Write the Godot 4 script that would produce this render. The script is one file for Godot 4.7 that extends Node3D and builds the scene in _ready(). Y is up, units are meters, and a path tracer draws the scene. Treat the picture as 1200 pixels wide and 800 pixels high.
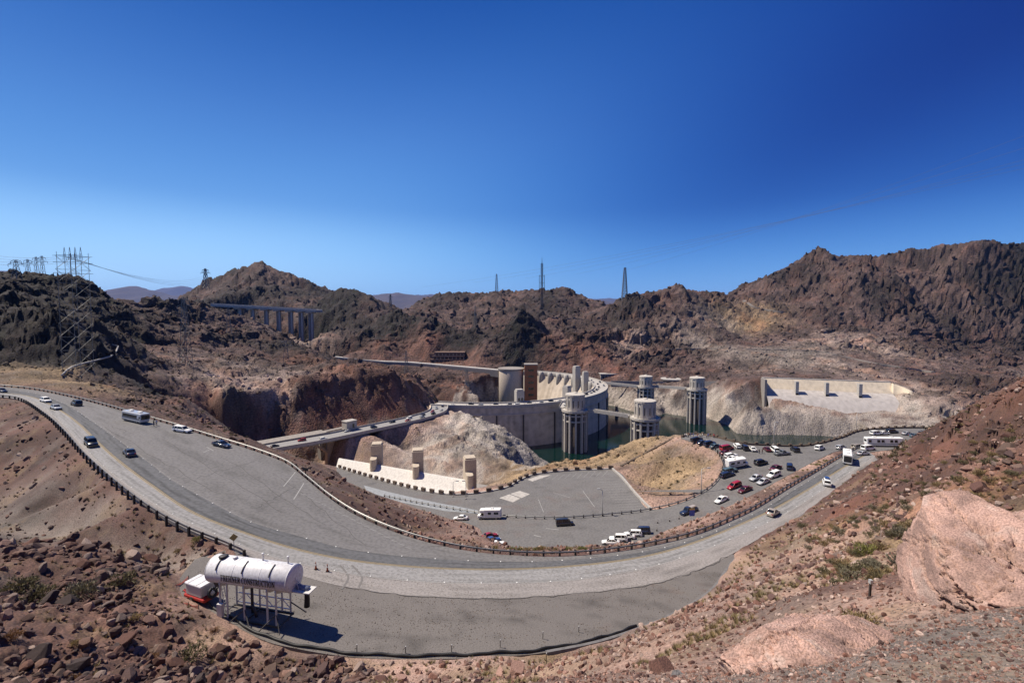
extends Node3D
# A dam in a desert canyon, seen from a slope high above the road. Crest road of the dam: y = 0. Camera at y = 80, looking along -z.

const CAM_Y := 80.0
const FOCAL := 540.0          # in pixels of the 1200 x 800 photograph
const PITCH := 0.0555         # downward tilt in radians
const LAKE_Y := -37.0

var M := {}                   # materials by name
var used := {}                # how often each top-level name was taken
var rng := RandomNumberGenerator.new()

# ---------- pixel -> world ----------
func ray(px: float, py: float) -> Vector3:
	var u := (px - 600.0) / FOCAL
	var v := (400.0 - py) / FOCAL
	var c := cos(PITCH)
	var s := sin(PITCH)
	return Vector3(u, v * c - s, -(c + v * s))

func at_depth(px: float, py: float, d: float) -> Vector3:
	var r := ray(px, py)
	var k := d / -r.z
	return Vector3(r.x * k, CAM_Y + r.y * k, -d)

func at_height(px: float, py: float, y: float) -> Vector3:
	var r := ray(px, py)
	var k := (y - CAM_Y) / r.y
	return Vector3(r.x * k, y, r.z * k)

# ---------- naming ----------
func numbered(called: String) -> String:
	var n: int = used.get(called, 0)
	used[called] = n + 1
	return called if n == 0 else "%s_%03d" % [called, n]

func tag(o: Node, label: String, category: String, group := "") -> Node:
	o.set_meta("label", label)
	o.set_meta("category", category)
	if group != "":
		o.set_meta("group", group)
	return o

func thing(called: String, label: String, category: String, at := Vector3.ZERO, turn := 0.0, group := "") -> Node3D:
	var o := Node3D.new()
	o.name = numbered(called)
	add_child(o)
	o.position = at
	o.rotation.y = turn
	tag(o, label, category, group)
	return o

func part(called: String, mesh: Mesh, m: Material, parent: Node, at := Vector3.ZERO, basis := Basis.IDENTITY) -> MeshInstance3D:
	var o := MeshInstance3D.new()
	o.mesh = mesh
	o.material_override = m
	if parent == self:
		o.name = numbered(called)
		add_child(o)
	else:
		o.name = called
		parent.add_child(o, true)
	o.transform = Transform3D(basis, at)
	return o

func struct(called: String, mesh: Mesh, m: Material, at := Vector3.ZERO) -> MeshInstance3D:
	var o := part(called, mesh, m, self, at)
	o.set_meta("kind", "structure")
	return o

# ---------- mesh helpers ----------
func st_new(smooth := false) -> SurfaceTool:
	var st := SurfaceTool.new()
	st.begin(Mesh.PRIMITIVE_TRIANGLES)
	st.set_smooth_group(0 if smooth else -1)
	return st

func done(st: SurfaceTool) -> ArrayMesh:
	st.generate_normals()
	return st.commit()

func tri(st: SurfaceTool, a: Vector3, b: Vector3, c: Vector3) -> void:
	st.add_vertex(a)
	st.add_vertex(b)
	st.add_vertex(c)

func quad(st: SurfaceTool, a: Vector3, b: Vector3, c: Vector3, d: Vector3) -> void:
	tri(st, a, b, c)
	tri(st, a, c, d)

# box by its two corners, in an optional frame; bevel = chamfer of the vertical and top edges
func box(st: SurfaceTool, lo: Vector3, hi: Vector3, t := Transform3D.IDENTITY) -> void:
	var p := []
	for i in 8:
		p.append(t * Vector3(hi.x if i & 1 else lo.x, hi.y if i & 2 else lo.y, hi.z if i & 4 else lo.z))
	quad(st, p[0], p[2], p[3], p[1])
	quad(st, p[5], p[7], p[6], p[4])
	quad(st, p[4], p[6], p[2], p[0])
	quad(st, p[1], p[3], p[7], p[5])
	quad(st, p[2], p[6], p[7], p[3])
	quad(st, p[4], p[0], p[1], p[5])

func box_mesh(lo: Vector3, hi: Vector3) -> ArrayMesh:
	var st := st_new()
	box(st, lo, hi)
	return done(st)

# square bar between two points
func bar(st: SurfaceTool, a: Vector3, b: Vector3, w: float, h := -1.0) -> void:
	if h < 0.0:
		h = w
	var f := (b - a)
	var l := f.length()
	if l < 1e-5:
		return
	f /= l
	var up := Vector3.UP if absf(f.y) < 0.95 else Vector3.RIGHT
	var r := f.cross(up).normalized()
	up = r.cross(f)
	box(st, Vector3(-w * 0.5, -h * 0.5, 0), Vector3(w * 0.5, h * 0.5, l), Transform3D(Basis(r, up, f), a))

# tube along points with one radius per point
func tube(st: SurfaceTool, pts: Array, radii: Array, sides := 8, caps := true) -> void:
	var rings := []
	for i in pts.size():
		var f: Vector3 = (pts[mini(i + 1, pts.size() - 1)] - pts[maxi(i - 1, 0)]).normalized()
		var up := Vector3.UP if absf(f.y) < 0.9 else Vector3.RIGHT
		var r := f.cross(up).normalized()
		up = r.cross(f)
		var ring := PackedVector3Array()
		for k in sides:
			var a := TAU * k / sides
			ring.append(pts[i] + (r * cos(a) + up * sin(a)) * radii[i])
		rings.append(ring)
	loft(st, rings, true, caps)

func loft(st: SurfaceTool, rings: Array, closed := true, caps := true) -> void:
	var n: int = rings[0].size()
	for i in rings.size() - 1:
		for k in (n if closed else n - 1):
			var k2 := (k + 1) % n
			quad(st, rings[i][k], rings[i + 1][k], rings[i + 1][k2], rings[i][k2])
	if caps:
		for e in [0, rings.size() - 1]:
			var mid := Vector3.ZERO
			for p in rings[e]:
				mid += p
			mid /= n
			for k in n:
				var k2 := (k + 1) % n
				if e == 0:
					tri(st, mid, rings[e][k], rings[e][k2])
				else:
					tri(st, mid, rings[e][k2], rings[e][k])

# lathe round the y axis: profile of Vector2(radius, y)
func lathe(st: SurfaceTool, prof: Array, sides := 24, at := Vector3.ZERO) -> void:
	var rings := []
	for p in prof:
		var ring := PackedVector3Array()
		for k in sides:
			var a := -TAU * k / sides
			ring.append(at + Vector3(cos(a) * p.x, p.y, sin(a) * p.x))
		rings.append(ring)
	loft(st, rings, true, true)

# upright prism: outline in x-z, from y0 to y1
func prism(st: SurfaceTool, outline: PackedVector2Array, y0: float, y1: float, t := Transform3D.IDENTITY) -> void:
	var n := outline.size()
	for k in n:
		var a := outline[k]
		var b := outline[(k + 1) % n]
		quad(st, t * Vector3(a.x, y0, a.y), t * Vector3(a.x, y1, a.y), t * Vector3(b.x, y1, b.y), t * Vector3(b.x, y0, b.y))
	var idx := Geometry2D.triangulate_polygon(outline)
	for k in range(0, idx.size(), 3):
		for y in [y0, y1]:
			tri(st, t * Vector3(outline[idx[k]].x, y, outline[idx[k]].y), t * Vector3(outline[idx[k + 1]].x, y, outline[idx[k + 1]].y), t * Vector3(outline[idx[k + 2]].x, y, outline[idx[k + 2]].y))

# ---------- materials ----------
func srgb(r: float, g: float, b: float) -> Color:
	return Color(r, g, b).linear_to_srgb()

func noise_tex(size: int, freq: float, lo: float, hi: float, kind := FastNoiseLite.TYPE_SIMPLEX, octaves := 4, seed_ := 1, ridged := false) -> NoiseTexture2D:
	var n := FastNoiseLite.new()
	n.noise_type = kind
	n.seed = seed_
	n.frequency = freq
	n.fractal_type = FastNoiseLite.FRACTAL_RIDGED if ridged else FastNoiseLite.FRACTAL_FBM
	n.fractal_octaves = octaves
	var t := NoiseTexture2D.new()
	t.width = size
	t.height = size
	t.seamless = true
	t.noise = n
	var g := Gradient.new()
	g.set_color(0, Color(lo, lo, lo))
	g.set_color(1, Color(hi, hi, hi))
	t.color_ramp = g
	return t

func mat(name_: String, r: float, g: float, b: float, rough := 0.8, metal := 0.0) -> StandardMaterial3D:
	var m := StandardMaterial3D.new()
	m.resource_name = name_
	m.albedo_color = srgb(r, g, b)
	m.roughness = rough
	m.metallic = metal
	M[name_] = m
	return m

# a rough mineral surface: speckle in colour and relief, laid in world space
func grainy(name_: String, r: float, g: float, b: float, tile: float, tex: Texture2D, bump: Texture2D = null, bump_cm := 0.0, rough := 0.95) -> StandardMaterial3D:
	var m := mat(name_, r, g, b, rough)
	m.albedo_texture = tex
	m.uv1_triplanar = true
	m.uv1_world_triplanar = true
	m.uv1_scale = Vector3.ONE / tile
	if bump != null:
		m.heightmap_enabled = true
		m.heightmap_texture = bump
		m.heightmap_scale = bump_cm
	return m

# ---------- camera, sky, sun ----------
const EXPOSURE := 1.45
const TO_SUN := Vector3(-0.53, 0.825, -0.13)

func make_camera_and_light() -> void:
	var cam := Camera3D.new()
	cam.name = "camera"
	cam.fov = rad_to_deg(2.0 * atan(400.0 / FOCAL))
	cam.near = 0.1
	cam.far = 90000.0
	add_child(cam)
	cam.position = Vector3(0, CAM_Y, 0)
	cam.rotation.x = -PITCH
	cam.current = true

	# clear desert air: pale at the horizon, deep blue overhead, darkest a quarter turn from the sun
	var els := [0.0, 3.0, 7.4, 12.4, 22.2, 33.7, 60.0, 90.0]
	var air := [Vector3(0.72, 1.05, 1.38), Vector3(0.56, 0.89, 1.25), Vector3(0.37, 0.70, 1.13), Vector3(0.145, 0.38, 0.84), Vector3(0.055, 0.196, 0.60), Vector3(0.012, 0.086, 0.39), Vector3(0.010, 0.06, 0.30), Vector3(0.008, 0.05, 0.27)]
	var w := 512
	var h := 256
	var img := Image.create(w, h, false, Image.FORMAT_RGBF)
	var sun := TO_SUN.normalized()
	for y in h:
		var el := PI * (0.5 - (y + 0.5) / h)
		for x in w:
			var az := TAU * (x + 0.5) / w
			var d := Vector3(sin(az) * cos(el), sin(el), -cos(az) * cos(el))
			var v := Vector3(0.14, 0.10, 0.075)
			if d.y >= 0.0:
				var e := rad_to_deg(el)
				for k in 7:
					if e >= els[k] and e <= els[k + 1]:
						v = air[k].cubic_interpolate(air[k + 1], air[maxi(k - 1, 0)], air[mini(k + 2, 7)], (e - els[k]) / (els[k + 1] - els[k]))
				var toward := clampf(d.dot(sun), -1.0, 1.0)
				var g := 0.12 + 0.92 * smoothstep(0.02, 0.56, toward) + 0.12 * pow(maxf(toward, 0.0), 8.0) + 0.25 * pow(maxf(-toward, 0.0), 1.5)
				g = lerpf(g, 1.0, 0.75 * exp(-e / 9.0))
				v = Vector3(v.x * pow(g, 1.6), v.y * g, v.z * sqrt(g))
			img.set_pixel(x, y, Color(v.x, v.y, v.z) / EXPOSURE)
	var pan := PanoramaSkyMaterial.new()
	pan.panorama = ImageTexture.create_from_image(img)
	var sky := Sky.new()
	sky.sky_material = pan
	var env := Environment.new()
	env.background_mode = Environment.BG_SKY
	env.sky = sky
	env.background_energy_multiplier = 1.0
	env.tonemap_mode = Environment.TONE_MAPPER_LINEAR
	env.tonemap_exposure = EXPOSURE
	env.sdfgi_enabled = true
	env.ssao_enabled = true
	env.ssil_enabled = true
	env.fog_enabled = true
	env.fog_density = 0.00002
	env.fog_light_color = Color(0.50, 0.68, 1.0)
	var we := WorldEnvironment.new()
	we.name = "world_environment"
	we.environment = env
	add_child(we)

	var l := DirectionalLight3D.new()
	l.name = "sun"
	l.light_color = Color(1.0, 0.955, 0.88)
	l.light_energy = 1.5
	l.light_angular_distance = 0.5
	l.shadow_enabled = true
	add_child(l)
	l.look_at_from_position(sun * 100.0, Vector3.ZERO)

# ---------- the land: a height field over control points ----------
# Palette of mineral colours (linear): R red-brown soil, D dark varnished rock, B brown scree, T dry grass, P pale pink rock, W lime-crusted shore rock, G grey gravel, O orange-red cut rock, S stony tan soil
const PALETTE := {
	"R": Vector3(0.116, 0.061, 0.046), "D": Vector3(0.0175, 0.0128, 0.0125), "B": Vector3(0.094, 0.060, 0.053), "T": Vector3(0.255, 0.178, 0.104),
	"P": Vector3(0.250, 0.188, 0.162), "W": Vector3(0.39, 0.345, 0.305), "G": Vector3(0.195, 0.160, 0.138), "O": Vector3(0.135, 0.068, 0.052), "S": Vector3(0.350, 0.228, 0.180)}
var cp_xz := PackedVector2Array()      # x, depth
var cp_h := PackedFloat32Array()
var cp_rough := PackedFloat32Array()   # how craggy, in metres
var cp_col := PackedVector3Array()

class Grid:
	var x0: float
	var z0: float
	var step: float
	var nx: int
	var nz: int
	var h := PackedFloat32Array()
	var rough := PackedFloat32Array()
	var col := PackedVector3Array()
	var paved := PackedFloat32Array()
	func _init(ax: float, az: float, bx: float, bz: float, s: float) -> void:
		x0 = ax
		z0 = az
		step = s
		nx = int((bx - ax) / s) + 1
		nz = int((bz - az) / s) + 1
		h.resize(nx * nz)
		rough.resize(nx * nz)
		col.resize(nx * nz)
		paved.resize(nx * nz)
	func blur(a: PackedFloat32Array, times: int) -> PackedFloat32Array:
		for t in times:
			var b := a.duplicate()
			for j in range(1, nz - 1):
				for i in range(1, nx - 1):
					var k := j * nx + i
					b[k] = a[k] * 0.4 + (a[k - 1] + a[k + 1] + a[k - nx] + a[k + nx]) * 0.15
			a = b
		return a

var near_grid: Grid
var mid_grid: Grid
var far_grid: Grid

func cp(p: Vector3, rough: float, col: String) -> void:
	cp_xz.append(Vector2(p.x, -p.z))
	cp_h.append(p.y)
	cp_rough.append(rough)
	cp_col.append(PALETTE[col])

# smooth surface through a few levels (thin-plate spline), for the pavements
class Sheet:
	var pts := PackedVector2Array()
	var w := PackedFloat64Array()
	func fit(p: PackedVector2Array, hs: PackedFloat32Array, soft: float) -> void:
		pts = p
		var n := p.size()
		var m := n + 3
		var a := []
		for i in m:
			var row := PackedFloat64Array()
			row.resize(m + 1)
			a.append(row)
		for i in n:
			for j in n:
				a[i][j] = phi(p[i].distance_to(p[j])) + (soft if i == j else 0.0)
			a[i][n] = 1.0
			a[i][n + 1] = p[i].x
			a[i][n + 2] = p[i].y
			a[n][i] = 1.0
			a[n + 1][i] = p[i].x
			a[n + 2][i] = p[i].y
			a[i][m] = hs[i]
		for c in m:
			var best := c
			for r in range(c, m):
				if absf(a[r][c]) > absf(a[best][c]):
					best = r
			var t = a[c]
			a[c] = a[best]
			a[best] = t
			for r in m:
				if r == c:
					continue
				var f: float = a[r][c] / a[c][c]
				if f == 0.0:
					continue
				for k in range(c, m + 1):
					a[r][k] -= f * a[c][k]
		w.resize(m)
		for i in m:
			w[i] = a[i][m] / a[i][i]
	func phi(r: float) -> float:
		return 0.0 if r < 1e-6 else r * r * log(r)
	func y(x: float, d: float) -> float:
		var n := pts.size()
		var s := w[n] + w[n + 1] * x + w[n + 2] * d
		for i in n:
			var q := pts[i]
			var r2 := (q.x - x) * (q.x - x) + (q.y - d) * (q.y - d)
			if r2 > 1e-9:
				s += w[i] * r2 * 0.5 * log(r2)
		return s

var upper := Sheet.new()     # the highway and its pull-outs
var lower := Sheet.new()     # the road to the dam and the car parks

func fit_sheet(s: Sheet, rows: Array) -> void:
	var p := PackedVector2Array()
	var hs := PackedFloat32Array()
	for r in rows:
		var q := at_height(r[0], r[1], CAM_Y - r[2])
		p.append(Vector2(q.x, -q.z))
		hs.append(q.y)
	s.fit(p, hs, 40.0)

# where the line of sight through a pixel meets a sheet
func on_sheet(s: Sheet, px: float, py: float, guess := 0.0) -> Vector3:
	var y := guess if guess != 0.0 else (36.0 if s == upper else 18.0)
	var q := at_height(px, py, y)
	for k in 14:
		y = lerpf(y, s.y(q.x, -q.z), 0.6)
		q = at_height(px, py, y)
	return q

var noise_a := FastNoiseLite.new()   # large crags
var noise_b := FastNoiseLite.new()   # mid relief
var noise_c := FastNoiseLite.new()   # small relief
var noise_d := FastNoiseLite.new()   # patches of colour
var noise_e := FastNoiseLite.new()   # outcrops
var noise_f := FastNoiseLite.new()   # blocks of hard rock
var noise_h := FastNoiseLite.new()   # where rock stands out of the scree
var noise_g := FastNoiseLite.new()   # flutes of the cliffs

func setup_noise() -> void:
	noise_a.seed = 11
	noise_a.noise_type = FastNoiseLite.TYPE_SIMPLEX_SMOOTH
	noise_a.frequency = 1.0 / 85.0
	noise_a.fractal_type = FastNoiseLite.FRACTAL_RIDGED
	noise_a.fractal_octaves = 6
	noise_a.fractal_gain = 0.56
	noise_b.seed = 23
	noise_b.noise_type = FastNoiseLite.TYPE_SIMPLEX
	noise_b.frequency = 1.0 / 16.0
	noise_b.fractal_octaves = 4
	noise_c.seed = 37
	noise_c.noise_type = FastNoiseLite.TYPE_SIMPLEX
	noise_c.frequency = 1.0 / 3.0
	noise_c.fractal_octaves = 4
	noise_d.seed = 41
	noise_d.noise_type = FastNoiseLite.TYPE_SIMPLEX
	noise_d.frequency = 1.0 / 26.0
	noise_d.fractal_octaves = 5
	noise_d.fractal_gain = 0.6
	noise_e.seed = 59
	noise_e.noise_type = FastNoiseLite.TYPE_CELLULAR
	noise_e.frequency = 1.0 / 22.0
	noise_e.cellular_return_type = FastNoiseLite.RETURN_DISTANCE2_SUB
	noise_e.fractal_octaves = 3
	noise_e.domain_warp_enabled = true
	noise_e.domain_warp_amplitude = 14.0
	noise_e.domain_warp_frequency = 1.0 / 30.0
	noise_e.domain_warp_fractal_octaves = 3

	noise_f.seed = 71
	noise_f.noise_type = FastNoiseLite.TYPE_CELLULAR
	noise_f.frequency = 1.0 / 30.0
	noise_f.cellular_return_type = FastNoiseLite.RETURN_CELL_VALUE
	noise_f.fractal_type = FastNoiseLite.FRACTAL_NONE
	noise_f.domain_warp_enabled = true
	noise_f.domain_warp_amplitude = 22.0
	noise_f.domain_warp_frequency = 1.0 / 26.0
	noise_f.domain_warp_fractal_octaves = 4
	noise_h.seed = 97
	noise_h.noise_type = FastNoiseLite.TYPE_SIMPLEX
	noise_h.frequency = 1.0 / 110.0
	noise_h.fractal_octaves = 5
	noise_h.fractal_gain = 0.58
	noise_g.seed = 83
	noise_g.noise_type = FastNoiseLite.TYPE_SIMPLEX
	noise_g.frequency = 1.0 / 24.0
	noise_g.fractal_type = FastNoiseLite.FRACTAL_RIDGED
	noise_g.fractal_octaves = 4

func rasterise(g: Grid, tris: PackedInt32Array) -> void:
	for i in g.h.size():
		g.h[i] = -1e9
	for t in range(0, tris.size(), 3):
		var ia := tris[t]
		var ib := tris[t + 1]
		var ic := tris[t + 2]
		var a := cp_xz[ia]
		var b := cp_xz[ib]
		var c := cp_xz[ic]
		var det := (b.y - c.y) * (a.x - c.x) + (c.x - b.x) * (a.y - c.y)
		if absf(det) < 1e-6:
			continue
		var i0 := maxi(0, int(floor((minf(a.x, minf(b.x, c.x)) - g.x0) / g.step)))
		var i1 := mini(g.nx - 1, int(ceil((maxf(a.x, maxf(b.x, c.x)) - g.x0) / g.step)))
		var j0 := maxi(0, int(floor((minf(a.y, minf(b.y, c.y)) - g.z0) / g.step)))
		var j1 := mini(g.nz - 1, int(ceil((maxf(a.y, maxf(b.y, c.y)) - g.z0) / g.step)))
		for j in range(j0, j1 + 1):
			var z := g.z0 + j * g.step
			for i in range(i0, i1 + 1):
				var x := g.x0 + i * g.step
				var u := ((b.y - c.y) * (x - c.x) + (c.x - b.x) * (z - c.y)) / det
				var v := ((c.y - a.y) * (x - c.x) + (a.x - c.x) * (z - c.y)) / det
				var w := 1.0 - u - v
				if u < -0.001 or v < -0.001 or w < -0.001:
					continue
				var k := j * g.nx + i
				g.h[k] = cp_h[ia] * u + cp_h[ib] * v + cp_h[ic] * w
				g.rough[k] = cp_rough[ia] * u + cp_rough[ib] * v + cp_rough[ic] * w
				g.col[k] = cp_col[ia] * u + cp_col[ib] * v + cp_col[ic] * w
	for i in g.h.size():
		if g.h[i] < -1e8:
			g.h[i] = 20.0
			g.rough[i] = 4.0
			g.col[i] = PALETTE["B"]

# h, roughness, paved share at a place; colour is sampled apart
func sample(g: Grid, a: PackedFloat32Array, x: float, d: float) -> float:
	var fx := clampf((x - g.x0) / g.step, 0.0, g.nx - 1.001)
	var fz := clampf((d - g.z0) / g.step, 0.0, g.nz - 1.001)
	var i := int(fx)
	var j := int(fz)
	fx -= i
	fz -= j
	var k := j * g.nx + i
	return lerpf(lerpf(a[k], a[k + 1], fx), lerpf(a[k + g.nx], a[k + g.nx + 1], fx), fz)

func grid_for(x: float, d: float) -> Grid:
	if absf(x) < 258.0 and d > -38.0 and d < 298.0:
		return near_grid
	return mid_grid if x > -345.0 and x < 520.0 and d > 190.0 and d < 758.0 else far_grid

# 1 where bare rock stands out of the scree, 0 on the scree
func outcrop(x: float, d: float) -> float:
	return smoothstep(-0.02, 0.16, noise_h.get_noise_2d(x, d))

# height of the ground at x and depth d
func ground(x: float, d: float) -> float:
	var g := grid_for(x, d)
	var h := sample(g, g.h, x, d)
	var r := sample(g, g.rough, x, d)
	if r > 0.02:
		# crags: large ridges, then broken relief; blocks and steps where the rock is hard
		var big := minf(r, 30.0)
		var e := (noise_a.get_noise_2d(x, d) - 0.06) * 0.8 * big
		e += noise_b.get_noise_2d(x, d) * (0.22 * big + minf(r, 0.7))
		e += noise_c.get_noise_2d(x, d) * minf(r, 0.9) * 0.55
		if r > 2.0:
			var hard := minf(r - 1.0, 12.0)
			var out := 0.3 + 0.7 * outcrop(x, d)
			e += noise_f.get_noise_2d(x, d) * hard * 0.75
			e += (noise_e.get_noise_2d(x, d) + 0.72) * hard * 0.4
			e += out * minf(hard, 6.0) * (0.55 + 0.62 * noise_f.get_noise_2d(x * 2.6 + 40.0, d * 2.6) + 0.36 * noise_f.get_noise_2d(x * 5.3, d * 5.3 + 90.0))
			if r > 9.0:
				e += (noise_g.get_noise_2d(x, d * 0.3) - 0.1) * (r - 8.0) * 0.5
		h += e
	if g == near_grid:
		var pv := sample(g, g.paved, x, d)
		if pv > 0.0:
			h -= 0.5 * smoothstep(0.3, 0.75, pv)
	return h

func on_ground(x: float, d: float) -> Vector3:
	return Vector3(x, ground(x, d), -d)

# walk the line of sight through a pixel until it meets the ground
func see_ground(px: float, py: float, from := 3.0) -> Vector3:
	var r := ray(px, py)
	var d := from
	while d < 2500.0:
		var x := r.x / -r.z * d
		var y := CAM_Y + r.y / -r.z * d
		if ground(x, d) >= y:
			break
		d *= 1.006
	return at_depth(px, py, d / 1.003)

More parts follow.
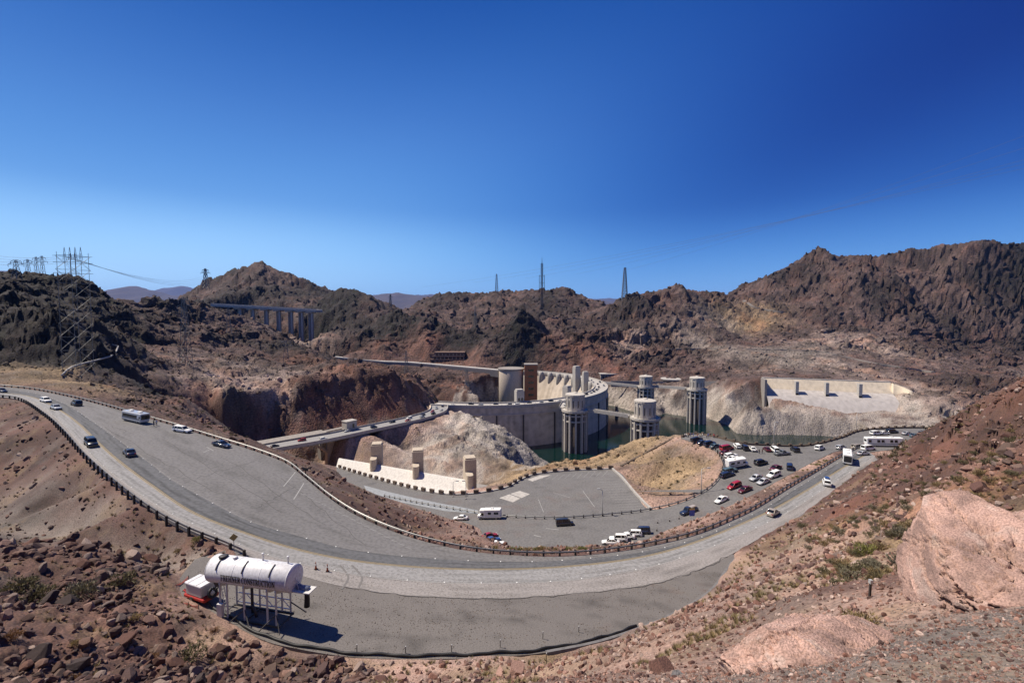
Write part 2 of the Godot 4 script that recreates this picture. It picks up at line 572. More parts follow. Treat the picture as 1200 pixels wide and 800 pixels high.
# ---------- what the photograph shows of the land: pixel, pixel, distance, roughness, colour ----------
const SEEN := [
	# foreground slope, from the feet of the camera to the road
	[1200,800,4.5,0.1,"G"],[1000,800,6.5,0.12,"G"],[900,795,9,0.15,"S"],[800,790,16,0.2,"S"],[700,795,26,0.3,"S"],[600,797,40,0.4,"T"],[500,797,43,0.5,"S"],
	[1150,720,12,0.2,"G"],[1050,705,17,0.25,"S"],[950,690,24,0.3,"R"],[850,705,34,0.35,"S"],[800,745,28,0.35,"S"],[920,640,80,0.5,"T"],[960,645,58,0.5,"S"],[1000,650,42,0.5,"R"],
	[1050,630,40,0.6,"T"],[1100,600,42,0.8,"T"],[1150,565,52,2.4,"R"],[1200,540,46,2.4,"R"],[1100,565,75,2.4,"R"],[1050,565,92,1.0,"R"],[880,690,55,0.4,"S"],[900,665,65,0.4,"S"],[800,725,54,0.35,"S"],[720,765,52,0.35,"S"],[900,725,28,0.3,"S"],[660,782,50,0.35,"T"],
	[970,600,104,0.5,"T"],[1005,572,110,0.8,"R"],[1012,548,124,0.8,"R"],[1060,521,118,1.4,"R"],[1120,505,106,2.6,"R"],[1175,470,96,2.8,"R"],[1200,447,92,2.8,"R"],[1300,400,88,2.8,"R"],[1150,510,90,2.6,"R"],[1300,480,70,2.6,"R"],[1350,600,30,0.8,"R"],
	# rubble slope on the left and the track behind it
	[0,642,62,0.7,"R"],[60,634,68,0.6,"R"],[130,652,63,0.6,"R"],[200,692,57,0.5,"R"],[240,722,53,0.4,"R"],[0,720,48,0.9,"R"],[100,725,47,0.8,"R"],[200,765,46,0.6,"R"],[100,795,39,0.9,"R"],[0,800,35,0.9,"R"],[270,795,45,0.5,"R"],[-150,700,45,0.9,"R"],[-150,640,62,0.7,"R"],[-200,800,30,0.8,"R"],[380,797,45,0.5,"R"],
	[0,618,84,0.1,"G"],[100,633,78,0.1,"G"],[180,656,70,0.1,"G"],[-150,610,88,0.2,"R"],[210,668,66,0.1,"G"],
	[20,560,104,0.3,"R"],[100,585,92,0.3,"R"],[170,622,82,0.25,"R"],[-150,560,108,0.4,"R"],
	# beyond the highway on the left
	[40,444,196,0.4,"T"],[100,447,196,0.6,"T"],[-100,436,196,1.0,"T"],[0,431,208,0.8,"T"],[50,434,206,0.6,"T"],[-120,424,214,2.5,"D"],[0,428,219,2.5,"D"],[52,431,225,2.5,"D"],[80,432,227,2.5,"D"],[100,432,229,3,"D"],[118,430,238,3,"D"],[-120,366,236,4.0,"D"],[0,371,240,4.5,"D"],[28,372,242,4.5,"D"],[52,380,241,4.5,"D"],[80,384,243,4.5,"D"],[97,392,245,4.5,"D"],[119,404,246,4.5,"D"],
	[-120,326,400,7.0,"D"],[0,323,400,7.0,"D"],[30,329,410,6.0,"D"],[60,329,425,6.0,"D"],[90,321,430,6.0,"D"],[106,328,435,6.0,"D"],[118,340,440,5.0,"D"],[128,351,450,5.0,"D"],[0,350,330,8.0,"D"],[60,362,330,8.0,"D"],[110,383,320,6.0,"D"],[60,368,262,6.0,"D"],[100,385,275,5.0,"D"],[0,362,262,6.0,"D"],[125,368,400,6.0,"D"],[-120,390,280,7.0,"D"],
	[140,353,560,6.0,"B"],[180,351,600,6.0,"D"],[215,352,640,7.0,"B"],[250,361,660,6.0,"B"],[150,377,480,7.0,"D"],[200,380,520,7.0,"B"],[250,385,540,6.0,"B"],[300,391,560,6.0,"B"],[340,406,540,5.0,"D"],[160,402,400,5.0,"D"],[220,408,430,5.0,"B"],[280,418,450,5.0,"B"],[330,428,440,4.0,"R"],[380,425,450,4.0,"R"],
	[140,412,330,3.0,"B"],[150,440,270,3.0,"B"],[130,460,215,2.5,"B"],[170,474,190,2.5,"B"],[105,458,200,1.2,"T"],[205,483,180,2.0,"B"],[222,470,225,2.5,"R"],[236,490,235,2.0,"D"],[270,505,255,2.0,"D"],
	[205,432,320,3.0,"B"],[240,444,318,3.5,"P"],[300,436,370,2.5,"P"],[326,444,352,3.5,"P"],[262,462,300,3.5,"P"],[290,458,316,3.5,"P"],[318,456,330,3.5,"P"],[248,480,296,2.0,"O"],[264,512,292,2.0,"O"],[292,516,306,2.0,"O"],[318,512,316,2.0,"O"],[338,463,334,4.5,"P"],[352,450,342,4.5,"R"],[352,442,380,2.5,"P"],[376,443,358,4.5,"R"],[402,439,372,4.5,"R"],[440,437,390,4.5,"R"],[475,444,405,4.5,"R"],[498,458,416,2.0,"R"],[400,432,400,4.0,"R"],[450,432,420,4.0,"R"],[480,440,432,4.0,"R"],[506,458,448,3.0,"R"],[352,505,320,1.0,"O"],[376,501,330,1.0,"O"],[404,496,345,1.0,"O"],[441,489,364,1.0,"O"],[476,480.5,384,1.0,"O"],[500,474,404,1.0,"O"],[509,471,430,1.5,"R"],
	# far side of the canyon, left
	[225,347,1250,8.0,"B"],[250,327,1300,14.0,"D"],[275,317,1300,14.0,"D"],[300,305,1300,6.0,"B"],[320,314,1300,9.0,"B"],[345,327,1280,10.0,"B"],[365,337,1270,10.0,"D"],[378,346,1250,10.0,"D"],[240,354,1000,10.0,"D"],[300,345,1050,12.0,"D"],[350,360,980,8.0,"B"],[300,332,1180,9.0,"B"],[330,392,880,6.0,"B"],[280,382,880,6.0,"D"],[368,372,900,9.0,"D"],[374,356,960,5.0,"D"],[383,342,950,5.0,"D"],[400,336,950,5.0,"D"],[420,340,950,5.0,"D"],[434,349,950,5.0,"D"],[441,364,950,5.0,"D"],[447,366,900,8.0,"B"],[400,382,850,10.0,"D"],[430,382,840,8.0,"D"],[360,402,780,8.0,"P"],[345,412,740,8.0,"P"],
	[455,369,900,4.0,"B"],[462,366,1000,4.0,"B"],[475,363,1130,4.0,"B"],[440,392,760,8.0,"D"],[470,367,820,9.0,"D"],[500,373,800,9.0,"D"],[530,387,780,7.0,"D"],[480,387,780,9.0,"D"],[400,402,760,6.0,"B"],[450,406,720,4.0,"O"],[500,400,730,4.0,"O"],[420,412,735,3.0,"R"],[478,413,735,2.0,"O"],[552,408,735,3.0,"D"],[505,427,700,0.8,"O"],[545,427,695,0.8,"O"],[525,404,742,1.5,"D"],
	[395,420,690,2.0,"B"],[450,427,680,1.5,"B"],[500,430,660,1.5,"B"],[545,435,640,1.5,"B"],[580,438,630,1.5,"B"],[480,442,600,4.0,"R"],[540,447,600,4.0,"R"],[500,457,560,4.0,"R"],[560,464,545,3.0,"R"],[420,440,620,4.0,"D"],
	[495,351,1200,7.0,"B"],[512,348,1200,7.0,"D"],[530,343,1220,7.0,"D"],[545,342,1230,7.0,"D"],[560,346,1240,7.0,"B"],[580,342,1250,6.0,"B"],[600,342,1250,6.0,"B"],[620,343,1240,6.0,"B"],[645,339,1220,8.0,"D"],[662,337,1200,8.0,"B"],[680,346,1180,7.0,"B"],[700,357,1150,6.0,"B"],[720,363,1100,5.0,"B"],[520,367,1050,9.0,"B"],[580,371,1000,9.0,"B"],[640,366,1000,9.0,"D"],[690,371,950,8.0,"B"],[560,386,900,7.0,"B"],[650,386,850,8.0,"B"],[540,396,850,7.0,"B"],
	[612,364,735,6.0,"D"],[604,372,722,7.0,"D"],[590,384,715,7.0,"D"],[570,402,705,6.0,"B"],[622,380,728,5.0,"D"],[632,402,712,4.0,"D"],[618,418,690,4.0,"D"],[596,424,682,4.0,"D"],[645,388,760,6.0,"B"],[600,385,800,6.0,"B"],[640,372,820,6.0,"B"],[560,426,665,3.0,"R"],[640,402,720,7.0,"R"],[660,407,700,6.0,"R"],[700,397,720,7.0,"R"],[680,426,675,5.0,"O"],[640,434,665,3.0,"O"],[720,430,655,4.0,"O"],
	# right: the hills behind the lake and the mountain
	[720,356,900,8.0,"B"],[740,351,880,9.0,"D"],[765,347,900,8.0,"B"],[795,336,920,8.0,"B"],[820,342,930,7.0,"B"],[845,345,950,6.0,"B"],[870,347,980,7.0,"B"],[720,382,800,11.0,"D"],[760,377,800,10.0,"B"],[800,371,820,8.0,"B"],[840,382,830,4.0,"G"],[730,407,730,10.0,"P"],[780,402,740,9.0,"B"],[820,406,735,4.0,"G"],[770,426,680,8.0,"B"],[830,430,645,5.0,"B"],[880,382,830,5.0,"T"],[880,404,735,3.0,"B"],
	[860,411,665,1.5,"G"],[905,411,655,1.5,"G"],[950,411,640,1.5,"G"],[1020,424,600,1.5,"B"],[1100,436,560,2.0,"B"],[930,425,600,3.0,"G"],[1000,436,560,4.0,"P"],[1060,440,545,5.0,"B"],
	[900,327,1000,8.0,"B"],[912,320,1000,10.0,"D"],[940,314,1000,10.0,"D"],[940,310,1000,5.0,"B"],[962,291,1000,5.0,"B"],[985,301,990,5.0,"B"],[1005,306,975,5.0,"B"],[1022,302,970,5.0,"B"],[1035,316,950,5.0,"B"],[1060,315,930,5.0,"B"],[1085,318,915,5.0,"B"],[1102,318,900,5.0,"B"],[1115,303,890,5.0,"B"],[1135,284,890,5.0,"B"],[1160,280,900,5.0,"B"],[1182,288,900,10.0,"D"],[1200,291,900,10.0,"D"],[1330,280,950,12.0,"D"],
	[930,330,965,9.0,"B"],[930,352,900,6.0,"B"],[985,316,930,9.0,"B"],[990,345,862,6.0,"B"],[1020,316,900,9.0,"B"],[1035,350,842,8.0,"D"],[1060,322,880,9.0,"B"],[1066,364,818,9.0,"B"],[1100,330,860,9.0,"B"],[1092,378,796,9.0,"B"],[1122,396,772,9.0,"D"],[1140,330,850,9.0,"D"],[1148,412,748,7.0,"B"],[1160,370,792,9.0,"B"],[1190,340,840,9.0,"D"],[1195,416,736,8.0,"D"],[1270,350,810,9.0,"D"],[1280,420,720,8.0,"D"],
	[950,382,790,5.0,"B"],[1020,385,770,5.0,"B"],[1060,395,730,5.0,"B"],[1090,410,680,5.0,"B"],[1150,428,610,4.0,"B"],[1210,430,610,5.0,"B"],[1330,430,600,6.0,"D"],[980,402,690,6.0,"P"],[1040,412,650,6.0,"P"],
	# the lake shore, crusted white
	[1062,452,492,3.0,"P"],[1062,484,445,3.0,"W"],[880,470,474,3.5,"P"],[848,466,512,3.0,"W"],[852,497,492,1.5,"W"],[838,492,512,1.5,"W"],[900,498,480,2.5,"W"],[960,499,472,2.0,"P"],[905,466,486,0.8,"S"],[930,469,479,0.8,"S"],[960,476,468,0.8,"S"],[995,484,458,0.8,"S"],[1035,481,454,0.8,"P"],[925,484,464,1.5,"P"],[1000,492,442,2.0,"P"],[1100,480,432,4.0,"P"],[1150,460,450,5.0,"B"],[1210,450,450,5.0,"B"],[1110,456,480,4.0,"B"],[1020,504,422,2.0,"P"],[1100,500,402,3.0,"P"],[880,446,520,2.0,"B"],[897,441.5,524,1.0,"B"],[970,443,508,1.0,"B"],[1048,447,494,1.0,"P"],
	[800,456,562,4.0,"P"],[818,482,545,2.0,"W"],[780,478,556,3.0,"P"],[762,470,552,4.0,"P"],[724,468,545,5.0,"P"],[738,452,600,3.0,"B"],[780,444,600,2.0,"B"],[830,444,582,2.0,"B"],[700,441,642,2.0,"B"],
	# white rock between spillway and dam, and the hill between car park and lake
	[545,485,372,3.0,"W"],[528,488,380,2.0,"W"],[562,494,360,3.0,"W"],[592,503,362,3.0,"W"],[618,521,362,2.5,"W"],[634,538,352,2.5,"W"],[500,541,292,2.5,"W"],[560,551,275,2.5,"P"],[470,528,322,0.6,"P"],[498,506,370,0.8,"P"],[440,530,318,0.6,"P"],[606,546,285,2.0,"T"],[575,522,325,3.5,"W"],[530,512,338,3.5,"W"],[545,530,308,3.0,"W"],
	[600,559,246,1.3,"T"],[650,541,236,1.3,"T"],[690,538,230,1.3,"T"],[742,516,222,1.3,"T"],[778,511,214,1.2,"T"],[800,513,200,0.5,"T"],[740,540,196,1.2,"T"],[790,540,180,1.2,"T"],[830,545,168,1.0,"T"],[700,547,200,1.0,"T"],[790,575,158,1.0,"T"],[755,575,170,1.0,"T"],[660,548,206,1.0,"T"],[620,556,212,1.0,"T"],
	# slope under the highway's edge, down to the road to the dam
	[400,565,140,0.4,"R"],[450,590,122,0.4,"R"],[500,608,118,0.4,"R"],[540,620,114,0.4,"S"],[370,548,170,0.4,"R"],[350,537,196,0.5,"R"],[375,547,188,0.5,"R"],[394,551,198,0.5,"R"],[335,532,176,0.5,"R"],
]
# what it does not show: x, distance, height, roughness, colour
const HIDDEN := [
	[0,0,78.2,0.05,"G"],[-12,3,76.5,0.1,"R"],[12,1,78.6,0.1,"G"],[0,-45,88,1,"R"],[-80,-45,70,1,"R"],[90,-45,100,1,"R"],[-300,-45,60,1,"R"],[300,-45,110,1,"R"],[60,20,80,0.6,"R"],[120,60,92,1,"R"],[200,90,85,1,"R"],[300,150,40,1,"R"],
	[-14,18,63,0.5,"R"],[-32,18,61,0.6,"R"],[-60,20,58,0.6,"R"],[-120,60,48,0.8,"R"],[-250,120,52,0.8,"R"],[-420,150,60,2,"B"],[-420,-40,60,2,"B"],
	# slope from highway to lower car park
	[0,96,30,0.4,"R"],[20,98,29.5,0.4,"R"],[-20,98,31,0.4,"R"],
	# gorge below the dam, river canyon
	[-170,285,-20,2,"D"],[-150,262,-10,2,"D"],[-60,492,-90,4,"D"],[-30,470,-90,4,"D"],[-130,560,-80,5,"D"],[-210,640,-70,5,"D"],[-300,740,-50,5,"D"],[-390,860,-30,5,"D"],[10,540,-100,3,"D"],[-40,590,-90,4,"D"],[40,600,-90,4,"D"],
	# lake bed
	[60,300,-58,2,"W"],[100,288,-58,2,"W"],[140,280,-58,2,"W"],[20,318,-52,2,"W"],[100,400,-80,2,"W"],[150,340,-70,2,"W"],[200,430,-70,2,"W"],[170,500,-70,2,"W"],[60,430,-80,2,"W"],[120,470,-80,2,"W"],[250,420,-70,2,"W"],[330,420,-60,2,"W"],[200,300,-60,2,"W"],[260,330,-60,2,"W"],[400,330,-60,2,"W"],[320,260,-50,2,"W"],[600,380,-50,2,"W"],[130,545,-60,2,"W"],[278,505,-26,0.3,"G"],[320,492,-26,0.3,"G"],[372,474,-26,0.3,"G"],[300,480,-28,0.3,"G"],[345,468,-28,0.3,"G"],[105,236,4,0.8,"T"],[60,255,-4,1,"T"],[150,218,-5,0.8,"S"],[190,205,-2,0.8,"S"],[240,192,4,0.8,"S"],[0,262,-12,1,"T"],[130,205,8,0.6,"S"],
	# behind the ridges
	[-500,620,70,5,"B"],[-420,620,60,5,"B"],[-700,420,90,8,"D"],[-1400,900,60,8,"B"],[-900,1000,40,8,"B"],[-600,1000,30,6,"B"],[-1200,1500,60,8,"B"],[-800,1600,90,8,"B"],[-400,1600,60,8,"B"],[-200,1400,50,6,"B"],[-325,1320,55,5,"B"],[-300,1500,55,5,"B"],[0,1600,70,6,"B"],[200,1500,60,6,"B"],[300,1150,80,6,"B"],[500,1200,100,8,"B"],[800,1300,160,8,"B"],[1200,1200,180,8,"B"],[1400,800,150,10,"D"],[1200,500,60,8,"B"],[900,350,0,5,"B"],[-2200,700,60,8,"B"],[2200,900,120,8,"B"],[-2200,2600,60,8,"B"],[2200,2600,80,8,"B"],[0,2600,50,6,"B"],[-1100,2600,50,6,"B"],[1100,2600,80,6,"B"],[-2200,-60,60,4,"B"],[2200,-60,80,4,"B"],[600,150,0,4,"B"],
]
# levels of the pavements: pixel, pixel, metres below the camera
const UPPER_LEVELS := [[0,458,27.5],[65,478,28.5],[120,475,29.5],[160,493,30],[106,522,30.5],[150,533,31.5],[255,518,33],[200,590,33.5],[270,636,35.5],[335,545,36],[300,725,36.8],[230,706,36.5],[400,768,37.8],[400,595,38.6],[480,627,40.6],[450,690,39],[580,649,42.2],[600,690,40.6],[640,765,39.2],[660,650,43.2],[760,638,44.5],[760,732,42],[740,680,43],[850,606,46],[850,655,45],[920,572,47.3],[905,603,47],[985,536,48.5],[970,566,48],[1005,545,48.6],[1060,521,49]]
const LOWER_LEVELS := [[345,520,77.5],[400,551,73.5],[450,572,70],[530,582,66.5],[575,605,63.5],[600,641,61],[660,613,61.5],[735,631,59],[640,608,62.3],[700,560,63],[720,550,63],[595,576,64.5],[760,598,60.3],[810,600,57.5],[860,572,54],[850,546,51.8],[900,545,51],[950,540,49.6],[1000,535,48.7],[1035,520,49],[815,516,50.6],[960,524,50],[1120,506,49.4],[905,521,50.4],[1010,505,49.6]]
# lines along the highway, left to right
const L_RAIL := [[-70,449],[0,453],[40,457],[80,465],[120,475],[165,488],[210,501],[255,515],[300,529],[335,543],[357,560],[385,583],[420,605],[470,626],[530,642],[580,649],[640,652],[700,649],[760,640],[820,625],[870,604],[915,578],[955,554],[985,536],[1008,524]]
const L_EDGE := [[-70,451],[0,455.5],[40,461],[75,473],[105,492],[132,511],[175,543],[200,562],[250,590],[295,612],[350,628],[417,645],[533,656],[590,658],[650,657],[750,647],[820,630],[875,606],[920,581],[960,556],[990,538],[1012,526]]
const L_CENTRE := [[-70,454.5],[0,460],[40,466],[75,484],[117,521],[140,541],[175,567],[225,600],[300,629],[380,651],[460,662],[560,667],[660,664],[760,651],[840,626],[900,600],[945,575],[985,550],[1020,530]]
const L_LANE := [[-70,457],[0,463],[30,467],[60,485],[90,514],[115,540],[150,568],[195,598],[240,620],[300,645],[380,666],[460,678],[560,683],[660,680],[760,664],[840,638],[895,614],[945,586],[985,560],[1025,534]]
const L_INNER := [[-70,459],[0,465],[27,469.5],[52,485],[78,508],[103,536],[138,567],[178,597],[220,620],[270,640],[325,665],[380,682],[420,690],[485,698],[585,701],[660,697],[720,691],[790,678],[850,653],[895,628],[945,599],[985,570],[1030,540]]
const L_GRAVEL := [[228,655],[205,690],[235,710],[300,746],[350,760],[420,770],[500,772],[580,769],[640,764],[700,752],[760,732],[810,708],[840,685],[862,650]]
# outline of the lower pavement
const LOWER_EDGE := [[392,545.5],[400,549.5],[440,562],[500,577],[545,580],[590,573],[610,563],[630,556],[670,552],[718,550],[745,579],[763,597],[800,588],[830,573],[845,556],[847,541],[838,527],[815,518],[798,513],[812,509],[840,513],[868,520],[900,522.5],[945,523],[985,514],[1010,505.5],[1060,502],[1135,503],[1110,512],[1060,524],[1012,530],[984,528],[960,538],[920,559],[880,581],[840,599],[800,614],[770,626],[740,638],[650,644],[600,644],[580,641],[566,634],[560,618],[520,606],[470,591],[420,572],[400,561]]

# resample a pixel line, laid on a sheet, to n points evenly spaced along its length
func lay_line(s: Sheet, px: Array, n: int, guess := 0.0) -> PackedVector3Array:
	var c := Curve3D.new()
	c.bake_interval = 0.5
	var w := []
	for p in px:
		w.append(on_sheet(s, p[0], p[1], guess))
	for i in w.size():
		var t: Vector3 = (w[mini(i + 1, w.size() - 1)] - w[maxi(i - 1, 0)]) / 6.0
		if i == 0 or i == w.size() - 1:
			t = Vector3.ZERO
		c.add_point(w[i], -t, t)
	var out := PackedVector3Array()
	var l := c.get_baked_length()
	for i in n:
		var p := c.sample_baked(l * i / (n - 1.0))
		p.y = s.y(p.x, -p.z)
		out.append(p)
	return out

var lines := {}          # the highway's lines in world space
var lower_poly := PackedVector2Array()
var upper_poly := PackedVector2Array()
const ROAD_N := 420

func lay_pavements() -> void:
	fit_sheet(upper, UPPER_LEVELS)
	fit_sheet(lower, LOWER_LEVELS)
	lines.rail = lay_line(upper, L_RAIL, ROAD_N)
	lines.edge = lay_line(upper, L_EDGE, ROAD_N)
	lines.centre = lay_line(upper, L_CENTRE, ROAD_N)
	lines.lane = lay_line(upper, L_LANE, ROAD_N)
	lines.inner = lay_line(upper, L_INNER, ROAD_N)
	lines.gravel = lay_line(upper, L_GRAVEL, 160)
	lines.lower = lay_line(lower, LOWER_EDGE + [LOWER_EDGE[0]], 300)
	crest_lines()
	for p in lines.lower:
		lower_poly.append(Vector2(p.x, -p.z))
	lower_poly.remove_at(lower_poly.size() - 1)

func make_land_model() -> void:
	for s in SEEN:
		cp(at_depth(s[0], s[1], s[2]), s[3], s[4])
	for s in HIDDEN:
		cp(Vector3(s[0], s[2], -s[1]), s[3], s[4])
	# the pavements are part of the land
	for k in range(0, ROAD_N, 6):
		for l in ["rail", "centre", "inner"]:
			cp(lines[l][k], 0.0, "R")
	for k in range(0, 160, 6):
		cp(lines.gravel[k], 0.0, "S")
	for q in [[300,700],[400,730],[500,740],[600,735],[700,715],[780,695]]:
		cp(on_sheet(upper, q[0], q[1]), 0.0, "G")
	for k in range(0, 299, 3):
		cp(lines.lower[k], 0.0, "S")
	for q in [[420,562],[480,582],[560,600],[600,590],[620,620],[660,580],[700,600],[700,625],[760,610],[820,590],[860,560],[880,540],[900,530],[940,535],[980,520],[1050,512],[860,530]]:
		cp(on_sheet(lower, q[0], q[1]), 0.0, "G")
	# the cut for the road to the dam, the spillway channel, and the two faces of the dam
	for i in range(0, 81, 4):
		var n: Vector3 = lines.crest_near[i]
		var f: Vector3 = lines.crest_far[i]
		var out := (n - f).normalized()
		if i < 24:
			cp(n - Vector3(0, 24, 0), 0.5, "S")
			cp(f - Vector3(0, 24, 0), 0.5, "S")
			cp(n + out * 14.0 - Vector3(0, 24, 0), 0.5, "S")
		else:
			cp(n - Vector3(0, 2.0, 0), 0.2, "S")
			cp(f - Vector3(0, 1.2, 0), 0.2, "S")
			var fall := lerpf(21.0, 20.0, (i - 24) / 56.0)
			cp(n + out * 3.5 - Vector3(0, fall, 0), 1.0, "P")
	for q in [[-95, 238, -12], [-60, 224, -12], [-22, 208, -12], [-108, 286, -22], [-70, 272, -22], [-32, 252, -22], [-4, 236, -14], [-118, 262, -22], [-110, 240, -10]]:
		cp(Vector3(q[0], q[2], -q[1]), 0.3, "P")
	for a in range(-95, 66, 16):
		cp(dam_at(a, DAM_R - 34.0, -70.0), 2.0, "D")
		if a > -66 and a < 30:
			cp(dam_at(a, DAM_R + 7.0, -70.0), 2.0, "W")
	var tris := Geometry2D.triangulate_delaunay(cp_xz)
	near_grid = Grid.new(-260, -40, 260, 300, 1.25)
	mid_grid = Grid.new(-350, 185, 525, 765, 2.5)
	far_grid = Grid.new(-2200, -60, 2200, 2600, 8.0)
	rasterise(near_grid, tris)
	rasterise(mid_grid, tris)
	rasterise(far_grid, tris)
	mid_grid.rough = mid_grid.blur(mid_grid.rough, 2)
	# which part is paved
	var polys := []
	var up := PackedVector2Array()
	for p in lines.rail:
		up.append(Vector2(p.x, -p.z))
	for k in range(ROAD_N - 1, -1, -1):
		up.append(Vector2(lines.inner[k].x, -lines.inner[k].z))
	polys.append(up)
	upper_poly = up
	var gv := PackedVector2Array()
	for p in lines.gravel:
		gv.append(Vector2(p.x, -p.z))
	polys.append(gv)
	polys.append(lower_poly)
	var g := near_grid
	for poly in polys:
		var lo: Vector2 = poly[0]
		var hi: Vector2 = poly[0]
		for p in poly:
			lo = lo.min(p)
			hi = hi.max(p)
		for j in range(maxi(0, int((lo.y - g.z0) / g.step)), mini(g.nz, int((hi.y - g.z0) / g.step) + 2)):
			for i in range(maxi(0, int((lo.x - g.x0) / g.step)), mini(g.nx, int((hi.x - g.x0) / g.step) + 2)):
				if g.paved[j * g.nx + i] == 0.0 and Geometry2D.is_point_in_polygon(Vector2(g.x0 + i * g.step, g.z0 + j * g.step), poly):
					g.paved[j * g.nx + i] = 1.0
	# level the ground under the pavements to their sheets
	for j in g.nz:
		for i in g.nx:
			var k := j * g.nx + i
			if g.paved[k] > 0.0:
				var x := g.x0 + i * g.step
				var d := g.z0 + j * g.step
				var s := lower if Geometry2D.is_point_in_polygon(Vector2(x, d), lower_poly) else upper
				g.h[k] = s.y(x, d)
				g.rough[k] = 0.0
	g.h = g.blur(g.h, 1)
	g.rough = g.blur(g.rough, 2)
	g.paved = g.blur(g.paved, 2)
	far_grid.h = far_grid.blur(far_grid.h, 1)
	far_grid.rough = far_grid.blur(far_grid.rough, 2)

func rock_tint(x: float, d: float, h: float) -> Color:
	var g := grid_for(x, d)
	var i := clampi(int(round((x - g.x0) / g.step + noise_b.get_noise_2d(x, d + 500.0) * 3.0)), 0, g.nx - 1)
	var j := clampi(int(round((d - g.z0) / g.step + noise_b.get_noise_2d(x + 500.0, d) * 3.0)), 0, g.nz - 1)
	var k := j * g.nx + i
	var c := g.col[k]
	var r := g.rough[k]
	var n := noise_d.get_noise_2d(x, d)
	c *= 1.0 + n * 0.75
	if r > 1.0:
		# dark varnished outcrops stand in paler scree
		var o := noise_f.get_noise_2d(x * 2.6 + 40.0, d * 2.6)
		var q := outcrop(x, d) * (0.75 + 0.35 * o)
		c = (c * 1.15).lerp(PALETTE["D"] * 0.9 + c * 0.28, clampf(q, 0.0, 1.0) * 0.85 * smoothstep(1.0, 4.0, r))
		var ochre := noise_d.get_noise_2d(x * 0.4 + 300.0, d * 0.4)
		c = c.lerp(Vector3(c.x * 1.12, c.y * 0.96, c.z * 0.88), smoothstep(0.05, 0.4, ochre))
	elif r > 0.0:
		var dry := noise_d.get_noise_2d(x * 2.2 + 90.0, d * 2.2)
		c = c.lerp(PALETTE["T"], smoothstep(0.12, 0.5, dry) * 0.45)
		c = c.lerp(PALETTE["G"] * 1.1, smoothstep(0.15, 0.5, noise_d.get_noise_2d(x * 1.7 + 400.0, d * 1.7)) * 0.35)
	# lime crust left by the lake below its high-water line, where the shore is rock
	var crust := smoothstep(-10.0 + n * 16.0, -19.0 + n * 16.0, h)
	if crust > 0.0 and d > 255.0 and x > -70.0:
		c = c.lerp(PALETTE["W"] * (0.85 + 0.4 * n), crust * 0.75)
	return Color(maxf(c.x, 0.015), maxf(c.y, 0.012), maxf(c.z, 0.01))

# rows of the land mesh at growing distances; columns fan out
var band_jobs := []

func band(job: Dictionary) -> void:
	var ds: PackedFloat32Array = job.ds
	var nu: int = job.nu
	var u0: float = job.u0
	var u1: float = job.u1
	var pos := PackedVector3Array()
	var col := PackedColorArray()
	var nor := PackedVector3Array()
	var nd := ds.size()
	pos.resize(nd * nu)
	col.resize(nd * nu)
	nor.resize(nd * nu)
	for j in nd:
		var d := ds[j]
		var spread := d + 4.0
		for i in nu:
			var x := lerpf(u0, u1, i / (nu - 1.0)) * spread
			var h := ground(x, d)
			# ledges: hard beds stand out sideways on steep rock
			var g := grid_for(x, d)
			var r := minf(sample(g, g.rough, x, d), 6.0)
			if r > 2.0:
				var s1 := (r - 2.0) * 0.9
				var s2 := (r - 2.0) * (1.1 if d > 500.0 else 0.7)
				pos[j * nu + i] = Vector3(x + noise_b.get_noise_3d(x * 0.8, h * 2.6, d * 0.8) * s1 + noise_d.get_noise_3d(x * 0.5, h * 1.5, d * 0.5) * s2, h, -d + noise_b.get_noise_3d(x * 0.8 + 300.0, h * 2.6, d * 0.8) * s1 + noise_d.get_noise_3d(x * 0.5, h * 1.5, d * 0.5 + 200.0) * s2)
			else:
				pos[j * nu + i] = Vector3(x, h, -d)
			col[j * nu + i] = rock_tint(x, d, h)
	for j in nd:
		for i in nu:
			var k := j * nu + i
			var a := pos[k + (1 if i < nu - 1 else 0)] - pos[k - (1 if i > 0 else 0)]
			var b := pos[k + (nu if j < nd - 1 else 0)] - pos[k - (nu if j > 0 else 0)]
			nor[k] = a.cross(b).normalized()
	var idx := PackedInt32Array()
	idx.resize((nd - 1) * (nu - 1) * 6)
	var t := 0
	for j in nd - 1:
		for i in nu - 1:
			var k := j * nu + i
			idx[t] = k
			idx[t + 1] = k + nu
			idx[t + 2] = k + nu + 1
			idx[t + 3] = k
			idx[t + 4] = k + nu + 1
			idx[t + 5] = k + 1
			t += 6
	job.pos = pos
	job.col = col
	job.nor = nor
	job.idx = idx

func run_job(i: int) -> void:
	band(band_jobs[i])

